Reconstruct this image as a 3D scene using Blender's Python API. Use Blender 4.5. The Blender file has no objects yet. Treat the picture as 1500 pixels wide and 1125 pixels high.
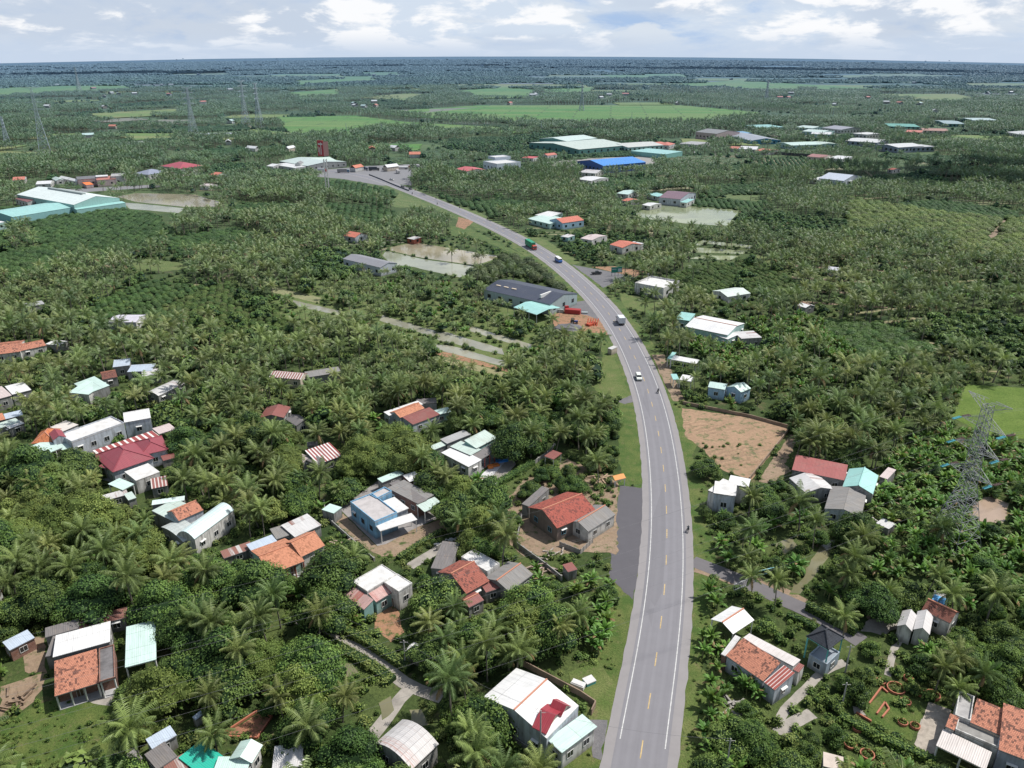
import bpy, bmesh, math, random
import numpy as np
from mathutils import Vector, Matrix, Euler, noise

RN = random.Random(11)
C = bpy.context.scene.collection
SC = bpy.context.scene
# ------------------------------------------------------------------ camera frame
F = 1133.0; CX = 750.0; CY = 562.5; PITCH = math.radians(23.0); CH = 100.0
cp, sp = math.cos(PITCH), math.sin(PITCH)

def zg(x, y):
    "gentle curve of the far plain"
    if y < 600: return 0.0
    s = min(1.0, (y - 600) / 2400.0); s = s * s * (3 - 2 * s)
    return -0.02 * x * x / (y + 2000.0) * s

def at(px, py, z=0.0):
    u = (px - CX) / F; v = (CY - py) / F
    d = Vector((u, cp + v * sp, -sp + v * cp))
    k = (z - CH) / min(d.z, -1e-4)
    p = Vector((0, 0, CH)) + d * k
    if p.y > 650:
        for _ in range(8):
            zz = z + zg(p.x, p.y)
            k = (zz - CH) / min(d.z, -1e-4)
            p = Vector((0, 0, CH)) + d * k
    return p

def proj(x, y, z):
    dz = z - CH
    dep = y * cp - dz * sp
    up = y * sp + dz * cp
    if dep < 1: return (-9e3, -9e3, 1.0)
    return (CX + F * x / dep, CY - F * up / dep, dep)

# ------------------------------------------------------------------ clear-zone raster (half photo pixels)
GW, GH = 850, 640          # covers px -100..1600, py -80..1200
HARD = np.zeros((GH, GW), dtype=np.uint8)    # crowns keep off
ZONE = np.zeros((GH, GW), dtype=np.uint8)    # vegetation kind
def fill(arr, poly, val):
    pts = [((x + 100) / 2.0, (y + 80) / 2.0) for x, y in poly]
    ys = [p[1] for p in pts]
    for r in range(max(0, int(min(ys))), min(GH, int(max(ys)) + 2)):
        yy = r + 0.5; xs = []
        n = len(pts)
        for i in range(n):
            x1, y1 = pts[i]; x2, y2 = pts[(i + 1) % n]
            if (y1 <= yy < y2) or (y2 <= yy < y1):
                xs.append(x1 + (yy - y1) * (x2 - x1) / (y2 - y1))
        xs.sort()
        for k in range(0, len(xs) - 1, 2):
            a = max(0, int(xs[k])); b = min(GW, int(xs[k + 1]) + 1)
            if b > a: arr[r, a:b] = val
def get(arr, px, py):
    c = int((px + 100) / 2); r = int((py + 80) / 2)
    if 0 <= c < GW and 0 <= r < GH: return int(arr[r, c])
    return 0
def hull(pts):
    pts = sorted(set((round(a, 2), round(b, 2)) for a, b in pts))
    def cr(o, a, b): return (a[0]-o[0])*(b[1]-o[1]) - (a[1]-o[1])*(b[0]-o[0])
    lo = []; hi = []
    for p in pts:
        while len(lo) > 1 and cr(lo[-2], lo[-1], p) <= 0: lo.pop()
        lo.append(p)
    for p in reversed(pts):
        while len(hi) > 1 and cr(hi[-2], hi[-1], p) <= 0: hi.pop()
        hi.append(p)
    return lo[:-1] + hi[:-1]

# ------------------------------------------------------------------ mesh builder
class MB:
    def __init__(s): s.v = []; s.f = []; s.m = []; s.uv = []; s.t = []
    def add(s, pts, mi=0, uv=None, t=0.5):
        b = len(s.v); s.v += [tuple(p) for p in pts]
        s.f.append(tuple(range(b, b + len(pts)))); s.m.append(mi)
        s.uv.append(uv if uv else [(0, 0)] * len(pts)); s.t += [t] * len(pts)
    def box(s, o, ux, uy, uz, mi=0):
        "corner o and three edge vectors"
        o = Vector(o); ux = Vector(ux); uy = Vector(uy); uz = Vector(uz)
        q = [o, o+ux, o+ux+uy, o+uy, o+uz, o+ux+uz, o+ux+uy+uz, o+uy+uz]
        for idx in ((3,2,1,0), (4,5,6,7), (0,1,5,4), (1,2,6,5), (2,3,7,6), (3,0,4,7)):
            P = [q[i] for i in idx]
            a = (P[1]-P[0]).length; b = (P[2]-P[1]).length
            s.add(P, mi, [(0,0),(a,0),(a,b),(0,b)])
    def cbox(s, c, sx, sy, sz, mi=0, rz=0):
        "box standing on c (bottom centre)"
        M = Matrix.Rotation(rz, 3, 'Z'); c = Vector(c)
        ux = M @ Vector((sx,0,0)); uy = M @ Vector((0,sy,0))
        s.box(c - ux/2 - uy/2, ux, uy, (0,0,sz), mi)
    def bar(s, a, b, w, mi=0):
        a = Vector(a); b = Vector(b); d = b - a
        if d.length < 1e-5: return
        x = d.cross(Vector((0,0,1)))
        if x.length < 1e-4: x = Vector((1,0,0))
        x.normalize(); y = d.cross(x).normalized()
        s.box(a - x*w/2 - y*w/2, x*w, y*w, d, mi)
    def tube(s, pts, rad, n=6, mi=0, t=0.5, cap=True):
        rings = []
        for i, p in enumerate(pts):
            p = Vector(p)
            d = (Vector(pts[min(i+1, len(pts)-1)]) - Vector(pts[max(i-1, 0)]))
            d = d.normalized() if d.length > 1e-6 else Vector((0,0,1))
            x = d.cross(Vector((0,1,0)) if abs(d.y) < .9 else Vector((1,0,0))).normalized(); y = d.cross(x)
            r = rad[i] if isinstance(rad, (list, tuple)) else rad
            rings.append([p + (x*math.cos(k*2*math.pi/n) + y*math.sin(k*2*math.pi/n))*r for k in range(n)])
        b = len(s.v)
        for r_ in rings: s.v += [tuple(q) for q in r_]; s.t += [t]*n
        for i in range(len(rings)-1):
            for k in range(n):
                a0 = b+i*n+k; a1 = b+i*n+(k+1) % n
                s.f.append((a0, a1, a1+n, a0+n)); s.m.append(mi); s.uv.append([(0,0)]*4)
        if cap:
            s.f.append(tuple(b+(len(rings)-1)*n+k for k in range(n))); s.m.append(mi); s.uv.append([(0,0)]*n)
    def slab(s, poly, th=0.08, mi=0, u=None):
        "roof plane with thickness; uv in metres, u along the eave"
        P = [Vector(p) for p in poly]
        nrm = Vector((0,0,0))
        for i in range(len(P)): nrm += P[i].cross(P[(i+1) % len(P)])
        nrm = nrm.normalized()
        if nrm.z < 0: P.reverse(); nrm = -nrm
        if u is None: u = (P[1]-P[0])
        u = Vector(u); u = (u - nrm*u.dot(nrm)).normalized(); w = nrm.cross(u)
        uv = [((p-P[0]).dot(u), (p-P[0]).dot(w)) for p in P]
        s.add(P, mi, uv)
        dn = Vector((0,0,-th))
        s.add([p+dn for p in reversed(P)], mi, list(reversed(uv)))
        for i in range(len(P)):
            a = P[i]; b_ = P[(i+1) % len(P)]
            s.add([a+dn, b_+dn, b_, a], mi, [uv[i], uv[(i+1) % len(P)], uv[(i+1) % len(P)], uv[i]])
    def mesh(s, name, mats):
        me = bpy.data.meshes.new(name)
        me.from_pydata(s.v, [], s.f)
        for m in (mats if isinstance(mats, (list, tuple)) else [mats]): me.materials.append(m)
        me.polygons.foreach_set('material_index', s.m)
        l = me.uv_layers.new(name='UVMap')
        flat = [c for f in s.uv for q in f for c in q]
        l.data.foreach_set('uv', flat)
        a = me.attributes.new('t', 'FLOAT', 'POINT'); a.data.foreach_set('value', s.t)
        me.update(); return me
    def build(s, name, mats, parent=None, loc=None, smooth=False):
        me = s.mesh(name, mats)
        if smooth:
            me.polygons.foreach_set('use_smooth', [True]*len(me.polygons))
        o = bpy.data.objects.new(name, me); C.objects.link(o)
        if parent is not None: o.parent = parent
        if loc is not None: o.location = loc
        return o

def local(mb, org):
    mb.v = [(a-org[0], b-org[1], c-org[2]) for a, b, c in mb.v]

def empty(name, loc, label, cat, group=None, rz=0):
    o = bpy.data.objects.new(name, None); C.objects.link(o)
    o.location = loc; o.rotation_euler = (0,0,rz); o.empty_display_size = 1
    o['label'] = label; o['category'] = cat
    if group: o['group'] = group
    return o
def tag(o, label, cat, group=None, kind=None):
    if label: o['label'] = label
    if cat: o['category'] = cat
    if group: o['group'] = group
    if kind: o['kind'] = kind
    return o
def struct(o, label=None): o['kind'] = 'structure'; (label and o.__setitem__('label', label)); return o

# ------------------------------------------------------------------ materials
class NT:
    def __init__(s, name):
        s.m = bpy.data.materials.new(name); s.m.use_nodes = True
        s.t = s.m.node_tree; s.t.nodes.clear()
        s.out = s.n('ShaderNodeOutputMaterial'); s.b = s.n('ShaderNodeBsdfPrincipled')
        s.l(s.b.outputs[0], s.out.inputs[0])
    def n(s, ty, **k):
        nd = s.t.nodes.new(ty)
        for a, v in k.items():
            if a in nd.inputs.keys() if hasattr(nd.inputs, 'keys') else False: nd.inputs[a].default_value = v
            else: setattr(nd, a, v)
        return nd
    def l(s, a, b): s.t.links.new(a, b)
    def math(s, op, a, b=0.5, c=None, clamp=False):
        nd = s.n('ShaderNodeMath'); nd.operation = op; nd.use_clamp = clamp
        for i, x in enumerate((a, b, c)):
            if x is None: continue
            if hasattr(x, 'links'): s.l(x, nd.inputs[i])
            else: nd.inputs[i].default_value = x
        return nd.outputs[0]
    def mix(s, f, a, b, bt='MIX'):
        nd = s.n('ShaderNodeMix'); nd.data_type = 'RGBA'; nd.blend_type = bt
        for i, x in ((0, f), (6, a), (7, b)):
            if hasattr(x, 'links'): s.l(x, nd.inputs[i])
            else: nd.inputs[i].default_value = x if i == 0 else (x[0], x[1], x[2], 1)
        return nd.outputs[2]
    def noise(s, vec, scale, detail=4, rough=0.6):
        nd = s.n('ShaderNodeTexNoise'); nd.inputs['Scale'].default_value = scale
        nd.inputs['Detail'].default_value = detail; nd.inputs['Roughness'].default_value = rough
        if vec is not None: s.l(vec, nd.inputs['Vector'])
        return nd.outputs['Fac']
    def ramp(s, f, a, b):
        nd = s.n('ShaderNodeMapRange'); s.l(f, nd.inputs[0])
        nd.inputs[1].default_value = a; nd.inputs[2].default_value = b
        return nd.outputs[0]
    def pos(s): return s.n('ShaderNodeNewGeometry').outputs['Position']
    def uv(s): return s.n('ShaderNodeTexCoord').outputs['UV']
    def scalev(s, v, sx, sy, sz=1):
        nd = s.n('ShaderNodeMapping'); s.l(v, nd.inputs[0]); nd.inputs['Scale'].default_value = (sx, sy, sz); return nd.outputs[0]
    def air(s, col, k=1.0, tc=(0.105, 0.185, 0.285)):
        "distance haze put into the colour: bluer and paler with the ground distance northwards"
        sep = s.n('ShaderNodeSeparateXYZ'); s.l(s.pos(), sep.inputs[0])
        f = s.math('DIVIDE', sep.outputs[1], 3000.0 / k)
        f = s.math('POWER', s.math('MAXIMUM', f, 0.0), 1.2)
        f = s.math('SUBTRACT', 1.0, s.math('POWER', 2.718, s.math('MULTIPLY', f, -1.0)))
        return s.mix(f, col, tc)  # painted haze, mixed into the base colour
    def fin(s, col, rough=0.8, spec=0.3, bump=None, bs=0.3, bd=0.05):
        if hasattr(col, 'links'): s.l(col, s.b.inputs['Base Color'])
        else: s.b.inputs['Base Color'].default_value = (*col, 1)
        if hasattr(rough, 'links'): s.l(rough, s.b.inputs['Roughness'])
        else: s.b.inputs['Roughness'].default_value = rough
        s.b.inputs['Specular IOR Level'].default_value = spec
        if bump is not None:
            nd = s.n('ShaderNodeBump'); nd.inputs['Strength'].default_value = bs; nd.inputs['Distance'].default_value = bd
            s.l(bump, nd.inputs['Height']); s.l(nd.outputs[0], s.b.inputs['Normal'])
        return s.m
MC = {}
def memo(fn):
    def w(*a, **k):
        key = (fn.__name__, a, tuple(sorted(k.items())))
        if key not in MC: MC[key] = fn(*a, **k)
        return MC[key]
    return w
def dk(c, k): return tuple(min(1, x*k) for x in c)

@memo
def m_tile(col, dark=(0.10, 0.045, 0.03), amt=0.5):
    "clay pantiles: courses, columns and weathered dark tiles"
    s = NT('clay_tile'); uv = s.uv()
    br = s.n('ShaderNodeTexBrick'); s.l(uv, br.inputs['Vector'])
    br.inputs['Scale'].default_value = 1.0; br.inputs['Brick Width'].default_value = 0.27; br.inputs['Row Height'].default_value = 0.36
    br.inputs['Mortar Size'].default_value = 0.035; br.inputs['Mortar Smooth'].default_value = 0.3; br.offset = 0.5
    br.inputs['Color1'].default_value = (0,0,0,1); br.inputs['Color2'].default_value = (1,1,1,1); br.inputs['Mortar'].default_value = (.5,.5,.5,1)
    fl = s.n('ShaderNodeVectorMath'); fl.operation = 'FLOOR'; s.l(s.scalev(uv, 1/.30, 1/.42), fl.inputs[0])
    rnd = s.n('ShaderNodeTexWhiteNoise'); s.l(fl.outputs[0], rnd.inputs[0])
    big = s.noise(s.pos(), 0.45, 4)
    f = s.math('MULTIPLY', s.ramp(rnd.outputs['Value'], 0.64, 0.76), s.ramp(big, 0.36, 0.50))
    c = s.mix(s.math('MULTIPLY', f, min(.95, amt + 0.25)), s.mix(rnd.outputs['Value'], dk(col, 1.1), dk(col, .8)), dark)
    c = s.mix(s.math('MULTIPLY', s.ramp(s.noise(s.pos(), 3.3, 5), 0.52, 0.75), amt*.6), c, dk(dark, 1.8))
    c = s.mix(s.math('MULTIPLY', br.outputs['Fac'], 0.6), c, dk(dark, 0.8))
    c = s.mix(s.math('MULTIPLY', s.ramp(s.noise(s.pos(), 3.1, 3), 0.45, 0.8), 0.3), c, dk(col, 1.35))
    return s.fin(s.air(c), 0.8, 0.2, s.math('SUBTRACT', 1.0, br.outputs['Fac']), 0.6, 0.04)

@memo
def m_sheet(col, rust=0.0, panel=1.0, rough=0.42, dirt=0.35, rc=(0.17, 0.065, 0.045)):
    "corrugated metal sheets with ribs, lap joints, streaks and rust by the sheet"
    s = NT('metal_sheet'); uv = s.uv()
    sx = s.n('ShaderNodeSeparateXYZ'); s.l(uv, sx.inputs[0])
    u, v = sx.outputs[0], sx.outputs[1]
    rib = s.math('SINE', s.math('MULTIPLY', u, 2*math.pi/0.30))
    pid = s.math('FLOOR', s.math('DIVIDE', u, panel)); pv = s.math('FLOOR', s.math('DIVIDE', v, 4.2))
    cv = s.n('ShaderNodeCombineXYZ'); s.l(pid, cv.inputs[0]); s.l(pv, cv.inputs[1])
    wn = s.n('ShaderNodeTexWhiteNoise'); wn.noise_dimensions = '3D'; s.l(cv.outputs[0], wn.inputs[0])
    pr = wn.outputs['Value']
    st = s.noise(s.scalev(uv, 2.2, 0.25), 1.3, 5)
    big = s.noise(s.pos(), 0.25, 4)
    c = s.mix(s.math('MULTIPLY', s.ramp(st, 0.4, 0.75), dirt), col, dk(col, 0.55))
    c = s.mix(s.math('MULTIPLY', pr, 0.26), c, dk(col, 0.62))
    c = s.mix(s.math('MULTIPLY', s.ramp(s.noise(s.scalev(uv, 5, .35), 1.0, 4), .58, .72), dirt*.8), c, (.30, .20, .13))
    c = s.mix(s.math('MULTIPLY', s.ramp(big, 0.5, 0.75), dirt*0.6), c, (0.25, 0.22, 0.18))
    if rust > 0:
        rf = s.math('ADD', s.math('MULTIPLY', pr, 0.7), s.math('MULTIPLY', st, 0.6))
        rf = s.ramp(rf, 1.05 - rust*0.75, 1.15 - rust*0.75 + 0.1)
        c = s.mix(s.math('MULTIPLY', rf, 0.92), c, s.mix(st, rc, dk(rc, 1.7)))
    fr = s.math('FRACT', s.math('DIVIDE', v, 4.2))
    c = s.mix(s.math('MULTIPLY', s.math('LESS_THAN', fr, 0.02), 0.6), c, dk(col, 0.3))
    fr = s.math('FRACT', s.math('DIVIDE', u, panel))
    c = s.mix(s.math('MULTIPLY', s.math('LESS_THAN', fr, 0.05), 0.35), c, dk(col, 0.4))
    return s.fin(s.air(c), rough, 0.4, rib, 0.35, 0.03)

@memo
def m_strip(col=(0.33, 0.07, 0.06), lt=(0.75, 0.72, 0.68), w=0.8, duty=0.35):
    "faded red roof sheets alternating with bare pale ones"
    s = NT('striped_sheet'); uv = s.uv()
    sx = s.n('ShaderNodeSeparateXYZ'); s.l(uv, sx.inputs[0])
    fr = s.math('FRACT', s.math('DIVIDE', sx.outputs[0], w))
    n = s.noise(s.scalev(uv, 3, 0.3), 1.1, 5)
    f = s.math('LESS_THAN', s.math('ADD', fr, s.math('MULTIPLY', n, 0.15)), duty+0.05)
    c = s.mix(f, s.mix(s.ramp(n, .35, .7), col, dk(col, 0.6)), s.mix(s.ramp(n, .5, .8), lt, dk(lt, 0.6)))
    rib = s.math('SINE', s.math('MULTIPLY', sx.outputs[0], 2*math.pi/0.3))
    return s.fin(s.air(c), 0.5, 0.4, rib, 0.3, 0.03)

@memo
def m_wall(col, dirt=0.4, panel=False):
    s = NT('wall_paint'); p = s.pos()
    n = s.noise(p, 0.9, 6); st = s.noise(s.scalev(p, 1.6, 1.6, 0.25), 1.0, 5)
    c = s.mix(s.math('MULTIPLY', s.ramp(n, 0.45, 0.75), dirt), col, dk(col, 0.55))
    c = s.mix(s.math('MULTIPLY', s.ramp(st, 0.46, 0.70), min(1, dirt*1.2)), c, (0.12, 0.11, 0.09))
    sz = s.n('ShaderNodeSeparateXYZ'); s.l(p, sz.inputs[0])
    c = s.mix(s.math('MULTIPLY', s.ramp(s.math('ADD', sz.outputs[2], n), 1.7, .6), .55), c, (0.13, 0.115, 0.085))
    return s.fin(s.air(c), 0.85, 0.2, s.noise(p, 6, 3), 0.15, 0.02)

@memo
def m_brick(col=(0.30, 0.10, 0.06)):
    s = NT('brick'); br = s.n('ShaderNodeTexBrick'); s.l(s.uv(), br.inputs[0])
    br.inputs['Scale'].default_value = 1; br.inputs['Brick Width'].default_value = 0.3; br.inputs['Row Height'].default_value = 0.13
    br.inputs['Mortar Size'].default_value = 0.02
    br.inputs['Color1'].default_value = (*col, 1); br.inputs['Color2'].default_value = (*dk(col, 0.65), 1); br.inputs['Mortar'].default_value = (.3,.27,.24,1)
    c = s.mix(s.math('MULTIPLY', s.ramp(s.noise(s.pos(), 1, 5), .45, .7), 0.5), br.outputs[0], dk(col, 0.4))
    return s.fin(c, 0.9, 0.2, br.outputs['Fac'], 0.3, 0.02)

@memo
def m_conc(col=(0.30, 0.29, 0.27), stain=0.6, sc=1.0):
    s = NT('concrete'); p = s.pos()
    c = s.mix(s.math('MULTIPLY', s.ramp(s.noise(p, 0.7*sc, 7), 0.42, 0.68), stain), col, dk(col, 0.35))
    c = s.mix(s.math('MULTIPLY', s.ramp(s.noise(p, 4*sc, 5), 0.5, 0.7), stain*0.6), c, dk(col, 0.55))
    return s.fin(s.air(c), 0.9, 0.2, s.noise(p, 5, 4), 0.3, 0.03)

@memo
def m_plain(col, rough=0.5, metal=0.0, spec=0.5):
    s = NT('paint'); n = s.noise(s.pos(), 3.0, 4)
    c = s.mix(s.math('MULTIPLY', s.ramp(n, .4, .8), 0.25), col, dk(col, 0.6))
    s.b.inputs['Metallic'].default_value = metal
    return s.fin(c, rough, spec)
@memo
def m_glass(col=(0.02, 0.025, 0.03)):
    s = NT('window_glass'); return s.fin(col, 0.12, 0.6)

@memo
def m_soil(col, col2, sc=0.15, green=0.0, furrow=None, gc=(0.07, 0.10, 0.03)):
    s = NT('earth'); p = s.pos()
    c = s.mix(s.ramp(s.noise(p, sc, 7, 0.65), 0.35, 0.68), col, col2)
    c = s.mix(s.math('MULTIPLY', s.ramp(s.noise(p, sc*9, 5, .7), 0.4, 0.75), 0.6), c, dk(col2, 0.6))
    if green > 0:
        c = s.mix(s.ramp(s.noise(s.scalev(p, 1, 1, 1), sc*3.1, 7, 0.7), 0.62-green*0.35, 0.72-green*0.3), c, gc)
    b = s.noise(p, 2.5, 6)
    if furrow:
        rot = s.n('ShaderNodeMapping'); s.l(p, rot.inputs[0]); rot.inputs['Rotation'].default_value = (0,0,furrow)
        sx = s.n('ShaderNodeSeparateXYZ'); s.l(rot.outputs[0], sx.inputs[0])
        wv = s.math('SINE', s.math('ADD', s.math('MULTIPLY', sx.outputs[0], 3.4), s.math('MULTIPLY', s.noise(p, .25, 3), 12)))
        nn = s.ramp(s.noise(p, 0.05, 2), 0.42, 0.55)
        b = s.math('ADD', b, s.math('MULTIPLY', wv, s.math('MULTIPLY', nn, 1.0)))
        c = s.mix(s.math('MULTIPLY', s.math('MULTIPLY', s.ramp(wv, 0.2, 1), nn), 0.35), c, dk(col2, 0.5))
    return s.fin(s.air(c), 0.95, 0.1, b, 0.8, 0.15)

@memo
def m_grass(col=(0.075, 0.12, 0.028), col2=(0.15, 0.17, 0.05), sc=0.3, k=1.0):
    s = NT('grass_ground'); p = s.pos()
    c = s.mix(s.ramp(s.noise(p, sc, 6, .65), .38, .66), col, col2)
    c = s.mix(s.math('MULTIPLY', s.ramp(s.noise(p, sc*14, 5, .7), .42, .7), .65), c, dk(col, 0.4))
    if sc >= .15: c = s.mix(s.math('MULTIPLY', s.ramp(s.noise(p, sc*2.1, 7, .75), .56, .68), .7), c, (.20, .155, .09))
    if sc < .05:   # paddies: bunded plots of different age
        mp = s.n('ShaderNodeMapping'); s.l(p, mp.inputs[0]); mp.inputs['Rotation'].default_value = (0, 0, .12)
        b_ = s.n('ShaderNodeTexBrick'); s.l(mp.outputs[0], b_.inputs[0]); b_.inputs['Scale'].default_value = 1; b_.inputs['Brick Width'].default_value = 130; b_.inputs['Row Height'].default_value = 34; b_.inputs['Mortar Size'].default_value = 1.8
        b_.inputs['Color1'].default_value = (0, 0, 0, 1); b_.inputs['Color2'].default_value = (1, 1, 1, 1)
        sc_ = s.n('ShaderNodeSeparateColor'); s.l(b_.outputs[0], sc_.inputs[0])
        c = s.mix(s.math('MULTIPLY', s.ramp(sc_.outputs[0], .2, .9), .75), c, (col2[0]*1.25, col2[1]*.92, col2[2]*1.3))
        c = s.mix(s.math('MULTIPLY', b_.outputs['Fac'], .7), c, (.08, .10, .04))
    return s.fin(s.air(c, k), 0.95, 0.1, s.noise(p, 3.0, 6, .7), 1.0, 0.25)

@memo
def m_water(col, rough=0.06):
    s = NT('pond_water'); p = s.pos()
    c = s.mix(s.ramp(s.noise(p, 0.06, 4), .4, .65), col, dk(col, 0.7))
    return s.fin(s.air(c), rough, 0.5, s.noise(p, 1.2, 3), 0.04, 0.05)

def leaf_mat(name, dark, light, yel, sheen=0.35, trans=0.22, k=1.0, yr=0.35):
    s = NT(name)
    at_ = s.n('ShaderNodeAttribute'); at_.attribute_name = 't'
    t = at_.outputs['Fac']
    oi = s.n('ShaderNodeObjectInfo'); r = oi.outputs['Random']
    big = s.noise(s.pos(), 0.035, 3)
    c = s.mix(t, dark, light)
    c = s.mix(s.math('MULTIPLY', s.ramp(r, 0.55, 1.0), yr), c, s.mix(t, dk(yel, 0.45), yel))
    c = s.mix(s.math('MULTIPLY', s.ramp(big, 0.42, 0.62), 0.35), c, dk(dark, 1.1))
    c = s.mix(s.math('MULTIPLY', s.ramp(r, 0.28, 0.05), .45), c, s.mix(t, dk(dark, .8), (light[0]*.45, light[1]*.72, light[2]*.8)))
    c = s.mix(s.ramp(t, 1.15, 1.3), c, (0.27, 0.18, 0.08))
    fine = s.noise(s.pos(), 1.1, 3)
    br = s.math('ADD', s.math('MULTIPLY', fine, 0.55), s.math('ADD', 0.50, s.math('MULTIPLY', s.math('FRACT', s.math('MULTIPLY', r, 7.31)), 0.5)))
    nd = s.n('ShaderNodeVectorMath'); nd.operation = 'SCALE'; s.l(c, nd.inputs[0]); s.l(br, nd.inputs['Scale'])
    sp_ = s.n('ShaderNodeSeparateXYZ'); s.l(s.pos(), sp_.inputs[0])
    cool = s.math('MULTIPLY', s.ramp(sp_.outputs[1], 240, 850), .72)  # haze painted into foliage: leaf colour cools and darkens with distance
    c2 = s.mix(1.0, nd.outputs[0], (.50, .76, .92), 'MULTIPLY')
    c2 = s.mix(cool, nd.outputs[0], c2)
    cloud_shade = s.math('MULTIPLY', s.ramp(s.noise(s.scalev(s.pos(), .5, 1.0), .0011, 3), .48, .60), s.ramp(sp_.outputs[1], 900, 3000))  # shade of clouds painted as broad dark patches in far foliage
    c2 = s.mix(s.math('MULTIPLY', cloud_shade, .6), c2, (.012, .030, .035))
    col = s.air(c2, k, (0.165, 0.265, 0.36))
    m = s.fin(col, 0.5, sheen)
    tr = s.n('ShaderNodeBsdfTranslucent'); s.l(s.mix(0.5, col, (0.16, 0.22, 0.03), 'MIX'), tr.inputs[0])
    mx = s.n('ShaderNodeMixShader'); mx.inputs[0].default_value = trans
    s.l(s.b.outputs[0], mx.inputs[1]); s.l(tr.outputs[0], mx.inputs[2]); s.l(mx.outputs[0], s.out.inputs[0])
    return m
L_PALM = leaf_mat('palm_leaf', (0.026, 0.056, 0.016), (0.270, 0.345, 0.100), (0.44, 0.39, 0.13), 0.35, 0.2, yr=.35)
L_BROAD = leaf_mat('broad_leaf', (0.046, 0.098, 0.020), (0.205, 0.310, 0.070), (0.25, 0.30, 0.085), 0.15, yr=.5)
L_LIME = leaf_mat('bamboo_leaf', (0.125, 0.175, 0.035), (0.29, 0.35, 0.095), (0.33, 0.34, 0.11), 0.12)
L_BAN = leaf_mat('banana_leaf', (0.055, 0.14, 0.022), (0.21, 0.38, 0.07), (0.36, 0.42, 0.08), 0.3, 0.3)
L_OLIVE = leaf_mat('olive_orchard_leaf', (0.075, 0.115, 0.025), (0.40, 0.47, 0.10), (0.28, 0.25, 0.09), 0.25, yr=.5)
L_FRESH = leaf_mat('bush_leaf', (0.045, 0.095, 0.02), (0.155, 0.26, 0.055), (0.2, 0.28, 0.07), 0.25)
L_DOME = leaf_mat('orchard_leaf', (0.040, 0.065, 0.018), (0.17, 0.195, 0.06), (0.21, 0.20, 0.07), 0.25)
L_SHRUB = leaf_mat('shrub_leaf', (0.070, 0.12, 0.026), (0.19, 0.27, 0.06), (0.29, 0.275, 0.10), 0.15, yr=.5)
L_DEAD = m_plain((0.22, 0.15, 0.07), 0.8)
BARK = m_plain((0.20, 0.18, 0.15), 0.9, 0, 0.1)
BARK2 = m_plain((0.13, 0.10, 0.075), 0.9, 0, 0.1)
STEM = m_plain((0.16, 0.17, 0.07), 0.7)
NUT = m_plain((0.17, 0.17, 0.05), 0.5)
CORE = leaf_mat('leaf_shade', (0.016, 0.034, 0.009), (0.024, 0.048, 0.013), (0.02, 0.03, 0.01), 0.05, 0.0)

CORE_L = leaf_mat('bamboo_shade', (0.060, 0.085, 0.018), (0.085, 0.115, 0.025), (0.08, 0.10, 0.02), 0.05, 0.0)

# ------------------------------------------------------------------ plants
def palm_crown(mb, rnd, nf=20, nl=14, L=4.6, w=0.17, segs=6, mi=0, z0=0.0):
    for i in range(nf):
        f = i / nf
        az = i * 2.399963 + rnd.uniform(-.25, .25)
        e0 = math.radians(78 - 95 * f ** 0.9 + rnd.uniform(-9, 9))
        droop = math.radians(48 + 40 * f + rnd.uniform(-12, 18))
        LL = L * rnd.uniform(0.82, 1.1) * (0.78 + 0.22 * math.sin(math.pi * min(1, f + .3)))
        ch = Vector((math.cos(az), math.sin(az), 0)); sd = Vector((-math.sin(az), math.cos(az), 0))
        tw = rnd.uniform(-.35, .35)
        pts = []; p = Vector((0, 0, z0)) + ch * 0.12
        n = segs
        for k in range(n + 1):
            s_ = k / n
            pts.append(p.copy())
            e = e0 - droop * (s_ ** 1.25)
            d = ch * math.cos(e) + Vector((0, 0, math.sin(e)))
            p = p + d * (LL / n)
        def P(s_):
            x = min(s_, .9999) * n; k = int(x); return pts[k].lerp(pts[k+1], x-k)
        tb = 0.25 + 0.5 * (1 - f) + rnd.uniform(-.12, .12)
        if f > 0.84 and rnd.random() < .4: tb = 1.5
        rw = 0.09 if nl > 9 else 0.14
        for k in range(n):   # midrib
            a, b = pts[k], pts[k+1]; ww = rw * (1 - k / n * .7)
            mb.add([a - sd*ww/2, a + sd*ww/2, b + sd*ww*.4, b - sd*ww*.4], mi, None, tb + .3 if tb > 1.2 else min(1.1, tb + .75))
        for j in range(nl):
            s_ = 0.10 + 0.88 * (j + .5) / nl
            q = P(s_); q2 = P(min(.999, s_ + w / LL))
            fw = (P(min(.999, s_ + .06)) - P(max(0, s_ - .04))).normalized()
            ll = LL * 0.25 * (math.sin(math.pi * (0.16 + 0.78 * s_))) ** 0.7
            for sg in (-1, 1):
                dn = 0.35 + .35 * f + rnd.uniform(-.15, .25)
                d = (sd * sg * 0.82 + fw * 0.55 + Vector((0, 0, -dn)) + Vector((0, 0, tw * sg * .4))).normalized()
                m_ = q + d * ll * .55 + Vector((0, 0, .03))
                tip = q + d * ll * rnd.uniform(.88, 1.08) + Vector((0, 0, -ll * .18))
                mb.add([q, q2, m_.lerp(q2 + d*ll*.55, .7) , tip, m_], mi, None, tb + rnd.uniform(-.1, .12)) if nl > 9 else \
                    mb.add([q, q2, tip + fw * w * .35, tip], mi, None, tb + rnd.uniform(-.1, .12))
def palm_trunk(mb, rnd, h, lean, r=0.17, mi=0, n=6):
    pts = []
    for k in range(6):
        s_ = k / 5
        pts.append((lean * (s_ ** 1.7), 0.12*math.sin(s_*4)*lean, h * s_))
    mb.tube(pts, [r*1.5, r*1.05, r, r*.92, r*.85, r*.8], n, mi)

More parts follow.
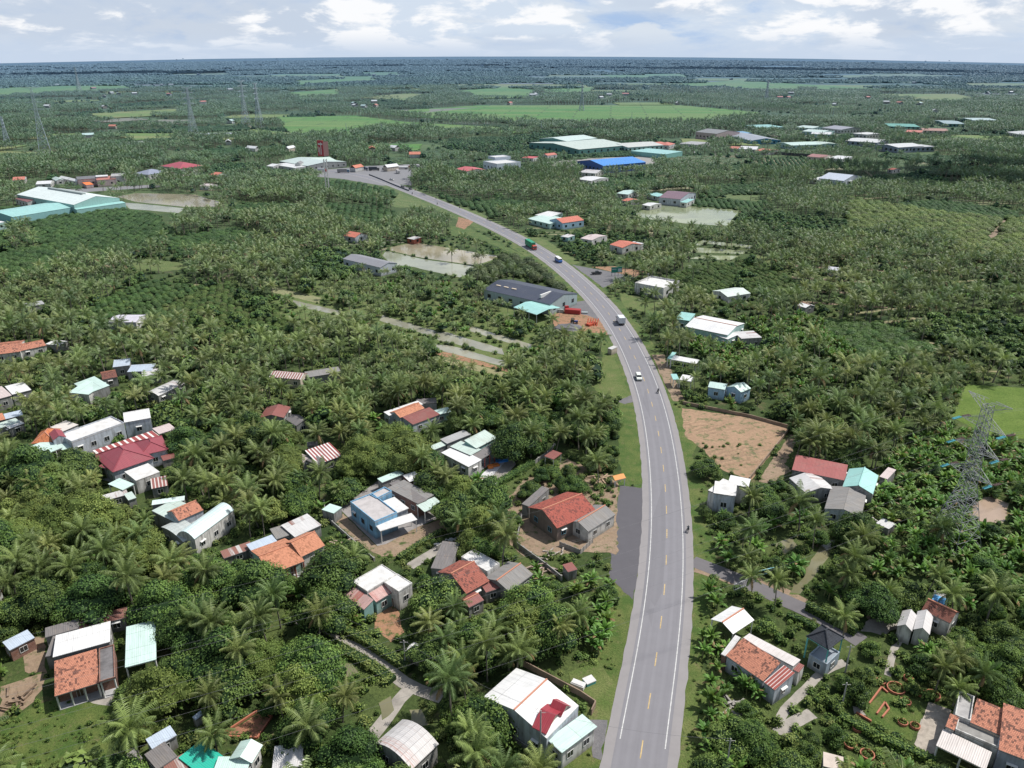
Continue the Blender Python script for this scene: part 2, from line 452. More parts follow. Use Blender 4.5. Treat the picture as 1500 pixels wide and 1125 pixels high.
def blob(mb, c, r, rnd, mi, t=0.3, nu=7, nv=5, jag=.22):
    rows = []
    for i in range(nv + 1):
        th = math.pi * i / nv; row = []
        for k in range(nu):
            ph = 2 * math.pi * k / nu
            j = 1 + rnd.uniform(-jag, jag)
            row.append(Vector((c[0] + r[0]*math.sin(th)*math.cos(ph)*j, c[1] + r[1]*math.sin(th)*math.sin(ph)*j, c[2] + r[2]*math.cos(th)*j)))
        rows.append(row)
    b = len(mb.v)
    for row in rows: mb.v += [tuple(q) for q in row]; mb.t += [t]*nu
    for i in range(nv):
        for k in range(nu):
            mb.f.append((b+i*nu+k, b+(i+1)*nu+k, b+(i+1)*nu+(k+1) % nu, b+i*nu+(k+1) % nu)); mb.m.append(mi); mb.uv.append([(0,0)]*4)

def leafball(mb, c, r, n, size, rnd, mi, tb, up=0.3, low=-0.35):
    for _ in range(n):
        while True:
            d = Vector((rnd.gauss(0, 1), rnd.gauss(0, 1), rnd.gauss(0, 1))).normalized()
            if d.z > low: break
        rr = rnd.uniform(.80, 1.12)
        p = Vector((c[0] + d.x*r[0]*rr, c[1] + d.y*r[1]*rr, c[2] + d.z*r[2]*rr))
        nn = (d + Vector((0, 0, up)) + Vector((rnd.uniform(-.6, .6), rnd.uniform(-.6, .6), rnd.uniform(-.35, .6)))).normalized()
        x = nn.cross(Vector((rnd.uniform(-1, 1), rnd.uniform(-1, 1), rnd.uniform(-.4, .4)))).normalized(); y = nn.cross(x)
        s_ = size * rnd.uniform(.6, 1.35)
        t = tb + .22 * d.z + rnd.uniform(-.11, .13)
        mb.add([p - x*s_*.6, p - y*s_*.42, p + x*s_*.75, p + y*s_*.42], mi, None, t)

def broad_crown(mb, rnd, R, H, n, size, mi=0, ci=1, lobes=11, zc=0.0):
    "uneven crown from many leaf clumps with gaps between them"
    for k in range(lobes):
        a = rnd.uniform(0, 2*math.pi); q = math.sqrt(rnd.random())
        rad = R * q * .72
        z = zc + H * (0.12 + .62 * (1 - q*q) * rnd.uniform(.6, 1.15)) + rnd.uniform(-.08, .1)*H
        lr = R * rnd.uniform(.26, .46)
        c = (rad*math.cos(a), rad*math.sin(a), z)
        tb = rnd.uniform(.22, .75)
        leafball(mb, c, (lr, lr, lr*rnd.uniform(.6, .85)), n // lobes, size, rnd, mi, tb)
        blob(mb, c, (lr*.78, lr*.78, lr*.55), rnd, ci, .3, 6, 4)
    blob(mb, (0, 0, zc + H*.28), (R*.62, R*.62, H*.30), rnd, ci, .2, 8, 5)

def broad_trunk(mb, rnd, h, r, mi=0, limbs=4, R=2.0):
    mb.tube([(0, 0, 0), (.05, .03, h*.5), (0, .05, h)], [r*1.4, r, r*.75], 6, mi)
    for k in range(limbs):
        a = k*2*math.pi/limbs + rnd.uniform(-.4, .4)
        mb.tube([(0, 0, h*.7), (math.cos(a)*R*.3, math.sin(a)*R*.3, h*1.15), (math.cos(a)*R*.6, math.sin(a)*R*.6, h*1.5)], [r*.6, r*.4, r*.15], 4, mi)

def banana_leaves(mb, rnd, nlv=8, L=2.6, w=.62, segs=5, base=(0, 0, 0), mi=0):
    for i in range(nlv):
        f = i / nlv; az = i*2.4 + rnd.uniform(-.4, .4)
        e0 = math.radians(84 - 52*f + rnd.uniform(-8, 8)); dr = math.radians(55 + 55*f + rnd.uniform(-10, 15))
        LL = L * rnd.uniform(.8, 1.15)
        ch = Vector((math.cos(az), math.sin(az), 0)); sd = Vector((-math.sin(az), math.cos(az), 0))
        p = Vector(base); pts = []
        for k in range(segs + 1):
            s_ = k / segs; pts.append(p.copy()); e = e0 - dr * s_**1.3
            p = p + (ch*math.cos(e) + Vector((0, 0, math.sin(e)))) * LL/segs
        tb = rnd.uniform(.3, .85); brown = rnd.random() < .06
        for k in range(segs):
            def W(s_): return w * .5 * max(.06, math.sin(math.pi * min(1, (s_*.93+.07))) ** .55) if s_ > .12 else .05
            w0, w1 = W(k/segs), W((k+1)/segs)
            a, b = pts[k], pts[k+1]
            for sg in (-1, 1):
                dn = Vector((0, 0, -.35))
                mb.add([a, a + (sd*sg + dn)*w0, b + (sd*sg + dn)*w1, b] if sg > 0 else [a, b, b + (sd*sg + dn)*w1, a + (sd*sg + dn)*w0],
                       mi, None, (1.5 if brown else tb + rnd.uniform(-.12, .12)))
# ------------------------------------------------------------------ camera, light, sky
cam = bpy.data.cameras.new('camera'); co = bpy.data.objects.new('camera', cam); C.objects.link(co)
co.location = (0, 0, CH); co.rotation_euler = (math.radians(90) - PITCH, 0, 0)
cam.sensor_width = 36; cam.lens = 36 * F / 1500.0; cam.clip_start = 1; cam.clip_end = 300000
SC.camera = co
SC.view_settings.view_transform = 'Standard'; SC.view_settings.look = 'None'
SC.view_settings.exposure = 0; SC.view_settings.gamma = 1
SC.cycles.max_bounces = 5; SC.cycles.diffuse_bounces = 2; SC.cycles.glossy_bounces = 2
SC.cycles.transparent_max_bounces = 4; SC.cycles.caustics_reflective = False; SC.cycles.caustics_refractive = False
SC.cycles.use_denoising = True

SUN_EL = math.radians(57); SUN_AZ = math.radians(18)      # from +x towards +y
sd_ = Vector((math.cos(SUN_EL)*math.cos(SUN_AZ), math.cos(SUN_EL)*math.sin(SUN_AZ), math.sin(SUN_EL)))
sun = bpy.data.lights.new('sun', 'SUN'); so = bpy.data.objects.new('sun', sun); C.objects.link(so)
sun.energy = 5.0; sun.angle = math.radians(0.55); sun.color = (1.0, 0.955, 0.89)
so.rotation_euler = (-sd_).to_track_quat('-Z', 'Y').to_euler(); so.location = (200, 60, 400)

W = bpy.data.worlds.new('World'); SC.world = W; W.use_nodes = True
nt = W.node_tree; nt.nodes.clear()
def wn(t): return nt.nodes.new(t)
sky = wn('ShaderNodeTexSky'); sky.sky_type = 'NISHITA'; sky.sun_disc = False
sky.sun_elevation = SUN_EL; sky.sun_rotation = math.radians(90) - SUN_AZ; sky.air_density = 1.2; sky.dust_density = 1.5
tc = wn('ShaderNodeTexCoord'); sx = wn('ShaderNodeSeparateXYZ'); nt.links.new(tc.outputs['Generated'], sx.inputs[0])
def wm(op, a, b=0.5, clamp=False):
    nd = wn('ShaderNodeMath'); nd.operation = op; nd.use_clamp = clamp
    for i, x in enumerate((a, b)):
        if hasattr(x, 'links'): nt.links.new(x, nd.inputs[i])
        else: nd.inputs[i].default_value = x
    return nd.outputs[0]
def wmix(f, a, b):
    nd = wn('ShaderNodeMix'); nd.data_type = 'RGBA'
    for i, x in ((0, f), (6, a), (7, b)):
        if hasattr(x, 'links'): nt.links.new(x, nd.inputs[i])
        else: nd.inputs[i].default_value = x if i == 0 else (*x, 1)
    return nd.outputs[2]
def wramp(f, a, b):
    nd = wn('ShaderNodeMapRange'); nt.links.new(f, nd.inputs[0]); nd.inputs[1].default_value = a; nd.inputs[2].default_value = b; nd.interpolation_type = 'SMOOTHSTEP'
    return nd.outputs[0]
def wnoise(v, sc, det, ro=.6, dist=0.0):
    nd = wn('ShaderNodeTexNoise'); nt.links.new(v, nd.inputs['Vector']); nd.inputs['Scale'].default_value = sc
    nd.inputs['Detail'].default_value = det; nd.inputs['Roughness'].default_value = ro; nd.inputs['Distortion'].default_value = dist
    return nd.outputs['Fac']
z_ = sx.outputs[2]
zz = wm('ADD', wm('MAXIMUM', z_, 0.0), 0.045)
cv = wn('ShaderNodeCombineXYZ')
nt.links.new(wm('MULTIPLY', sx.outputs[0], 9.0), cv.inputs[0]); nt.links.new(wm('MULTIPLY', sx.outputs[1], 9.0), cv.inputs[1])
nt.links.new(wm('MULTIPLY', wm('POWER', wm('MAXIMUM', z_, 0.0), 0.8), 19.0), cv.inputs[2])
n1 = wnoise(cv.outputs[0], 0.75, 9, .58, .25); n2 = wnoise(cv.outputs[0], 1.15, 9, .60, .25); n3 = wnoise(cv.outputs[0], 0.33, 4)
K = 1 / 0.09
blue = tuple(c*K for c in (0.40, 0.56, 0.82)); grey = tuple(c*K for c in (0.52, 0.60, 0.73)); whi = tuple(c*K for c in (0.97, 0.98, 1.0)); mid = tuple(c*K for c in (0.66, 0.75, 0.87))
cl = wmix(wramp(n1, .34, .50), blue, mid)
cl = wmix(wramp(n2, .50, .62), cl, tuple(c*K for c in (0.70, 0.77, 0.86)))
cl = wmix(wm('MULTIPLY', wramp(n3, .44, .60), .6), cl, grey)
cl = wmix(wm('MULTIPLY', wramp(n1, .48, .56), wramp(n2, .42, .52)), cl, whi)
hz = wm('SUBTRACT', 1.0, wramp(z_, 0.0, 0.030))
cl = wmix(wm('MULTIPLY', hz, .9), cl, tuple(c*K for c in (0.58, 0.68, 0.83)))
up = wramp(z_, 0.12, 0.5)
cl = wmix(wm('MULTIPLY', up, .75), cl, sky.outputs[0])
bg = wn('ShaderNodeBackground'); nt.links.new(cl, bg.inputs[0]); bg.inputs[1].default_value = 0.09
wo = wn('ShaderNodeOutputWorld'); nt.links.new(bg.outputs[0], wo.inputs[0])

# ------------------------------------------------------------------ road
CEN = [(930,1160),(938,1097),(952,1025),(962.6,963.4),(970,908),(975,859),(977.6,815),(978,776),(977,740),(974.8,708.5),(971.7,679),(968,653),(964,628.5),(959.5,606),(954,585),(947.5,566),(941,548),(934,532),(927,516),(919,501),(911,486),(896,463),(887,452),(877,442),(869,432),(859,423),(849,414),(837,402.5),(824,391),(805,377.5),(786,365),(764,351),(738,338),(710,326),(680,312.5),(650,299),(615,286),(590,276.5),(570,268),(548,260),(520,253.5),(490,249.5),(440,247)]
pts = [at(x, y, 0) for x, y in CEN]
pts.insert(0, pts[0] + (pts[0] - pts[1]) * 1.2)
def cat(P, step):
    out = []
    for i in range(len(P)-1):
        p0, p1, p2, p3 = P[max(0, i-1)], P[i], P[i+1], P[min(len(P)-1, i+2)]
        n = max(1, int((p2-p1).length/step))
        for k in range(n):
            t = k/n
            out.append(0.5*((2*p1)+(p2-p0)*t+(2*p0-5*p1+4*p2-p3)*t*t+(3*p1-p0-3*p2+p3)*t**3))
    out.append(P[-1].copy()); return out
# smooth a little, then resample evenly
for _ in range(3):
    pts = [pts[0]] + [(pts[i-1] + pts[i]*2 + pts[i+1]) / 4 for i in range(1, len(pts)-1)] + [pts[-1]]
cl_ = cat(pts, 1.0)
acc = [0.0]
for i in range(1, len(cl_)): acc.append(acc[-1] + (cl_[i]-cl_[i-1]).length)
TOT = acc[-1]
def along(s):
    lo, hi = 0, len(acc)-1
    while hi - lo > 1:
        m = (lo+hi)//2
        if acc[m] <= s: lo = m
        else: hi = m
    k = (s-acc[lo])/max(1e-6, acc[hi]-acc[lo])
    p = cl_[lo].lerp(cl_[hi], k)
    a = cl_[max(0, lo-6)]; b = cl_[min(len(cl_)-1, hi+6)]
    d = (b-a).normalized()
    return p, d, Vector((d.y, -d.x, 0))       # point, forward, right
def strip(name, s0, s1, o0, o1, z, mat, step=2.5, parent=None, label=None):
    mb = MB(); s = s0; prev = None; n = max(1, int((s1-s0)/step))
    for k in range(n+1):
        s = s0 + (s1-s0)*k/n
        p, d, r = along(min(s, TOT-.01))
        a = Vector((p.x, p.y, z)) + r*(o0(s) if callable(o0) else o0); b = Vector((p.x, p.y, z)) + r*(o1(s) if callable(o1) else o1)
        if prev: mb.add([prev[0], prev[1], b, a], 0, [(o0 if not callable(o0) else 0, prev[2]), (o1 if not callable(o1) else 1, prev[2]), (o1 if not callable(o1) else 1, s), (o0 if not callable(o0) else 0, s)])
        prev = (a, b, s)
    return mb.build(name, mat, parent)

def road_mat(col, track=True, patchy=.45, dust=True):
    s = NT('asphalt'); uv = s.uv(); p = s.pos()
    sx = s.n('ShaderNodeSeparateXYZ'); s.l(uv, sx.inputs[0])
    c = s.mix(s.math('MULTIPLY', s.ramp(s.noise(p, .35, 7, .7), .4, .7), patchy), col, dk(col, .8))
    c = s.mix(s.math('MULTIPLY', s.ramp(s.noise(s.scalev(uv, .9, .02), 1.6, 5), .4, .65), .30), c, dk(col, .74))
    if track:
        w = s.math('COSINE', s.math('MULTIPLY', s.math('ABSOLUTE', sx.outputs[0]), 2*math.pi/1.75))
        w = s.math('MULTIPLY', s.ramp(w, -.2, 1), s.ramp(s.noise(s.scalev(uv, .1, .03), 1.0, 4), .25, .6))
        c = s.mix(s.math('MULTIPLY', w, .26), c, dk(col, 1.32))
    # bitumen patches and cracks
    vo = s.n('ShaderNodeTexVoronoi'); s.l(s.scalev(uv, .2, .03), vo.inputs['Vector']); vo.inputs['Scale'].default_value = 1.0
    sp_ = s.n('ShaderNodeSeparateColor'); s.l(vo.outputs['Color'], sp_.inputs[0])
    c = s.mix(s.math('MULTIPLY', s.math('GREATER_THAN', sp_.outputs[0], .80), .30), c, dk(col, .6))
    if dust:
        e = s.ramp(s.math('ADD', s.math('ABSOLUTE', sx.outputs[0]), s.math('MULTIPLY', s.noise(p, .5, 5), 1.6)), 5.6, 7.2)
        c = s.mix(s.math('MULTIPLY', e, .6), c, (.26, .23, .19))
    c = s.mix(s.math('MULTIPLY', s.ramp(s.noise(p, 22, 2), .3, .8), .25), c, dk(col, 1.3))
    return s.fin(s.air(c, .6), .82, .25, s.noise(p, 14, 3), .2, .02)
M_SHO = road_mat((.265, .25, .25), False, .5); M_CAR = road_mat((.205, .20, .215)); M_WL = m_conc((.62, .62, .60), .5, 2.0); M_YL = m_conc((.60, .44, .20), .7, 3.0)
def hw(s): return 5.75
g = m_grass((0.075, 0.13, 0.028), (0.17, 0.19, 0.06), .22)
SEND = TOT - 60
# embankment ribbons in grass, rough edge
def rough(o, a=1.6, f=.11):
    return lambda s: o + (noise.noise(Vector((s*f, o, 0))) * a * 1.5)
struct(strip('road_verge', 0, SEND, rough(-11.5), -5.4, .012, g, 3))
struct(strip('road_verge', 0, SEND, 5.4, rough(9.5), .012, g, 3))
struct(strip('road_shoulder', 0, TOT-20, lambda s: -5.75 - .25*noise.noise(Vector((s*.3, 0, 0))), lambda s: 5.75+.25*noise.noise(Vector((s*.3, 9, 0))), .06, M_SHO, 1.5))
road = struct(strip('road', 0, TOT-20, -4.15, 4.15, .075, M_CAR, 2.0), 'two lane asphalt road curving through the palm groves')
s_of = lambda py: min(range(len(cl_)), key=lambda i: abs(proj(cl_[i].x, cl_[i].y, 0)[1]-py))
def S(py): return acc[s_of(py)]
struct(strip('road_edge_line', S(1094), TOT-60, -3.62, -3.46, .083, M_WL, 2))
struct(strip('road_edge_line', S(1088), TOT-60, 3.46, 3.62, .083, M_WL, 2))
mb = MB(); s = S(1097) - 1.8
while s < TOT - 90:
    for k in range(2):
        p0, d, r = along(s + k*1.8); p1, d1, r1 = along(s + 1.8 + k*1.8)
        a = Vector((p0.x, p0.y, .084)); b = Vector((p1.x, p1.y, .084)); hwid = .09
        mb.add([a-r*hwid, a+r*hwid, b+r1*hwid, b-r1*hwid])
    s += 10.2
struct(mb.build('road_centre_line', M_YL))
# keep the road clear
def road_dist(x, y):
    best = 1e9; c = rd_grid.get((int(x//20), int(y//20)), ())
    for q in c:
        dd = (q[0]-x)**2 + (q[1]-y)**2
        if dd < best: best = dd
    return math.sqrt(best)
rd_grid = {}
for q in cl_[::3]:
    for i in (-1, 0, 1):
        for j in (-1, 0, 1):
            rd_grid.setdefault((int(q.x//20)+i, int(q.y//20)+j), []).append((q.x, q.y))
rp = []; rq = []
for k in range(0, int(TOT), 6):
    p, d, r = along(k)
    a = p - r*6.6; b = p + r*6.6
    rp.append(proj(a.x, a.y, 0)[:2]); rq.append(proj(b.x, b.y, 0)[:2])
for k in range(len(rp)-1): fill(HARD, [rp[k], rq[k], rq[k+1], rp[k+1]], 2)

# ------------------------------------------------------------------ ground
def ground_mat():
    s = NT('ground_cover'); p = s.pos()
    dg = (.040, .068, .020); lg = (.115, .150, .045); so_ = (.24, .18, .11)
    c = s.mix(s.ramp(s.noise(p, .055, 7, .65), .38, .62), dg, lg)
    c = s.mix(s.math('MULTIPLY', s.ramp(s.noise(p, .16, 8, .7), .55, .68), .65), c, so_)
    c = s.mix(s.math('MULTIPLY', s.ramp(s.noise(p, 1.7, 6, .75), .40, .65), .75), c, (.028, .042, .014))
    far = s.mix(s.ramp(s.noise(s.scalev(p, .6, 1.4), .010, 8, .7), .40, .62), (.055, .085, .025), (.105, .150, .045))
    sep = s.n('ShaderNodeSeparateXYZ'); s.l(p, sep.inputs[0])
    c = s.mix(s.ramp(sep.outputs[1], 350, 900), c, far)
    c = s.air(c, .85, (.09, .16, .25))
    c = s.mix(s.ramp(sep.outputs[1], 6000, 11000), c, (.080, .142, .215))  # horizon haze and forest self-shade painted into the far ground colour
    return s.fin(c, .95, .08, s.noise(p, 2.2, 6, .7), .9, .25)
xs = [-120000, -70000, -40000, -25000, -15000, -10000, -7000] + list(range(-5000, -600, 200)) + list(range(-600, 601, 50)) + list(range(800, 5001, 200)) + [7000, 10000, 15000, 25000, 40000, 70000, 120000]
ys = [-600, 0, 60] + list(range(100, 600, 50)) + list(range(600, 3000, 100)) + [3200, 3600, 4200, 5000, 6000, 7500, 9500, 12500, 17000, 24000, 34000, 60000, 110000]
mb = MB()
vid = {}
for j, y in enumerate(ys):
    for i, x in enumerate(xs):
        vid[i, j] = len(mb.v); mb.v.append((x, y, zg(x, y))); mb.t.append(.5)
for j in range(len(ys)-1):
    for i in range(len(xs)-1):
        mb.f.append((vid[i, j], vid[i+1, j], vid[i+1, j+1], vid[i, j+1])); mb.m.append(0); mb.uv.append([(0, 0)]*4)
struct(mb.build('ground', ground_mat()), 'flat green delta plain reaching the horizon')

def wobble(poly, amp):
    "world polygon with an uneven edge"
    out = []
    for i in range(len(poly)):
        a = poly[i]; b = poly[(i+1) % len(poly)]; L = (b-a).length
        n = max(1, min(14, int(L/max(1.2, amp*2.2))))
        for k in range(n):
            q = a.lerp(b, k/n)
            nn = noise.noise_vector(q*(.35/max(.5, amp)))
            q = q + Vector((nn.x, nn.y, 0))*amp*1.3
            out.append(q)
    return out
PZ = [0.02]
def patch(name, poly, mat, amp=.5, hard=1, zone=0, label=None, z=None, far=False):
    P = [at(x, y, 0) for x, y in poly]
    if z is None:
        PZ[0] += .0004; z = PZ[0]
    if far: z = .9
    P = wobble(P, amp) if amp > 0 else P
    mb = MB(); mb.add([Vector((q.x, q.y, z + zg(q.x, q.y))) for q in P])
    o = mb.build(name, mat)
    bm = bmesh.new(); bm.from_mesh(o.data); bmesh.ops.triangulate(bm, faces=bm.faces)
    for f in bm.faces:
        if f.normal.z < 0: f.normal_flip()
    bm.to_mesh(o.data); bm.free()
    if hard: fill(HARD, poly, hard)
    if zone: fill(ZONE, poly, zone)
    o['kind'] = 'structure'
    if label: o['label'] = label
    return o
def lane(name, pl, w, mat, z=.045, hard=1, amp=.12):
    P = [at(x, y, 0) for x, y in pl]; P = cat(P, 1.5)
    mb = MB(); prev = None; L = []; R_ = []
    for i, p in enumerate(P):
        d = (P[min(i+1, len(P)-1)] - P[max(i-1, 0)]).normalized(); r = Vector((d.y, -d.x, 0))
        j = w/2 + noise.noise(p*.4)*amp
        a = Vector((p.x, p.y, z)) - r*j; b = Vector((p.x, p.y, z)) + r*j
        if prev: mb.add([prev[0], prev[1], b, a], 0, [(0, i-1), (w, i-1), (w, i), (0, i)])
        prev = (a, b); L.append(proj(a.x, a.y, 0)[:2]); R_.append(proj(b.x, b.y, 0)[:2])
    for k in range(len(L)-1): hard and fill(HARD, [L[k], R_[k], R_[k+1], L[k+1]], hard)
    o = mb.build(name, mat); o['kind'] = 'structure'; return o

# vegetation zones (kinds: 1 mixed near, 2 palm+broad, 3 right near, 4 banana, 5 low orchard, 6 dark domes, 7 olive domes, 8 ditch orchard, 9 open grass, 10 shrub rows, 11 banana+palm, 12 bamboo, 13 mostly broad, 14 none)
for poly, k in [
    ([(-100,700),(400,640),(620,600),(760,640),(900,700),(935,780),(935,1200),(-100,1200)], 1),
    ([(-100,470),(500,460),(900,560),(920,720),(760,640),(620,600),(400,640),(-100,700)], 2),
    ([(1010,690),(1160,720),(1600,700),(1600,1200),(980,1200)], 3),
    ([(1285,690),(1400,620),(1600,620),(1600,900),(1480,880),(1300,860),(1240,830),(1270,760)], 4),
    ([(930,470),(1600,480),(1600,620),(1400,640),(1160,660),(1000,600)], 11),
    ([(985,478),(1190,470),(1270,540),(1100,556),(1040,545)], 4),
    ([(240,450),(330,415),(480,478),(425,520),(280,505)], 5),
    ([(680,398),(770,366),(845,418),(835,430),(752,404),(705,418)], 6),
    ([(1240,292),(1400,318),(1470,322),(1600,330),(1600,400),(1430,385),(1360,352),(1240,338)], 7),
    ([(25,352),(80,312),(185,300),(230,315),(262,350),(160,388)], 15),
    ([(480,300),(560,305),(600,325),(560,340),(500,335),(470,318)], 15),
    ([(1010,275),(1120,270),(1130,285),(1040,290)], 15), ([(1000,560),(1180,520),(1290,560),(1200,580),(1080,590)], 16),
    ([(640,285),(700,300),(740,318),(700,320),(640,300)], 15),
    ([(395,440),(560,395),(700,440),(800,470),(800,540),(740,560),(600,515),(420,470)], 8),
    ([(468,258),(560,270),(600,294),(560,302),(470,286)], 15),
    ([(1300,262),(1400,270),(1400,285),(1310,278)], 7),
    ([(1388,416),(1600,440),(1600,458),(1386,432)], 10),
    ([(1010,395),(1100,380),(1180,420),(1140,460),(1000,440),(930,435)], 5),
    ([(170,780),(240,740),(300,790),(330,850),(270,870),(180,850)], 12),
    ([(20,770),(120,740),(150,790),(90,830),(20,810)], 12),
    ([(400,700),(440,670),(600,655),(600,700),(520,720),(420,720)], 12),
    ([(230,800),(400,800),(440,900),(380,960),(240,880)], 13),
    ([(640,900),(860,860),(930,830),(940,900),(880,1000),(800,960),(650,960)], 13),
    ([(820,900),(850,860),(930,830),(930,930),(890,1000),(830,960)], 4),
    ([(380,960),(600,1000),(560,1060),(420,1100),(300,1040)], 13),
    ([(0,1060),(80,1020),(180,1030),(120,1125),(0,1125)], 9),
    ([(1000,1040),(1060,980),(1090,1040),(1060,1125),(990,1125)], 9),
    ([(860,540),(905,540),(935,600),(935,680),(900,690),(880,600)], 13),
]: fill(ZONE, poly, k)

RICE = m_grass((.085, .215, .045), (.13, .25, .055), .02, .55); RICE2 = m_grass((.14, .23, .06), (.19, .25, .08), .02, .55); STUB = m_soil((.20, .18, .12), (.24, .22, .14), .02)
RBR = m_grass((.115,.18,.03), (.17,.235,.05), .12)
for poly, m in [
    ([(405,172),(520,170),(600,180),(783,190),(770,196),(640,193),(560,190),(528,198),(470,202),(425,197)], RICE),
    ([(545,165),(700,155),(1000,155),(1110,165),(1118,172),(1060,178),(1010,182),(900,183),(830,183),(720,178),(600,172)], RICE),
    ([(520,143),(600,137),(640,140),(600,148)], RICE2), ([(660,134),(740,128),(784,132),(770,144),(700,145),(690,139)], RICE),
    ([(795,131),(872,128),(862,136),(800,137)], RICE), ([(498,112),(552,112),(546,121),(500,120)], RICE),
    ([(425,119),(500,115),(500,121),(440,124)], RICE), ([(420,136),(490,131),(500,140),(440,146)], RICE),
    ([(-90,132),(100,126),(195,125),(190,132),(60,139),(-90,146)], RICE), ([(130,167),(258,160),(262,169),(150,174)], RICE2),
    ([(110,178),(200,173),(218,176),(160,180)], STUB),
    ([(1000,123),(1080,118),(1180,124),(1290,130),(1330,134),(1230,134),(1100,130),(1000,127)], RICE),
    ([(1285,138),(1400,138),(1440,146),(1400,152),(1290,143)], RICE2), ([(1000,162),(1060,160),(1115,168),(1090,172),(1015,178),(1000,184)], RICE),
    ([(1400,121),(1590,124),(1590,130),(1420,127)], RICE2), ([(1200,111),(1340,108),(1400,112),(1260,115)], RICE2),
    ([(520,106),(560,105),(600,107),(540,109)], RICE), ([(880,110),(1000,108),(1010,113),(900,114)], RICE),
    ([(150,196),(260,196),(300,200),(200,206)], RICE2), ([(230,200),(400,196),(430,200),(300,208)], RICE2),
    ([(560,163),(640,160),(700,158),(620,166)], STUB), ([(1130,225),(1500,196),(1500,202),(1300,215)], None),
    ([(370,190),(470,200),(400,205),(330,203)], RICE2), ([(1290,196),(1480,200),(1490,206),(1330,206)], RICE2),
    ([(700,100),(800,99),(820,101),(720,103)], RICE2), ([(250,108),(330,106),(340,109),(260,111)], RICE2), ([(1100,98),(1250,97),(1260,99),(1120,100)], RICE2),
]:
    if m: patch('rice_field', poly, m, 3, 1, 14, far=True)
patch('rice_field', [(1415,563),(1600,575),(1600,650),(1455,640),(1393,612)], RBR, .5, 1, 14, 'bright lime green rice plot behind the big pylon')
patch('crop_field', [(1388,418),(1590,438),(1590,452),(1385,431)], m_grass((.09,.19,.03),(.13,.24,.05),.1), .5, 0, 0)
M_DIRT = m_soil((.33, .245, .17), (.26, .185, .125), .15, .25)
M_DIRT2 = m_soil((.40, .265, .17), (.33, .22, .14), .12, .3, furrow=1.15, gc=(.12, .14, .06))
M_RED = m_soil((.40, .22, .13), (.30, .17, .10), .2, .3)
M_GRAV = m_soil((.20, .19, .19), (.15, .145, .15), .3)
M_ASPH = road_mat((.105, .10, .11), False, .6, False)
M_CON = m_conc((.36, .33, .29), .5, .6); M_CON2 = m_conc((.30, .28, .27), .5, .6)
M_GR = m_grass((.075, .13, .028), (.15, .18, .05), .25); M_GR2 = m_grass((.11, .16, .04), (.18, .20, .07), .2)
patch('sand_plot', [(998,598),(1100,612),(1156,628),(1100,703),(1060,690),(1025,655),(1004,640)], M_DIRT2, .5, 1, 14, 'bare sandy building plot with furrows')
patch('asphalt_pad', [(908,711),(944,715),(942,795),(934,850),(926,878),(892,845),(897,790)], M_ASPH, .35, 1, 14, 'dark asphalt lay-by beside the road')
patch('dirt_yard', [(745,730),(770,700),(830,672),(905,705),(903,800),(880,806),(790,800),(765,815),(740,790)], M_DIRT, .7, 0, 5)
patch('dirt_yard', [(764,760),(830,790),(905,770),(903,812),(860,808),(790,815),(756,800)], M_DIRT, .6, 1, 14)
patch('dirt_yard', [(486,760),(502,752),(552,800),(600,775),(650,760),(660,775),(585,815),(560,815),(530,800)], M_DIRT, .3, 1, 14)
patch('concrete_terrace', [(497,745),(553,800),(566,797),(612,772),(640,760),(625,745),(560,700)], M_CON2, .1, 1, 14, z=.05)
patch('dirt_yard', [(548,895),(580,885),(592,925),(575,940),(548,920)], M_RED, .6, 1, 14)
patch('dirt_yard', [(85,1035),(170,1015),(190,1045),(150,1050),(100,1066)], M_CON, .6, 1, 14)
patch('dirt_yard', [(0,1005),(66,985),(64,1010),(35,1040),(0,1052)], M_DIRT, .5, 1, 14)
patch('dirt_yard', [(40,930),(66,935),(66,985),(35,985)], M_DIRT, .5, 1, 14)
patch('dirt_yard', [(35,690),(140,650),(148,670),(60,712)], M_DIRT, .5, 0, 5)
patch('dirt_yard', [(803,460),(830,452),(872,456),(893,478),(893,492),(880,489),(812,478)], M_RED, .5, 1, 14)
patch('gravel_lot', [(806,458),(828,444),(862,440),(880,470),(860,462),(826,455)], M_GRAV, .4, 1, 14)
patch('gravel_lot', [(838,388),(866,393),(917,402),(902,412),(884,422),(862,405)], M_GRAV, .4, 1, 14)
patch('dirt_yard', [(866,391),(900,390),(945,398),(930,406),(900,399)], M_RED, .4, 1, 14)
patch('dirt_shoulder', [(955,520),(972,519),(1004,588),(986,588)], M_DIRT, .5, 1, 14)
patch('dirt_yard', [(1110,705),(1158,636),(1170,642),(1150,680),(1160,690),(1125,708)], M_DIRT, .6, 1, 14)
patch('dirt_yard', [(1017,820),(1095,850),(1092,865),(1050,848),(1017,838)], M_DIRT, .3, 1, 14)
patch('dirt_yard', [(1272,905),(1315,898),(1320,920),(1290,930),(1262,925)], M_CON, .5, 1, 14)
patch('grass_slope', [(906,588),(936,598),(940,640),(942,712),(912,700),(905,650)], M_GR, .5, 1, 14)
patch('grass_slope', [(862,560),(898,520),(920,575),(925,585),(880,580)], M_GR2, .5, 1, 14)
patch('gravel_entry', [(903,588),(925,579),(930,588),(915,592)], M_GRAV, .3, 1, 14)
patch('grass_slope', [(660,330),(690,335),(790,385),(760,375),(700,350),(660,345)], M_GR, .8, 1, 9)
patch('grass_slope', [(585,283),(622,297),(628,304),(580,304),(570,300)], M_GR2, .8, 1, 9)
patch('grass_slope', [(650,296),(700,310),(760,340),(800,352),(850,385),(838,388),(780,352),(700,318)], M_GR2, .8, 1, 9)
patch('grass_slope', [(468,262),(548,272),(585,288),(560,292),(500,284),(470,276)], M_GR2, .8, 0, 15)
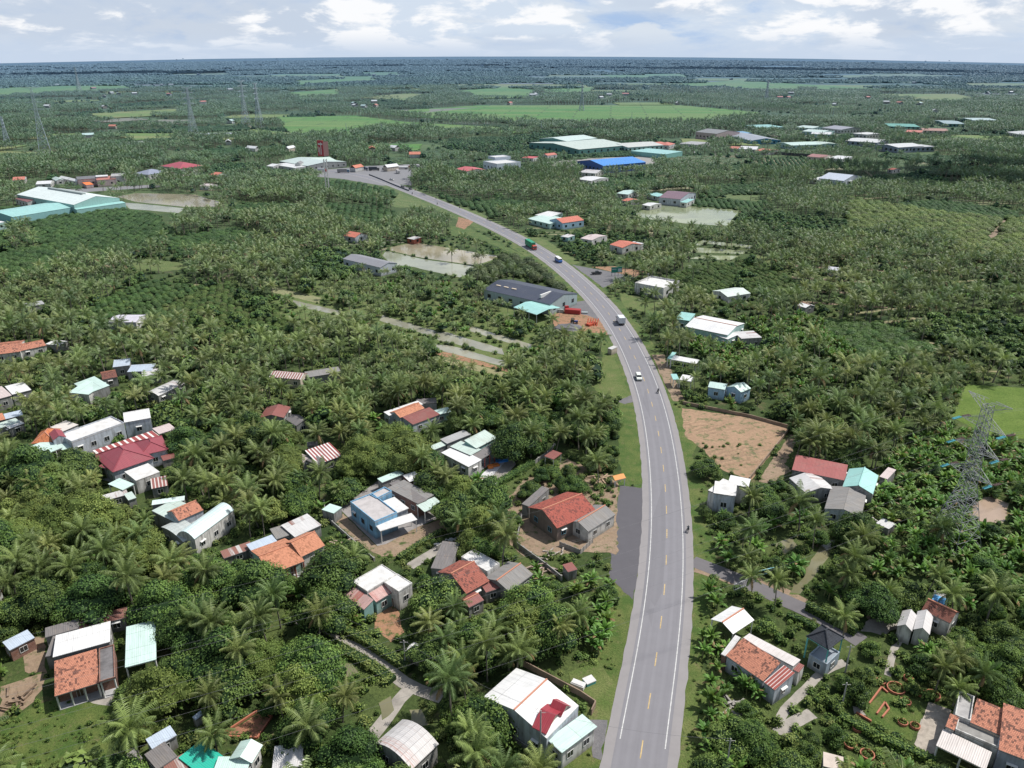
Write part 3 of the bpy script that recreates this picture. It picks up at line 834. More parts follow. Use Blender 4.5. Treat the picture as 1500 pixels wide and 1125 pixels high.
patch('dirt_yard', [(672,318),(695,324),(680,336),(668,332)], M_RED, .6, 1, 14)
patch('grass_slope', [(830,985),(880,970),(905,1010),(890,1080),(865,1100),(862,1040)], M_GR2, .5, 1, 9)
patch('gravel_yard', [(862,1055),(890,1055),(880,1115),(868,1110)], M_GRAV, .5, 1, 14)
patch('grass_slope', [(1005,1020),(1030,980),(1060,985),(1080,1040),(1055,1125),(990,1125)], M_GR2, .6, 0, 9)
patch('grass_slope', [(1014,850),(1032,858),(1035,890),(1012,900)], M_GR, .4, 1, 9)
patch('grass_lawn', [(0,1058),(85,1022),(180,1035),(150,1125),(0,1125)], M_GR, .6, 0, 9)
patch('junction_forecourt', [(440,253),(470,249),(540,243),(620,240),(625,246),(600,262),(604,272),(585,270),(560,272),(500,262),(455,258)], road_mat((.21,.205,.21), False, .5, False), .8, 1, 14, 'wide asphalt junction at the end of the road')
patch('paved_lot', [(860,232),(960,228),(960,240),(850,246)], M_CON, 1, 1, 14)
patch('paved_lot', [(795,238),(870,232),(860,246),(820,246)], M_CON, 1, 1, 14)
patch('rural_road', [(20,287),(45,280),(120,276),(235,270),(235,274),(130,281),(60,290)], road_mat((.21,.205,.21), False, .5, False), .3, 1, 14)
patch('clearing', [(192,385),(210,379),(260,384),(282,393),(240,398),(200,394)], M_GR2, 1, 1, 14)
patch('orchard_floor', [(240,450),(330,418),(480,478),(425,520),(280,505)], m_soil((.26, .20, .13), (.20, .15, .09), .12, .75), 1.5, 0, 0)
patch('orchard_floor', [(395,440),(470,405),(700,440),(800,470),(800,540),(740,560),(600,515),(420,470)], M_GR2, 1.5, 0, 0)
patch('field_strip', [(905,425),(940,440),(990,445),(960,462),(915,450)], M_GR2, .6, 1, 14)
patch('field_strip', [(1070,285),(1110,287),(1112,295),(1050,289)], M_GR2, .8, 1, 14)
patch('path_soil', [(1448,345),(1470,322),(1474,322),(1455,352)], M_DIRT, .3, 1, 14)
for k in range(4):
    patch('soil_strip', [(1165-k*5, 388+k*17), (1300, 396+k*18), (1300, 398+k*18), (1165-k*5, 391+k*17)], M_DIRT, .5, 0, 0)
# ponds
PW = m_water((.30, .31, .22), .12); PW2 = m_water((.33, .285, .185), .10); PG = m_water((.27, .30, .15), .10); PB = m_water((.46, .34, .25), .2); PS = m_water((.21, .195, .11), .12)
WN = [0]
def pond(poly, m, label=None, amp=.5):
    b = [(x, y) for x, y in poly]
    patch('pond_bank', [((x-sum(q[0] for q in b)/len(b))*1.04+sum(q[0] for q in b)/len(b), (y-sum(q[1] for q in b)/len(b))*1.06+sum(q[1] for q in b)/len(b)) for x, y in b], M_GR2, amp, 0, 0)
    return patch('pond', poly, m, amp, 1, 14, label)
pond([(535,370),(607,355),(733,376),(698,389),(620,378),(566,366)], PW2, 'square fish pond behind the grey barn')
pond([(560,374),(566,367.5),(620,380),(697,390.5),(676,407),(600,390),(575,388)], PW)
pond([(926,316),(964,299),(1084,308),(1064,331),(1010,328),(950,321)], PG, 'green fish pond beside the purple roofed house')
pond([(172,288),(200,283),(285,285),(325,297),(320,303),(270,303),(200,296)], PW2); pond([(180,297),(200,298),(270,305),(262,312),(190,306)], PW)
pond([(15,223),(70,222),(120,230),(95,233),(40,229)], m_water((.42,.42,.40), .1), None, 1)
pond([(290,195),(345,194),(370,199),(310,201)], m_water((.42,.42,.40), .1), None, 1)
pond([(160,210),(210,206),(235,209),(175,214)], m_water((.25,.28,.22), .1), None, 1)
pond([(1002,366),(1030,352),(1103,360),(1098,364),(1035,357)], PG); pond([(1000,372),(1022,363),(1094,367),(1088,372),(1020,370)], PG); pond([(1010,379),(1030,374),(1082,375),(1070,381)], PG)
pond([(1180,838),(1192,815),(1208,788),(1222,793),(1210,822),(1190,848),(1172,870),(1158,868)], PS, 'muddy ditch pool between the banana plants')
pond([(1134,798),(1160,787),(1168,800),(1150,812)], PS)
pond([(1425,732),(1450,728),(1478,738),(1470,768),(1425,762)], PB, 'brown mud pond behind the pylon base')
pond([(493,975),(515,972),(528,990),(505,992)], PS, None, .3); pond([(600,1040),(618,1040),(628,1062),(604,1066)], PS, None, .3); pond([(555,1030),(572,1020),(578,1040),(560,1055)], PS, None, .3)
pond([(452,1060),(468,1055),(475,1075),(458,1078)], PS, None, .3); pond([(1092,1095),(1110,1090),(1112,1110),(1094,1110)], PS, None, .3)
for a in ([(638,487),(655,487),(736,511),(738,520),(640,498)], [(640,505),(660,506),(742,530),(738,537),(638,512)], [(560,462),(640,486),(636,494),(556,470)], [(430,440),(500,456),(498,462),(430,448)], [(690,478),(780,505),(776,512),(688,485)]):
    pond(a, m_water((.32,.31,.23), .12), None, .4)
patch('dry_strip', [(640,523),(662,525),(746,548),(740,553),(640,531)], m_soil((.30,.28,.15),(.26,.24,.12),.2), .4, 1, 14)
patch('dry_strip', [(640,515),(660,517),(745,541),(742,545),(638,519)], M_RED, .4, 1, 14)
patch('dry_strip', [(398,420),(470,436),(468,445),(398,428)], m_soil((.30,.28,.15),(.20,.22,.10),.2), .4, 1, 14)
# lanes
lane('concrete_lane', [(436,905),(470,928),(520,950),(560,975),(592,1000),(612,1010),(648,1022)], 2.6, M_CON)
lane('concrete_lane', [(604,1006),(585,1025),(566,1052),(545,1078),(528,1095)], 2.4, M_CON, .049)
lane('asphalt_lane', [(1014,822),(1050,836),(1100,857),(1150,880),(1200,903),(1262,940)], 4.0, road_mat((.15,.14,.145), False, .5, False), .05)
lane('dirt_track', [(1096,842),(1130,856),(1180,882)], 2.0, M_DIRT, .047)
lane('garden_path', [(1140,1060),(1150,1040),(1180,1010),(1205,985),(1238,970)], 1.6, M_CON, .047)
lane('garden_path', [(1140,1075),(1160,1060),(1190,1045)], 2.2, M_CON, .051)
lane('garden_path', [(1300,990),(1310,950),(1318,938)], 1.2, M_CON, .048)
lane('garden_path', [(600,830),(640,806),(655,795)], 2.6, M_CON, .047)
lane('dirt_track', [(1355,1060),(1300,1040),(1290,1046),(1250,1040)], 1.5, M_CON, .046)
patch('stone_terrace', [(1360,1028),(1394,1041),(1370,1104),(1350,1105),(1340,1090)], m_conc((.42,.37,.31), .5, 1.5), .1, 1, 14)
patch('lawn_bed', [(1262,1040),(1300,1010),(1345,1025),(1355,1045),(1335,1085),(1290,1075)], M_GR, .4, 0, 5)
# ------------------------------------------------------------------ buildings
WHITE = m_wall((.62,.61,.58), .65); BLUEP = m_wall((.34,.50,.64), .3); PALEB = m_wall((.48,.52,.57), .5); BLUEW = m_wall((.20,.41,.60), .45); TEALW = m_wall((.25,.42,.40), .3); MINTW = m_wall((.36,.52,.49), .25)
GREYW = m_wall((.30,.30,.29), .7); CREAM = m_wall((.58,.50,.40), .45); BRICK = m_brick(); PINKW = m_wall((.50,.38,.36), .4); DKGRN = m_wall((.10,.24,.20), .3); BLUED = m_wall((.06,.12,.38), .3)
TILE = m_tile((.50,.215,.135), (.13,.06,.045), .7); TILE2 = m_tile((.36,.12,.085), (.11,.05,.04), .6); TILE3 = m_tile((.57,.25,.15), (.30,.13,.07), .35); TILE4 = m_tile((.52,.22,.14), (.12,.06,.045), .75); TILEF = m_tile((.60,.20,.13), (.4,.12,.08), .2)
TILED = m_tile((.22,.085,.06), (.07,.04,.03), .8); TILEN = m_tile((.05,.055,.065), (.03,.03,.035), .3)
MET_W = m_sheet((.78,.78,.77), .04, 1.0, .4, .34); MET_M = m_sheet((.58,.75,.69), .03, 1.0, .4, .34); MET_B = m_sheet((.50,.58,.68), .1, 1.0, .35, .3); MET_G = m_sheet((.42,.42,.42), .25, .9, .45, .6)
MET_R = m_sheet((.50,.48,.46), .95, .8, .6, .6); MET_RR = m_sheet((.27,.095,.08), .2, .9, .5, .5, (.2,.06,.05)); MET_MAR = m_sheet((.30,.062,.078), 0, 1.0, .45, .2); MET_T = m_sheet((.34,.62,.58), 0, 1.0, .45, .3)
MET_BL = m_sheet((.06,.28,.75), 0, 1.0, .4, .15); MET_DK = m_sheet((.055,.06,.085), 0, 1.0, .45, .15); MET_PG = m_sheet((.55,.66,.60), .12, .9, .5, .6); MET_GN = m_sheet((.03,.45,.33), 0, 1.2, .5, .2)
MET_OLD = m_sheet((.62,.61,.60), .35, .9, .5, .5); MET_PK = m_sheet((.62,.52,.50), .2, 1.0, .5, .4); MET_PUR = m_sheet((.20,.11,.13), 0, 1, .5, .2)
ASB = m_sheet((.20,.185,.18), 0, 1.1, .9, .8); ASB2 = m_sheet((.26,.25,.24), .12, 1.1, .9, .8, (.16,.12,.1)); STRIPE = m_strip(); SLAB = m_conc((.42,.41,.40), .5); SLABW = m_conc((.66,.65,.63), .3); SLABD = m_conc((.19,.18,.18), .7)
WOODR = m_plain((.30,.09,.06), .7); WCOL = m_plain((.7,.7,.68), .6); REDCOL = m_plain((.42,.08,.06), .6); TRIM = m_plain((.10,.10,.10), .6); TRIMW = m_plain((.65,.65,.63), .6); DARKIN = m_plain((.03,.035,.04), .9)
GLASS = m_glass(); DOORM = m_plain((.13,.08,.05), .6); DOORB = m_plain((.10,.18,.35), .5); RIDGE = m_plain((.50,.22,.14), .7); AQ = m_plain((.12,.42,.40), .6); FLOOR = m_conc((.42,.42,.42), .3)
HOOD = random.Random(3)
LAND = []     # landmarks for naming plants
FOOT = []     # footprints
def in_foot(x, y, pad=0.0):
    for ox, oy, ux, uy, w, vx, vy, d, R2 in FOOT:
        dx, dy = x-ox, y-oy
        if dx*dx+dy*dy > R2: continue
        a = dx*ux+dy*uy; b = dx*vx+dy*vy
        if -pad < a < w+pad and -pad < b < d+pad: return True
    return False

def blk(root, p1, p2, p3, z, roof, rm, wm, h=1.2, ax='u', ov=.35, par=0, op=False, win=True, fr=0, nc=0, cm=None, z0=0.0, wz=1.2, ridge=None, wside=None, th=.09, door=False, jit=0.0, dm=None, fm=None, zc=None):
    """one wing: p1-p2 is the eave in front, p3 the far corner next to p2 (points of the real roof seen at height z)"""
    far = root.location.y > 330
    zback = z + h if roof == 'shed' else z
    A = at(*p1, z); B = at(*p2, z); Cc = at(*p3, zc if zc else zback)
    zbase = zg(A.x, A.y)
    A.z = B.z = Cc.z = 0
    u = (B-A); w = u.length; u.normalize()
    v = (Cc-B) - u*(Cc-B).dot(u); d = v.length; v.normalize()
    if A.y > 700: d = min(d, 1.1*w + 6)
    ox = root.location
    O = Vector((A.x-ox.x, A.y-ox.y, 0))
    FOOT.append((A.x, A.y, u.x, u.y, w, v.x, v.y, d, (w+d+3)**2))
    P = lambda a, b, c: O + u*a + v*b + Vector((0, 0, c))
    # occlusion silhouettes
    sil = []
    for a, b in ((0,0),(w,0),(w,d),(0,d)):
        q = A + u*a + v*b
        for zz in (max(z0, z*.68), z, zback): sil.append(proj(q.x, q.y, zz + zbase)[:2])
    if roof in ('gable', 'hip', 'arc'):
        for a, b in (((0,d/2),(w,d/2)) if ax == 'u' else ((w/2,0),(w/2,d))):
            q = A+u*a+v*b; sil.append(proj(q.x, q.y, z+h+zbase)[:2])
    fill(HARD, hull(sil), 3)
    mb = MB(); n = Vector
    i0 = ov
    # roof
    if roof == 'flat':
        mb.box(P(0,0,z-.16), u*w, v*d, (0,0,.16))
        for f_i in range(len(mb.f)): pass
        if par > 0:
            t_ = .16; pm = 1
            mb.box(P(0,0,z+.002), u*w, v*t_, (0,0,par), 1); mb.box(P(0,d-t_,z+.002), u*w, v*t_, (0,0,par), 1)
            mb.box(P(0,t_,z+.002), u*t_, v*(d-2*t_), (0,0,par), 1); mb.box(P(w-t_,t_,z+.002), u*t_, v*(d-2*t_), (0,0,par), 1)
    elif roof == 'shed':
        mb.slab([P(0,0,z), P(w,0,z), P(w,d,z+h), P(0,d,z+h)], th, 0, u)
    elif roof == 'gable':
        if ax == 'u':
            mb.slab([P(0,0,z), P(w,0,z), P(w,d/2,z+h), P(0,d/2,z+h)], th, 0, u)
            mb.slab([P(w,d,z), P(0,d,z), P(0,d/2,z+h), P(w,d/2,z+h)], th, 0, u)
        else:
            mb.slab([P(0,0,z), P(0,d,z), P(w/2,d,z+h), P(w/2,0,z+h)], th, 0, v)
            mb.slab([P(w,0,z), P(w,d,z), P(w/2,d,z+h), P(w/2,0,z+h)], th, 0, v)
    elif roof == 'hip':
        if w >= d:
            r0, r1 = P(d/2,d/2,z+h), P(w-d/2,d/2,z+h)
            if w-d < .3: r1 = r0
        else:
            r0, r1 = P(w/2,w/2,z+h), P(w/2,d-w/2,z+h)
        if w >= d:
            mb.slab([P(0,0,z), P(w,0,z), r1] + ([r0] if r1 is not r0 else []), th, 0, u); mb.slab([P(w,d,z), P(0,d,z), r0] + ([r1] if r1 is not r0 else []), th, 0, u)
            mb.slab([P(0,0,z), r0, P(0,d,z)], th, 0, v); mb.slab([P(w,0,z), r1, P(w,d,z)], th, 0, v)
        else:
            mb.slab([P(0,0,z), P(0,d,z), r1, r0], th, 0, v); mb.slab([P(w,0,z), P(w,d,z), r1, r0], th, 0, v)
            mb.slab([P(0,0,z), P(w,0,z), r0], th, 0, u); mb.slab([P(0,d,z), P(w,d,z), r1], th, 0, u)
    elif roof == 'arc':
        N = 7
        for k in range(N):
            f0 = k/N; f1 = (k+1)/N; z1 = z+h*(1-(2*f0-1)**2); z2 = z+h*(1-(2*f1-1)**2)
            if ax == 'u': mb.slab([P(0,d*f0,z1), P(w,d*f0,z1), P(w,d*f1,z2), P(0,d*f1,z2)], th, 0, u)
            else: mb.slab([P(w*f0,0,z1), P(w*f0,d,z1), P(w*f1,d,z2), P(w*f1,0,z2)], th, 0, v)
    ro = mb.build('roof', [rm, wm if par else rm], root)
    if roof in ('gable', 'hip') and not far and ridge is not False:
        rb = MB(); RM = ridge or RIDGE
        if roof == 'gable':
            a, b = (P(-.02,d/2,z+h+.02), P(w+.02,d/2,z+h+.02)) if ax == 'u' else (P(w/2,-.02,z+h+.02), P(w/2,d+.02,z+h+.02))
            rb.bar(a, b, .24)
        else:
            rb.bar(r0, r1, .22)
            for c_, e in ((P(0,0,z),r0),(P(w,0,z),r1 if w >= d else r0),(P(w,d,z),r1),(P(0,d,z),r0 if w >= d else r1)): rb.bar(c_ + Vector((0,0,.04)), e + Vector((0,0,.03)), .2)
        rb.build('ridge_cap', RM, ro)
    # walls
    a0, a1, b0, b1 = i0, w-i0, i0+fr, d-i0
    if roof == 'flat' and ov == 0: a0, a1, b0, b1 = .003, w-.003, fr+.003, d-.003
    def rz_(a, b):
        if roof == 'shed': return z + h*b/d - th
        if roof == 'gable':
            return z + h*(1-abs(2*((b/d) if ax == 'u' else (a/w))-1)) - th
        if roof == 'arc': return z + h*(1-(2*((b/d) if ax == 'u' else (a/w))-1)**2) - th
        return z - (.16 if roof == 'flat' else th)
    if not op:
        wb = MB(); t_ = .14
        def wallpanel(pa, pb):
            (aa, ab), (ba, bb) = pa, pb
            N = 1
            if roof in ('gable', 'arc'):
                N = 8 if roof == 'arc' else 2
            tops = []
            for k in range(N+1):
                q = (aa+(ba-aa)*k/N, ab+(bb-ab)*k/N)
                if roof == 'gable' and N == 2 and k == 1:   # break at the ridge even when the front is recessed
                    if ax == 'u' and abs(aa-ba) < .01: q = (aa, d/2)
                    if ax == 'v' and abs(ab-bb) < .01: q = (w/2, ab)
                tops.append(q)
            L = 0
            for k in range(N):
                q0, q1 = tops[k], tops[k+1]; l = math.hypot(q1[0]-q0[0], q1[1]-q0[1])
                h0, h1 = rz_(*q0), rz_(*q1)
                wb.add([P(q0[0],q0[1],z0), P(q1[0],q1[1],z0), P(q1[0],q1[1],h1), P(q0[0],q0[1],h0)], 0, [(L,0),(L+l,0),(L+l,h1),(L,h0)]); L += l
        wallpanel((a0,b0),(a1,b0)); wallpanel((a1,b0),(a1,b1)); wallpanel((a1,b1),(a0,b1)); wallpanel((a0,b1),(a0,b0))
        wo_ = wb.build('wall', wm, root)
        # openings on the sides one can see
        camd = Vector((-A.x, -A.y, 0)).normalized()
        hh = z - z0
        sides = [('f', P(a0,b0,0), u, a1-a0, -v), ('r', P(a1,b0,0), v, b1-b0, u), ('l', P(a0,b1,0), -v, b1-b0, -u), ('k', P(a1,b1,0), -u, a1-a0, v)]
        for sn, o_, dr, L, nn in sides:
            if wside is not None and sn not in wside: continue
            if not win or nn.dot(camd) < .05 or hh < 2.1 or L < 2.6: continue
            nwin = max(1, int(L/(3.4 if not far else 5.5)))
            if far: nwin = min(nwin, 8)
            rows = 2 if hh > 6 and not far else 1
            for rr in range(rows):
              for k in range(nwin):
                c = (k+.5)/nwin*L
                isdoor = (door and sn == 'f' and k == nwin//2 and rr == 0) or (door and sn in 'rl' and nwin > 1 and k == nwin-1 and rr == 0)
                ww = .95 if isdoor else wz; wh = 2.0 if isdoor else min(wz*.95, hh*.4); zb = z0+.02 if isdoor else z0+hh*.36+rr*3.0*0
                if rows == 2 and not isdoor: zb = z0 + (1.0 if rr == 0 else hh*.5+.8)
                if far: ww *= 1.3; wh *= 1.2
                g_ = MB(); g_.box(o_ + dr*(c-ww/2) + nn*.02 + n((0,0,zb)), dr*ww, nn*.03, (0,0,wh))
                wi = g_.build('door' if isdoor else 'window', (dm or DOORM) if isdoor else GLASS, root)
                if not far:
                    f_ = MB(); e = .07
                    for (aa, bb, ll, hh_) in ((-e,-e,ww+2*e,e),(-e,wh,ww+2*e,e),(-e,0,e,wh),(ww,0,e,wh),(ww/2-.03,0,.06,wh)):
                        f_.box(o_ + dr*(c-ww/2+aa) + nn*.022 + n((0,0,zb+bb)), dr*ll, nn*.07, (0,0,hh_))
                    f_.build('frame', fm or TRIMW, wi)
                    if not isdoor and hh > 2.6 and rows == 1 and HOOD.random() < .3:
                        s_ = MB(); s_.slab([o_ + dr*(c-ww/2-.15)+nn*.04+n((0,0,zb+wh+.32)), o_ + dr*(c+ww/2+.15)+nn*.04+n((0,0,zb+wh+.32)), o_ + dr*(c+ww/2+.15)+nn*.45+n((0,0,zb+wh+.18)), o_ + dr*(c-ww/2-.15)+nn*.45+n((0,0,zb+wh+.18))], .05)
                        s_.build('hood', TRIMW, wi)
    if op and not nc:
        nc = max(2, int(w/3.5)+1)
    if nc:
        zt = rz_(.2, .2) - (.0 if roof != 'flat' else .0)
        cmm = cm or WCOL
        for k in range(nc):
            cc = .2 + (w-.4)*k/(nc-1)
            pb = MB(); pb.cbox(P(cc,.25,z0), .2, .2, rz_(cc,.25)-z0-.01); pb.build('column', cmm, root)
            if op:
                pb = MB(); pb.cbox(P(cc,d-.25,z0), .16, .16, rz_(cc,d-.25)-z0-.01); pb.build('column', cmm, root)
        if not far and not op:
            fl = MB(); fl.box(P(.1,.1,z0+.003), u*(w-.2), v*(fr+.2), (0,0,.14)); fl.build('floor', FLOOR, root)
    if fr > 0 or op:
        bm_ = MB(); e = rz_(w/2, .15)
        if roof in ('flat', 'shed', 'hip') or ax == 'u': bm_.box(P(.12,.14,z-th-.24), u*(w-.24), v*.14, (0,0,.22)); bm_.build('beam', cmm if (nc) else TRIM, root)
    # gutter / fascia line
    if not far and roof in ('shed', 'gable') and not op:
        fb = MB()
        if roof == 'shed' or ax == 'u': fb.box(P(0,-.07,z-.16), u*w, v*.07, (0,0,.13))
        else: fb.box(P(-.07,0,z-.16), u*.07, v*d, (0,0,.13))
        fb.build('gutter', TRIM, ro)
    return dict(P=P, w=w, d=d, u=u, v=v, z=z, A=A)

def bld(name, px, label, cat, short=None, group=None):
    p = at(*px, 0)
    r = empty(name, (p.x, p.y, zg(p.x, p.y)), label, cat, group)
    if short: LAND.append((p.x, p.y, short))
    return r

# --- near left -------------------------------------------------------------
r = bld('tiled_house', (125,1010), 'terracotta tiled house with brick veranda, white posts and a white metal rear roof', 'house', 'brick veranda house')
blk(r, (80,1020),(145,1000),(139,951), 3.3, 'shed', TILE, BRICK, 1.1, fr=1.8, nc=4, ov=.2, door=True)
blk(r, (145.5,1000),(169,993),(164,946), 3.7, 'flat', SLABD, BRICK, fr=1.8, ov=.1, par=.25, nc=2, win=False)
blk(r, (77,963),(161,940),(156,911), 4.5, 'shed', MET_W, GREYW, -.7, ov=.15)
blk(r, (66,962),(78,960),(76,932), 3.0, 'shed', ASB, GREYW, .2, ov=.1, win=False)
r = bld('long_shed', (120,915), 'long low shed of grey and rusty sheets behind the white metal roof', 'shed', 'rusty long shed')
blk(r, (66,934),(116,920),(112,907), 3.0, 'shed', ASB, GREYW, .3, ov=.1); blk(r, (116,922),(187,904),(184,889), 2.8, 'shed', MET_R, GREYW, .3, ov=.1)
r = bld('metal_shed', (205,960), 'open sided shed with a pale mint metal roof beside the brick veranda house', 'shed', 'mint shed')
blk(r, (183,978),(229,966),(218,910), 3.6, 'shed', MET_M, GREYW, .4, op=True)
r = bld('small_shed', (32,945), 'small shed with a bluish metal roof near the left edge', 'shed', 'bluish shed')
blk(r, (14,953),(51,934),(46,919), 2.6, 'shed', MET_B, BRICK, .3, ov=.1)
r = bld('tiled_house', (10,850), 'weathered red tiled house cut by the left edge of the photo', 'house', 'weathered red house')
blk(r, (-42,886),(4,858),(36,822), 3.5, 'gable', TILE2, WHITE, 2.0, 'v')
r = bld('small_shed', (236,1095), 'grey metal roofed hut behind the dark panelled roof at the bottom edge', 'shed', 'grey metal hut')
blk(r, (223,1098),(259,1077),(246,1064), 2.6, 'shed', MET_B, GREYW, .3, ov=.1)
r = bld('small_shed', (235,1118), 'dark grey roofed shed at the bottom edge beside the green tarpaulin shed', 'shed', 'dark grey shed')
blk(r, (230,1128),(260,1108),(236,1089), 2.8, 'shed', ASB, GREYW, .3, ov=.1); blk(r, (248,1140),(280,1122),(262,1107), 2.5, 'shed', MET_R, GREYW, .2, ov=.1)
r = bld('small_shed', (194,1118), 'tiny turquoise walled hut with a ribbed grey roof', 'shed', 'turquoise hut')
blk(r, (190,1123),(209,1110),(195,1098), 2.3, 'shed', ASB2, TEALW, .2, ov=.1, win=False)
r = bld('tarpaulin_shed', (300,1112), 'shed covered with bright green netting at the bottom edge', 'shed', 'green netting shed')
blk(r, (300,1140),(333,1112),(290,1087), 2.6, 'shed', MET_GN, GREYW, .3, op=True)
r = bld('metal_roofed_house', (370,1115), 'house with pale mint and rusty patched sheets cut by the bottom edge', 'house', 'patched mint house')
blk(r, (336,1112),(369,1118),(400,1094), 3.4, 'gable', MET_M, WHITE, .9, 'v', ridge=False); blk(r, (398,1128),(442,1122),(402,1093), 2.9, 'shed', MET_OLD, WHITE, .3, ov=.1); blk(r, (310,1135),(360,1135),(348,1108), 3.0, 'shed', MET_M, WHITE, .3, ov=.1)
r = bld('hut', (303,1036), 'tiny hut with a bluish sheet roof among the shrubs', 'shed')
blk(r, (301,1037),(313,1034),(311,1028), 2.0, 'shed', MET_B, GREYW, .2, ov=.05, win=False)
r = bld('hut', (292,1052), 'low lean-to with a grey sheet roof above the green netting shed', 'shed')
blk(r, (287,1055),(299,1045),(293,1041), 2.0, 'shed', MET_B, GREYW, .2, ov=.05, win=False)
# --- orange house and sheds ---
r = bld('orange_tiled_house', (425,825), 'bright orange tiled house with red veranda posts and two roof ridges', 'house', 'bright orange tiled house')
blk(r, (394,842),(446,822),(421,787), 3.5, 'gable', TILE3, MINTW, 1.5, 'u', fr=1.4, nc=5, cm=REDCOL, ov=.25, door=True)
blk(r, (441,816),(476,799),(457,776), 3.9, 'gable', TILE3, WHITE, 1.9, 'u', ov=.25)
r = bld('metal_shed', (435,772), 'grey patched sheet roof shed behind the bright orange house', 'shed', 'grey patched shed')
blk(r, (432,787),(471,769),(455,750), 3.0, 'shed', MET_OLD, GREYW, .4, ov=.15); blk(r, (405,790),(432,781),(425,765), 2.7, 'shed', ASB2, GREYW, .3, ov=.15)
r = bld('metal_shed', (382,800), 'bluish metal lean-to beside the bright orange tiled house', 'shed', 'bluish lean-to')
blk(r, (372,812),(410,797),(398,783), 3.0, 'shed', MET_B, GREYW, .3, ov=.15); blk(r, (328,818),(372,803),(368,792), 2.4, 'shed', MET_R, GREYW, .3, ov=.15)
# --- white flat roof with rust lean-to ---
r = bld('flat_roofed_house', (565,885), 'white walled house with a white roof and a rusty striped sheet lean-to', 'house', 'white house with rusty lean-to')
blk(r, (516,852),(538,867),(583,842), 4.62, 'flat', SLABW, WHITE, ov=.06, par=.12)
blk(r, (562,853),(584,867),(605,855), 4.6, 'flat', SLABW, WHITE, ov=.06, par=.12, door=True)
blk(r, (551,882),(574,868),(561,855), 3.2, 'shed', m_sheet((.55,.35,.32), .55, .5, .5, .6, (.28,.08,.06)), TEALW, .9, ov=.12)
blk(r, (497,867),(533,893),(551,881), 3.19, 'shed', m_sheet((.55,.35,.32), .55, .5, .5, .6, (.28,.08,.06)), TEALW, .9, ov=.12)
# --- brown tile complex ---
r = bld('brown_tiled_house', (690,855), 'old brown tiled house with concrete slab roof and grey asbestos wings', 'house', 'brown tiled house')
blk(r, (640,838),(683,870),(716,850), 3.6, 'gable', TILE2, GREYW, 2.2, 'v', ov=.25)
blk(r, (631,832),(658,835),(692,797), 3.4, 'shed', ASB, GREYW, .3, ov=.1)
blk(r, (714,838),(732,826),(697,803), 3.9, 'flat', SLABW, WHITE, ov=0, par=.2)
blk(r, (746,867),(781,841),(751,818), 3.2, 'gable', ASB2, GREYW, 1.1, 'u', ov=.2)
blk(r, (687,890),(709,879),(692,866), 2.8, 'gable', MET_RR, GREYW, .5, 'u', ov=.1); blk(r, (712,868),(733,861),(722,849), 2.8, 'shed', MET_RR, GREYW, .4, ov=.1)
r = bld('small_shed', (611,955), 'small shed with a pale bleached sheet roof beside the concrete lane', 'shed', 'pale small shed')
blk(r, (612,962),(625,948),(611,936), 2.3, 'gable', MET_OLD, GREYW, .4, 'v', ov=.1, ridge=False)
r = bld('barn', (600,1110), 'barn with bleached grey and rust patched sheets at the end of the lane', 'barn', 'patched barn')
blk(r, (549,1089),(603,1128),(640,1088), 3.8, 'arc', m_sheet((.58,.56,.55), .5, .9, .5, .5, (.30,.11,.07)), GREYW, 1.3, 'v', ov=.2)
# --- big white house ---
r = bld('white_house', (785,1070), 'big white two tone house with white gable roof, red dormer and mint porch', 'house', 'big white house')
B = blk(r, (708,1021),(801,1082),(845,1032), 4.9, 'gable', MET_W, PALEB, 1.5, 'v', ov=.06, wz=1.1, wside='fr')
P = B['P']; w_, d_ = B['w'], B['d']
rl = r.location
for low0, low1, rg1, rg0 in (((779,1065),(800,1076),(814,1048),(792,1038)), ((803,1042),(822,1050),(830,1033),(810,1024))):
    a_, b_, c_, d2 = at(*low0, 5.5)-rl, at(*low1, 5.3)-rl, at(*rg1, 6.6)-rl, at(*rg0, 6.7)-rl
    mb = MB(); mb.slab([a_, b_, c_, d2], .1); e_, f_ = c_ + Vector((c_.x-b_.x, c_.y-b_.y, -1.3)), d2 + Vector((d2.x-a_.x, d2.y-a_.y, -1.2)); mb.slab([d2, c_, e_, f_], .1)
    mb.build('dormer_roof', m_sheet((.32,.035,.05), 0, .35, .5, .4), r)
    mb = MB(); ins = (a_-b_).normalized()*.35; mb.add([b_+ins-Vector((0,0,.15)), c_+ins-Vector((0,0,.15)), e_+ins-Vector((0,0,.15))]); mb.build('dormer_gable', CREAM, r)
blk(r, (801,1083),(823,1103),(865,1056), 3.9, 'shed', MET_M, WHITE, .01, ov=.3, fr=0, nc=2, win=True, zc=3.9)
r = bld('gravestone', (847,1005), 'pale concrete slab tomb on the grass behind the big white house, left one', 'tomb')
mb = MB(); mb.cbox((0,0,0), 2.4, 1.3, .7, 0, -.5); mb.cbox((0,0,.7), 2.1, 1.0, .15, 0, -.5); mb.build('slab', SLABW, r)
r = bld('gravestone', (863,1000), 'pale concrete tomb with a turquoise base on the grass, right one', 'tomb')
mb = MB(); mb.cbox((0,0,0), 1.8, 1.5, .6, 0, .5); mb.build('base', AQ, r); mb = MB(); mb.cbox((0,0,.6), 1.9, 1.6, .15, 0, .5); mb.build('slab', SLABW, r)
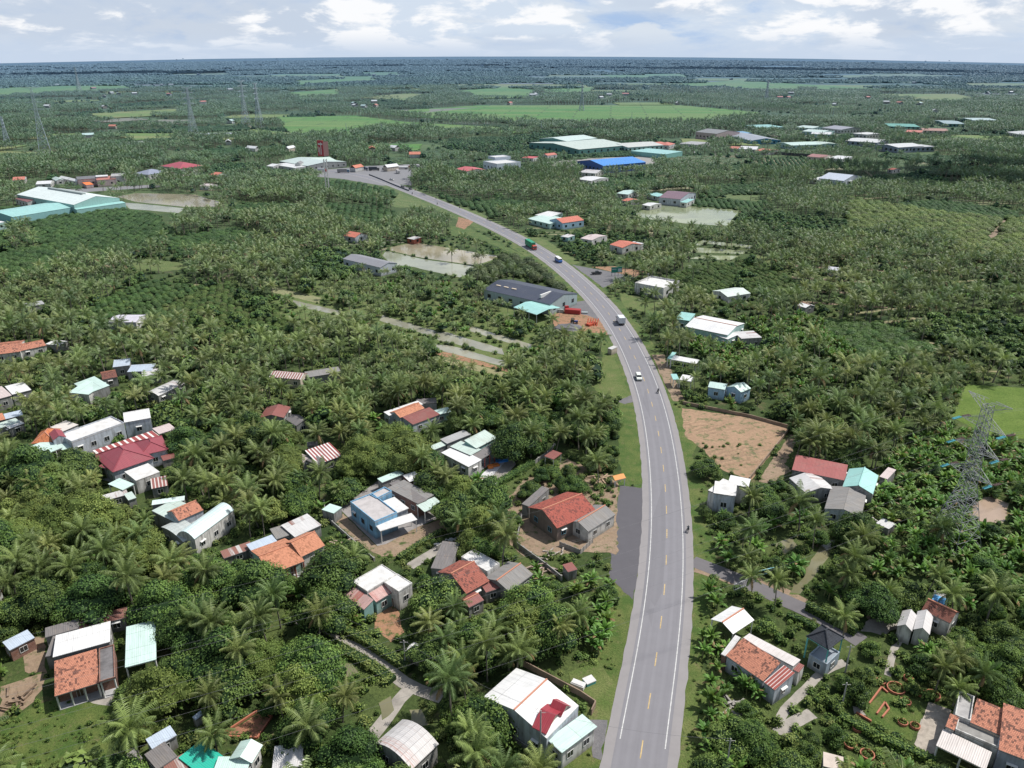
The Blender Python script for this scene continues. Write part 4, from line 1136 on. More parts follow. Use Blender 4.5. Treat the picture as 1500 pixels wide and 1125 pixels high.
# --- blue house ---
r = bld('blue_house', (560,775), 'sky blue house with a flat grey roof and white L shaped porch canopy', 'house', 'sky blue house')
B = blk(r, (513,736),(549,765),(580,750), 4.5, 'flat', m_conc((.48,.45,.44), .3), BLUEW, ov=0, par=.28, wz=1.1, wside='f', fm=DARKIN)
blk(r, (552,731),(574,720),(566,713), 4.49, 'flat', m_conc((.48,.45,.44), .3), BLUEW, ov=0, par=.28, win=False)
blk(r, (549,768),(557,778),(606,755), 3.4, 'flat', SLABW, BLUEW, ov=.1, op=True, nc=2, cm=WCOL, zc=3.4)
blk(r, (582,751),(561,734),(577,727), 3.6, 'flat', SLABW, PALEB, ov=.25, win=False, zc=3.6)
mb = MB()
r = bld('brick_house', (612,735), 'brick house with a long grey asbestos roof and an awning on white posts', 'house', 'brick house with grey roof')
blk(r, (612,738),(636,725),(597,700), 3.8, 'shed', ASB2, m_brick((.26,.09,.06)), .05, ov=.15, zc=3.8, dm=DOORB)
blk(r, (570,708),(612,738),(624,731), 3.81, 'shed', ASB, m_brick((.26,.09,.06)), .02, ov=.15, zc=3.8, dm=DOORB, door=True)
blk(r, (622,750),(649,738),(638,727), 3.2, 'shed', MET_PG, WHITE, .4, op=True, nc=2)
blk(r, (560,707),(592,694),(585,688), 3.0, 'shed', MET_M, GREYW, .2, ov=.1); blk(r, (600,706),(618,700),(603,692), 3.2, 'shed', MET_W, BRICK, .2, ov=.1)
r = bld('pump_hut', (489,757), 'small grey hut with a mint lid roof beside the sky blue house', 'hut', 'mint lidded hut')
blk(r, (489,752),(501,743),(488,734), 2.8, 'flat', MET_M, GREYW, ov=.08, win=False)
# --- H30 ---
r = bld('tiled_farmhouse', (810,770), 'farmhouse with half maroon half orange tiled roof and dark plank walls', 'house', 'maroon and orange farmhouse')
blk(r, (773,743),(816,774),(853,735), 3.8, 'gable', m_tile((.38,.10,.07), (.14,.05,.04), .6), m_wall((.20,.16,.14), .6), 2.1, 'v', ov=.3, fm=m_plain((.15,.35,.45),.5))
blk(r, (764,738),(775,742),(806,716), 3.3, 'shed', ASB, GREYW, .5, ov=.1)
r = bld('asbestos_house', (862,770), 'white walled cottage with a mossy grey asbestos roof next to the farmhouse', 'house', 'grey asbestos cottage')
blk(r, (831,763),(862,779),(900,753), 3.1, 'gable', ASB2, WHITE, 1.2, 'v', ov=.2, fr=0); 
r = bld('small_shed', (806,682), 'little red sheet roof shelter beside the garden wall', 'shed', 'little red shelter')
blk(r, (797,668),(811,673),(817,662), 2.5, 'shed', MET_RR, GREYW, .2, op=True, zc=2.6)
r = bld('shelter', (909,708), 'little orange canopy shelter by the top of the asphalt lay-by', 'shelter')
blk(r, (901,704),(917,700),(909,694), 2.2, 'gable', m_plain((.65,.28,.08), .7), GREYW, .7, 'u', op=True, ridge=False)
r = bld('small_shed', (837,838), 'rusty sheet roof shelter behind the palm near the asphalt lay-by', 'shed')
blk(r, (832,838),(846,834),(838,823), 2.4, 'shed', MET_RR, GREYW, .2, ov=.1, win=False)
# --- H26 patio house ---
r = bld('patio_house', (700,680), 'long house with weathered pale green roofs, white sheet wing and a red post veranda', 'house', 'red post veranda house')
blk(r, (703,674),(740,652),(731,643), 3.3, 'shed', ASB, PALEB, .5, ov=.15, fr=1.6, nc=6, cm=REDCOL, zc=3.8)
blk(r, (698,657),(728,641),(712,627), 4.3, 'shed', MET_PG, TEALW, 1.0, ov=.1, zc=5.6); blk(r, (659,654),(689,667),(703,657), 4.0, 'shed', MET_PG, TEALW, .1, ov=.1, zc=4.2, win=False)
blk(r, (646,663),(686,684),(701,672), 3.5, 'shed', MET_W, WHITE, .3, ov=.1, zc=3.6); blk(r, (636,659),(656,651),(652,645), 3.7, 'shed', MET_PG, GREYW, .3, ov=.1, zc=3.9, win=False); blk(r, (655,650),(690,636),(677,631), 4.2, 'shed', MET_G, GREYW, .2, ov=.1, zc=4.3, win=False)
patch('patio', [(700,700),(742,662),(748,668),(708,712)], m_conc((.62,.61,.62), .2), 0, 1, 14, z=.06)
patch('paved_lot', [(708,712),(748,668),(756,680),(722,716)], M_CON, .2, 1, 14, z=.055)
r = bld('tarpaulin', (735,676), 'bright blue tarpaulin spread on the patio', 'tarpaulin'); mb = MB(); mb.cbox((0,0,.1), 3.2, 1.6, .35, 0, .35); mb.cbox((.6,.3,.45), 1.6, 1.0, .2, 0, .5); mb.build('sheet', m_plain((.03,.22,.60), .5), r)
r = bld('tarpaulin', (724,683), 'orange cloth and baskets drying on the patio', 'tarpaulin'); mb = MB(); mb.cbox((0,0,.1), 2.6, 1.3, .4, 0, .4); mb.cbox((-1,-1,.1), 1.3, 1.2, .7, 0, .4); mb.build('sheet', m_plain((.65,.20,.05), .6), r)
# --- H25 ---
r = bld('patchwork_house', (615,620), 'house with white, orange tile, red and mint roof pieces and a pale blue side wall', 'house', 'patchwork roofed house')
blk(r, (570,609),(620,592),(611,587), 3.9, 'shed', MET_W, PALEB, .2, ov=.1); blk(r, (586,612),(622,598),(612,588), 3.9, 'gable', TILE3, PALEB, 1.0, 'u', ov=.1)
blk(r, (605,622),(645,607),(630,596), 3.3, 'shed', MET_RR, PALEB, .6, ov=.1); blk(r, (632,610),(662,603),(652,597), 3.1, 'shed', MET_M, TEALW, .4, ov=.1); blk(r, (610,592),(640,590),(632,583), 3.4, 'shed', ASB, GREYW, .3, ov=.1, win=False)
r = bld('striped_roof_house', (475,676), 'house with a red and white striped gable roof among the palms', 'house', 'red and white striped roof house')
blk(r, (466,680),(502,667),(484,647), 3.3, 'shed', m_strip((.33,.09,.08),(.72,.70,.68),.9,.45), GREYW, 1.3, ov=.2); blk(r, (445,672),(466,682),(474,672), 3.2, 'shed', ASB, GREYW, .8, ov=.1, win=False); blk(r, (421,668),(444,678),(450,668), 2.8, 'gable', MET_PK, GREYW, .7, 'u', ov=.1, ridge=False); blk(r, (450,654),(466,652),(462,646), 2.6, 'shed', ASB, GREYW, .3, ov=.1, win=False)
r = bld('rusty_roof_house', (425,550), 'low house with rust streaked white sheets and grey sheets half hidden by palms', 'house', 'rust streaked house')
blk(r, (394,552),(440,556),(452,547), 3.2, 'gable', m_strip((.36,.16,.13),(.70,.66,.64),.9,.4), CREAM, 1.0, 'u', ov=.1, ridge=False); blk(r, (450,553),(500,545),(494,537), 3.0, 'shed', ASB2, GREYW, .3, ov=.1, win=False)
r = bld('maroon_roof_house', (398,615), 'low house with faded maroon sheets half hidden under palms', 'house', 'faded maroon house')
blk(r, (380,612),(416,612),(398,596), 3.2, 'gable', MET_RR, GREYW, 1.0, 'v', ov=.1, ridge=False)
r = bld('small_shed', (433,617), 'grey brown gabled shed beside the faded maroon house', 'shed')
blk(r, (418,614),(434,624),(447,613), 2.9, 'gable', ASB, GREYW, .8, 'u', ov=.1, ridge=False)
# --- H17 complex ---
r = bld('arched_roof_house', (285,785), 'workshop house with arched pale metal roofs around a small orange tiled roof', 'house', 'arched metal roof workshop')
blk(r, (285,790),(343,747),(322,738), 4.6, 'arc', m_sheet((.60,.74,.74), 0, 1, .4, .2), WHITE, 1.4, 'u', ov=.1, zc=4.6); blk(r, (262,763),(298,747),(290,730), 4.8, 'gable', TILE4, PALEB, 1.4, 'u', ov=.1)
blk(r, (222,748),(262,768),(274,738), 4.0, 'shed', MET_PG, GREYW, .1, ov=.1, zc=4.1, win=False); blk(r, (236,772),(268,794),(282,772), 3.8, 'arc', m_sheet((.52,.57,.55), .25, .9, .5, .6), GREYW, .7, 'v', ov=.1); blk(r, (222,740),(270,733),(264,727), 4.1, 'shed', m_sheet((.66,.78,.74), 0, 1, .4, .3), GREYW, .2, ov=.1, win=False)
r = bld('low_shed', (160,738), 'long low shed with white sheets among the bushes below the maroon hip roof', 'shed', 'long white shed')
blk(r, (127,741),(188,724),(184,716), 2.6, 'shed', MET_OLD, GREYW, .3, ov=.1); blk(r, (188,733),(200,729),(192,720), 2.5, 'shed', MET_PG, GREYW, .2, ov=.1, win=False)
# --- H13 maroon villa ---
r = bld('maroon_hip_roof_house', (190,690), 'pale house with a large deep maroon hipped metal roof', 'house', 'maroon hip roof house')
blk(r, (165,692),(226,671),(205,645), 4.4, 'hip', MET_MAR, PALEB, 2.6, ov=.4, ridge=MET_MAR); blk(r, (205,668),(247,658),(225,641), 4.3, 'hip', MET_MAR, PALEB, 1.6, ov=.4, ridge=MET_MAR); blk(r, (144,683),(170,690),(180,668), 4.0, 'shed', MET_MAR, WHITE, .6, ov=.3, fr=1, nc=2, ridge=MET_MAR, zc=4.2)
blk(r, (239,675),(258,670),(250,664), 2.8, 'shed', MET_RR, GREYW, .2, ov=.1, win=False)
r = bld('white_box_house', (206,702), 'white flat topped annex with mint awning and rusty sheets below the maroon roof', 'house', 'white annex')
blk(r, (199,704),(234,691),(215,679), 3.9, 'flat', SLABW, WHITE, ov=.06); blk(r, (180,718),(197,709),(181,697), 3.2, 'shed', MET_M, WHITE, .3, ov=.2, op=True); blk(r, (222,716),(246,711),(231,699), 2.8, 'shed', m_strip((.32,.12,.10),(.65,.60,.56),.8,.35), GREYW, .3, ov=.1)
# --- H14 long white house ---
r = bld('long_white_house', (160,640), 'very long pale house with a white stepped roof and terraced side wall', 'house', 'very long white house')
blk(r, (105,648),(182,620),(176,606), 5.0, 'flat', SLABW, PALEB, ov=.05, par=.3, wz=1.3, wside='fr'); blk(r, (182,619),(221,612),(206,600), 5.2, 'arc', MET_W, PALEB, .8, 'u', ov=.1, wz=1.3)
blk(r, (92,660),(133,644),(128,635), 3.2, 'shed', MET_M, PALEB, .5, op=True)
blk(r, (45,675),(92,655),(73,642), 3.8, 'shed', MET_M, WHITE, .3, op=True, nc=6)
blk(r, (78,645),(97,640),(90,630), 5.3, 'gable', MET_MAR, PALEB, .9, 'v', ov=.05, ridge=False, win=False)
r = bld('striped_shed', (185,645), 'long narrow red and white striped awning beside the very long white house', 'shed', 'striped awning')
blk(r, (145,668),(233,638),(228,629), 2.9, 'shed', m_strip((.36,.08,.07),(.78,.72,.68),1.6,.38), WHITE, .2, op=True); blk(r, (233,636),(258,628),(250,619), 2.9, 'shed', MET_PK, WHITE, .2, op=True)
r = bld('orange_tiled_house', (70,645), 'orange hip tiled house behind the mint porch of the long white house', 'house', 'orange hip tiled house')
blk(r, (46,650),(80,647),(98,628), 4.0, 'hip', m_tile((.55,.19,.08), (.25,.09,.04), .5), WHITE, 1.8, ov=.3); blk(r, (92,632),(115,622),(103,613), 4.3, 'shed', m_conc((.6,.56,.52), .2), WHITE, .2, ov=.1)
# --- left edge houses ---
r = bld('concrete_house', (12,590), 'grey concrete house with white roof and red window hood at the left edge', 'house', 'white roofed concrete house')
blk(r, (18,578),(46,571),(26,561), 4.3, 'shed', MET_W, GREYW, .2, ov=.1); blk(r, (-30,592),(18,579),(0,566), 4.0, 'shed', MET_PK, GREYW, .4, ov=.1)
r = bld('low_shed', (15,615), 'row of low blue, mint and orange sheet roofs at the left edge', 'shed', 'row of low sheet roofs')
blk(r, (8,614),(34,608),(28,601), 3.0, 'shed', MET_B, GREYW, .3, ov=.1); blk(r, (-20,634),(30,618),(26,611), 3.0, 'shed', MET_PG, GREYW, .3, ov=.1); blk(r, (14,628),(36,620),(34,613), 2.8, 'shed', MET_W, GREYW, .3, ov=.1); blk(r, (-25,622),(8,614),(2,605), 3.2, 'shed', TILE3, GREYW, .5, ov=.1)
r = bld('metal_roofed_house', (132,575), 'house with one broad pale mint sheet roof and a brown roof beside it', 'house', 'broad mint roofed house')
blk(r, (130,578),(156,560),(142,547), 3.6, 'shed', MET_M, WHITE, .5, ov=.1, zc=4.1); blk(r, (108,562),(130,576),(148,558), 3.5, 'shed', MET_M, GREYW, .6, ov=.1, zc=3.8, win=False); blk(r, (150,556),(172,552),(152,544), 3.3, 'gable', TILED, GREYW, 1, 'u', ov=.1)
r = bld('metal_roofed_house', (195,548), 'house with two bluish sheet roofs beyond the broad mint roof', 'house', 'bluish double roofed house')
blk(r, (165,538),(190,535),(186,525), 3.9, 'shed', MET_B, GREYW, .5, ov=.1); blk(r, (186,545),(222,543),(202,534), 3.3, 'shed', MET_B, GREYW, .4, ov=.1); blk(r, (208,552),(235,548),(222,541), 3.0, 'shed', MET_OLD, GREYW, .3, ov=.1, win=False)
r = bld('metal_roofed_house', (245,572), 'long grey house with a pale arched sheet roof under the palms', 'house', 'pale arched house')
blk(r, (232,580),(271,562),(262,553), 3.4, 'arc', MET_OLD, GREYW, .8, 'u', ov=.1)
r = bld('tiled_house', (35,512), 'old orange tiled house with a grey skylight among palms at upper left', 'house', 'old orange tiled house')
blk(r, (-10,520),(30,515),(24,499), 3.5, 'gable', TILE4, WHITE, 1.4, 'u', ov=.1); blk(r, (30,514),(68,506),(64,497), 3.3, 'gable', TILE4, WHITE, 1.1, 'u', ov=.1); blk(r, (66,504),(86,506),(84,498), 3.0, 'shed', MET_W, GREYW, .2, ov=.1, win=False)
r = bld('metal_roofed_house', (178,470), 'house with a lilac white sheet roof alone among the palms at left', 'house', 'lilac roofed house')
blk(r, (158,472),(199,472),(199,461), 3.6, 'gable', m_sheet((.62,.60,.66), .05, 1, .5, .3), WHITE, .9, 'u', ov=.1, ridge=False)
r = bld('low_shed', (52,450), 'low grey shed roof hidden in the palms at far left', 'shed')
blk(r, (38,450),(66,445),(62,440), 3.0, 'shed', MET_G, GREYW, .2, ov=.1, win=False)
# --- right side near ---
r = bld('white_shed', (1075,920), 'open carport with a white gabled sheet roof beside the road', 'carport', 'white gabled carport')
blk(r, (1041,907),(1074,929),(1106,909), 3.2, 'gable', MET_W, WHITE, 1.0, 'v', op=True)
r = bld('tiled_house', (1115,990), 'clay tiled house with a red and white striped sheet end and blue grey walls', 'house', 'clay tiled roadside house')
blk(r, (1063,960),(1118,998),(1150,974), 3.5, 'shed', TILE4, PALEB, 1.4, ov=.15, zc=4.9)
blk(r, (1119,999),(1135,1011),(1164,986), 3.4, 'shed', m_strip((.33,.07,.05),(.66,.55,.52),.55,.25), PALEB, 1.0, ov=.1, zc=4.3)
blk(r, (1086,936),(1162,976),(1172,966), 4.2, 'shed', m_sheet((.62,.58,.56), .15, .9, .5, .4), WHITE, -.6, ov=.1, zc=3.6, win=False); blk(r, (1160,980),(1170,985),(1180,974), 3.1, 'shed', MET_RR, WHITE, -.2, ov=.05, zc=3.1, win=False)
blk(r, (1056,958),(1064,962),(1092,937), 3.3, 'shed', MET_OLD, BRICK, .6, ov=.1, zc=3.9, win=False)
r = bld('water_tower_gazebo', (1207,965), 'two level gazebo with a dark pyramid tiled roof and turquoise columns', 'gazebo', 'dark pyramid roofed gazebo')
blk(r, (1181,932),(1214,952),(1235,933), 5.6, 'hip', TILEN, WHITE, 1.7, ov=0, op=True, nc=2, cm=AQ, z0=.8, ridge=TILEN); blk(r, (1185,960),(1211,975),(1232,958), 2.6, 'flat', m_conc((.3,.34,.38), .3), m_wall((.33,.40,.46), .4), ov=0, par=.3)
r = bld('terrace_house', (1430,1090), 'house with clay tiled roofs, concrete roof terrace and a long bleached awning', 'house', 'roof terrace house')
blk(r, (1421,1058),(1470,1079),(1483,1046), 4.6, 'shed', TILE4, CREAM, 1.0, ov=.05, zc=5.3); blk(r, (1398,1050),(1421,1059),(1432,1025), 4.3, 'flat', SLAB, WHITE, ov=0, par=.5, win=False)
blk(r, (1385,1064),(1398,1070),(1408,1052), 4.2, 'shed', TILE4, WHITE, .5, ov=.05, zc=4.7, win=False) ; blk(r, (1399,1070),(1462,1097),(1471,1081), 4.0, 'flat', m_conc((.30,.29,.27), .5), WHITE, ov=0, par=.35)
blk(r, (1371,1092),(1444,1128),(1458,1104), 3.2, 'shed', m_sheet((.60,.55,.52), .35, 1.2, .5, .5), WHITE, .4, ov=.2, op=True, nc=3, zc=3.6)
blk(r, (1463,1098),(1560,1135),(1585,1070), 4.9, 'shed', TILE4, m_wall((.40,.42,.50), .3), 1.4, ov=.1, zc=6.3)
r = bld('garden_house', (1360,905), 'house with two pale gabled walls and a brown clay roof between palms', 'house', 'brown clay roofed garden house')
blk(r, (1350,893),(1392,913),(1402,895), 3.6, 'gable', TILED, WHITE, 1.3, 'u', ov=.1); blk(r, (1314,917),(1336,925),(1352,905), 3.2, 'gable', m_sheet((.60,.58,.57), .05, 1, .6, .4), WHITE, 1.0, 'v', ov=.1, ridge=False, zc=3.2); blk(r, (1338,922),(1362,930),(1378,906), 3.3, 'gable', m_sheet((.64,.62,.61), .05, 1, .6, .3), WHITE, 1.0, 'v', ov=.1, ridge=False)
blk(r, (1364,880),(1384,888),(1392,880), 3.0, 'shed', m_plain((.08,.35,.70), .5), WHITE, .1, ov=.05, win=False, zc=3.0); blk(r, (1366,874),(1384,880),(1390,872), 3.0, 'shed', SLAB, WHITE, .1, ov=.05, win=False, zc=3.0)
r = bld('tarpaulin', (1299,905), 'crumpled dark blue tarpaulin on the yard between banana plants', 'tarpaulin'); mb = MB()
for k in range(7): mb.cbox((RN.uniform(-1.3,1.3), RN.uniform(-.8,.8), .02), RN.uniform(.8,1.8), RN.uniform(.6,1.2), RN.uniform(.3,.9), 0, RN.uniform(0,3))
mb.build('sheet', m_plain((.02,.10,.38), .4), r)
r = bld('storehouse', (1120,1115), 'pale roofed shelter behind a palm at the bottom edge', 'shed')
blk(r, (1206,1122),(1236,1130),(1250,1114), 3.0, 'shed', m_conc((.6,.52,.45),.3), WHITE, .2, ov=.05, win=False, zc=3.0)
# H31
r = bld('modern_house', (1065,740), 'small modern white house with stepped white flat roofs by the roadside', 'house', 'modern white house')
blk(r, (1045,722),(1078,727),(1100,712), 5.4, 'shed', SLABW, PALEB, .2, ov=.15, zc=5.6, wz=1.3); blk(r, (1037,718),(1052,724),(1066,704), 5.0, 'shed', SLABW, WHITE, .2, ov=.1, zc=5.1); blk(r, (1066,708),(1096,714),(1104,703), 5.0, 'shed', MET_W, WHITE, .1, ov=.1, zc=5.0, win=False)
r = bld('maroon_metal_house', (1210,710), 'long house with flat faded maroon sheets beside the pale turquoise gable', 'house', 'long maroon metal house')
blk(r, (1160,688),(1238,704),(1253,684), 3.6, 'shed', m_sheet((.34,.10,.09), .1, 1, .6, .35), GREYW, .5, ov=.1, zc=3.9); blk(r, (1156,700),(1180,722),(1218,712), 3.2, 'gable', MET_OLD, GREYW, 1.0, 'u', ov=.1, ridge=False)
r = bld('turquoise_gable_house', (1265,720), 'house with a clean pale turquoise gabled metal roof', 'house', 'turquoise gable house')
blk(r, (1234,713),(1279,724),(1297,699), 3.9, 'gable', MET_T, GREYW, 1.4, 'v', ov=.15, ridge=MET_T); blk(r, (1288,698),(1300,702),(1308,687), 3.0, 'shed', MET_PK, GREYW, .2, ov=.1, zc=3.1, win=False)
r = bld('brown_sheet_house', (1235,745), 'house with brown grey weathered sheets half hidden behind palms', 'house', 'brown grey sheet house')
blk(r, (1208,745),(1262,758),(1262,722), 3.3, 'gable', ASB2, PALEB, 1.0, 'v', ov=.1, ridge=False)
r = bld('low_shed', (1290,768), 'collapsed pale shed with scattered sheets beside the banana field', 'shed')
blk(r, (1283,766),(1302,775),(1308,766), 1.8, 'shed', MET_OLD, GREYW, .2, ov=.1, zc=1.9, win=False)
r = bld('long_canopy', (1000,528), 'first long mint and white canopy by the road, nearer the billboard frame', 'canopy', 'long white canopy')
blk(r, (982,526),(1020,533),(1022,527), 3.2, 'shed', MET_W, WHITE, .2, op=True, zc=3.3); blk(r, (977,525),(983,526),(984,516), 3.3, 'shed', MET_T, WHITE, .2, op=True, zc=3.3)
r = bld('long_canopy', (1002,556), 'second mint and white canopy by the road, the shorter one', 'canopy', 'short white canopy')
blk(r, (995,556),(1013,559),(1014,551), 3.0, 'shed', MET_W, WHITE, .2, op=True, zc=3.1); blk(r, (986,556),(995,556),(996,548), 3.0, 'shed', MET_T, WHITE, .2, op=True, zc=3.1)
r = bld('mint_roof_cottage', (1070,580), 'blue walled cottage with twin pale mint roofs among low palms', 'cottage', 'twin mint roof cottage')
blk(r, (1037,567),(1062,571),(1070,563), 3.8, 'gable', MET_M, BLUEP, .9, 'u', ov=.15, ridge=False); blk(r, (1064,567),(1086,575),(1098,568), 3.9, 'gable', MET_M, BLUEP, 1.2, 'v', ov=.15, ridge=False)
r = bld('small_hut', (893,512), 'tiny pale hut in the grass on the left verge of the road', 'hut')
blk(r, (890,510),(896,512),(897,506), 2.2, 'shed', MET_OLD, CREAM, .2, ov=.05, win=False, zc=2.3)
# --- mid distance ---
r = bld('dark_warehouse', (780,440), 'large dark grey metal warehouse with white roof sign and glass front by the road', 'warehouse', 'dark grey warehouse')
B = blk(r, (708,424),(806,446),(838,428), 5.0, 'gable', MET_DK, m_wall((.34,.42,.42), .2), 2.2, 'u', ov=.2, wz=1.4)
mb = MB(); Pq = B['P']; mb.box(Pq(B['w']*.80, B['d']*.12, 5.9), B['u']*B['w']*.02, B['v']*B['d']*.36, (0,0,1.4)); mb.build('roof_sign', TRIMW, r)
mb = MB()
for k in range(3): mb.box(Pq(B['w']*(.08+.12*k), B['d']*.25, 6.2), B['u']*2.4, B['v']*.9, (0,0,.2))
mb.build('skylight', m_plain((.6,.5,.38), .5), r)
r = bld('mint_canopy_shed', (780,462), 'mint roofed open shed in front of the dark warehouse', 'shed', 'mint canopy shed')
blk(r, (752,450),(786,461),(809,447), 4.2, 'gable', MET_T, TEALW, .9, 'u', ov=.2, op=True, ridge=False)
r = bld('grey_barn', (540,385), 'long narrow grey roofed barn beside the square fish pond', 'barn', 'grey barn by the pond')
blk(r, (502,379),(557,392),(572,383), 4.6, 'gable', m_sheet((.26,.26,.28), 0, 1, .6, .4), m_wall((.48,.52,.56), .2), 1.4, 'u', ov=.2, wz=1.2)
r = bld('pond_hut', (604,352), 'small hut with a pale roof on the bank of the square fish pond', 'hut')
blk(r, (596,349),(606,351),(613,347), 2.8, 'shed', MET_OLD, WOODR, .3, ov=.1, zc=3.0)
r = bld('tiled_cottage', (513,345), 'orange roofed cottage in the palm grove left of the pond', 'cottage', 'orange roofed cottage')
blk(r, (503,345),(520,348),(524,341), 3.4, 'gable', TILEF, PALEB, 1.8, 'u', ov=.1)
r = bld('white_shell_building', (955,425), 'unfinished white walled building without a roof beside the green billboard', 'building', 'roofless white building')
blk(r, (930,416),(972,424),(988,412), 4.6, 'flat', SLABW, WHITE, ov=0, par=.7, wz=1.4)
r = bld('mint_roof_cottage', (1065,430), 'cottage with a folded pale mint roof right of the roofless white building', 'cottage', 'folded mint roof cottage')
blk(r, (1043,426),(1066,435),(1090,426), 3.6, 'gable', m_sheet((.64,.72,.66), .1, 1, .5, .4), WHITE, 1.2, 'v', ov=.15, ridge=False)
r = bld('white_metal_house', (1050,490), 'large house with layered white metal roofs and a mint annex', 'house', 'layered white roof house')
blk(r, (1003,478),(1066,491),(1098,475), 4.8, 'gable', MET_W, MINTW, 1.3, 'u', ov=.15); blk(r, (989,467),(1010,470),(1020,460), 4.4, 'shed', MET_T, MINTW, .3, ov=.15, zc=4.6); blk(r, (1022,483),(1066,497),(1075,487), 3.8, 'shed', MET_W, MINTW, .5, ov=.1, zc=4.3); blk(r, (1074,486),(1086,496),(1098,480), 4.2, 'shed', MET_OLD, GREYW, .1, ov=.05, zc=4.3)
r = bld('coral_roof_house', (920,358), 'house with a salmon orange gable and grey side roofs across from the trucks', 'house', 'salmon orange roofed house')
blk(r, (893,358),(912,363),(921,353), 3.8, 'gable', TILEF, WHITE, 1.4, 'u', ov=.1); blk(r, (915,358),(930,361),(937,355), 3.3, 'shed', MET_OLD, WHITE, .5, ov=.1)
r = bld('metal_roofed_house', (862,350), 'cottage with a pinkish white sheet roof on the far side of the road', 'cottage')
blk(r, (850,349),(867,352),(875,343), 3.4, 'gable', MET_PK, WHITE, .8, 'u', ov=.1, ridge=False)
r = bld('small_shed', (830,347), 'small shelter with a pale tilted sheet roof near the green lorry', 'shed')
blk(r, (821,346),(832,348),(838,344), 2.8, 'shed', MET_OLD, TEALW, .3, ov=.1, zc=3.0)
r = bld('blue_gable_house', (825,322), 'light blue house with an orange tiled gable and long mint metal wings', 'house', 'light blue gabled house')
blk(r, (805,322),(824,327),(838,318), 4.4, 'gable', TILEF, BLUEP, 1.9, 'v', ov=.1, zc=4.4); blk(r, (772,320),(805,328),(820,318), 3.4, 'gable', MET_M, MINTW, .8, 'u', ov=.1, ridge=False); blk(r, (783,315),(805,318),(815,311), 3.8, 'shed', MET_W, MINTW, .3, ov=.1, zc=3.9)
r = bld('pond_villa', (983,298), 'villa with a dark purple gabled roof reflected in the green pond', 'villa', 'purple roofed villa')
blk(r, (965,289),(997,292),(1003,281), 5.2, 'gable', MET_PUR, PALEB, 2.4, 'u', ov=.2, wz=1.4); blk(r, (996,296),(1006,297),(1009,291), 3.6, 'shed', MET_T, WHITE, .3, ov=.1); blk(r, (947,284),(963,288),(966,283), 3.4, 'shed', MET_T, WHITE, .3, ov=.1)
r = bld('metal_roofed_house', (912,280), 'low mint roofed house among the palms left of the purple roofed villa', 'house')
blk(r, (903,283),(920,285),(923,278), 3.6, 'gable', MET_M, WHITE, .9, 'u', ov=.1, ridge=False)
r = bld('tiled_cottage', (915,294), 'little orange tiled roof among palms below the purple roofed villa', 'cottage')
blk(r, (910,293),(918,295),(921,289), 3.2, 'gable', TILEF, WHITE, 1, 'u', ov=.1)
r = bld('white_roofed_house', (943,300), 'small white roofed house on the bank of the green pond', 'house')
blk(r, (940,300),(952,302),(953,296), 3, 'gable', MET_W, WHITE, .8, 'u', ov=.1, ridge=False)
r = bld('metal_roofed_house', (860,262), 'group of flat white metal roofs just below the bright blue hall', 'house', 'white flats below the blue hall')
blk(r, (844,262),(866,265),(870,258), 3.6, 'gable', MET_W, WHITE, .9, 'u', ov=.1, ridge=False); blk(r, (846,252),(872,254),(876,249), 3.6, 'shed', MET_OLD, WHITE, .4, ov=.1)
r = bld('blue_hall', (890,240), 'open hall with a vivid bright blue metal roof', 'hall', 'bright blue hall')
blk(r, (845,236),(884,243),(921,232), 7.0, 'gable', MET_BL, BLUED, 3.2, 'v', ov=.3, wz=1.6, zc=7)
r = bld('factory', (830,215), 'largest factory of the group with stepped pale green roofs and green gable end', 'factory', 'large green factory')
blk(r, (775,209),(848,219),(886,208), 6.5, 'gable', m_sheet((.58,.66,.58), 0, 1.4, .5, .3), DKGRN, 3.0, 'v', ov=.2, wz=1.8, zc=6.5); blk(r, (790,203),(830,207),(850,199), 9, 'gable', m_sheet((.62,.74,.68), 0, 1.4, .5, .2), DKGRN, 2.4, 'v', ov=.2, zc=9)
r = bld('factory', (905,213), 'factory with a white sheet roof and mint front right of the largest factory', 'factory', 'mint fronted factory')
blk(r, (888,211),(920,216),(934,207), 5.5, 'gable', m_sheet((.62,.62,.57), .05, 1.4, .5, .3), MINTW, 2.2, 'v', ov=.2, wz=1.8, zc=5.5)
r = bld('long_green_building', (950,227), 'long pale green box building right of the bright blue hall', 'building', 'long pale green building')
blk(r, (924,221),(975,226),(981,220), 5, 'shed', MET_T, m_wall((.22,.46,.40), .2), .4, ov=.1, win=False)
r = bld('red_roofed_hall', (958,210), 'low hall with two red hipped roofs behind the long green building', 'hall')
blk(r, (943,211),(962,213),(966,207), 5.0, 'hip', TILEF, WHITE, 2.4, ov=.1); blk(r, (962,212),(980,213),(984,208), 5.0, 'hip', TILEF, WHITE, 2.2, ov=.1)
r = bld('white_modern_house', (722,240), 'white cube shaped three storey house left of the road junction trees', 'house', 'white cube house')
blk(r, (708,237),(728,241),(736,233), 7.0, 'flat', SLABW, m_wall((.62,.68,.75), .15), ov=0, par=.7, wz=1.5); blk(r, (715,229),(725,231),(731,226), 9.6, 'flat', SLABW, m_wall((.62,.68,.75), .15), ov=0, par=.4, z0=7.3, win=False)
r = bld('red_roofed_house', (678,250), 'house with a flat red roof near the junction', 'house')
blk(r, (667,247),(684,251),(692,244), 4, 'gable', m_sheet((.55,.10,.09), 0, 1, .5, .2), WHITE, 1.4, 'u', ov=.1)
r = bld('shop', (773,233), 'narrow shop roof of vivid red sheets left of the bright blue hall', 'shop')
blk(r, (764,231),(781,232),(782,229), 4.0, 'shed', m_sheet((.60,.08,.07), 0, 1, .5, .2), WHITE, .3, ov=.1)
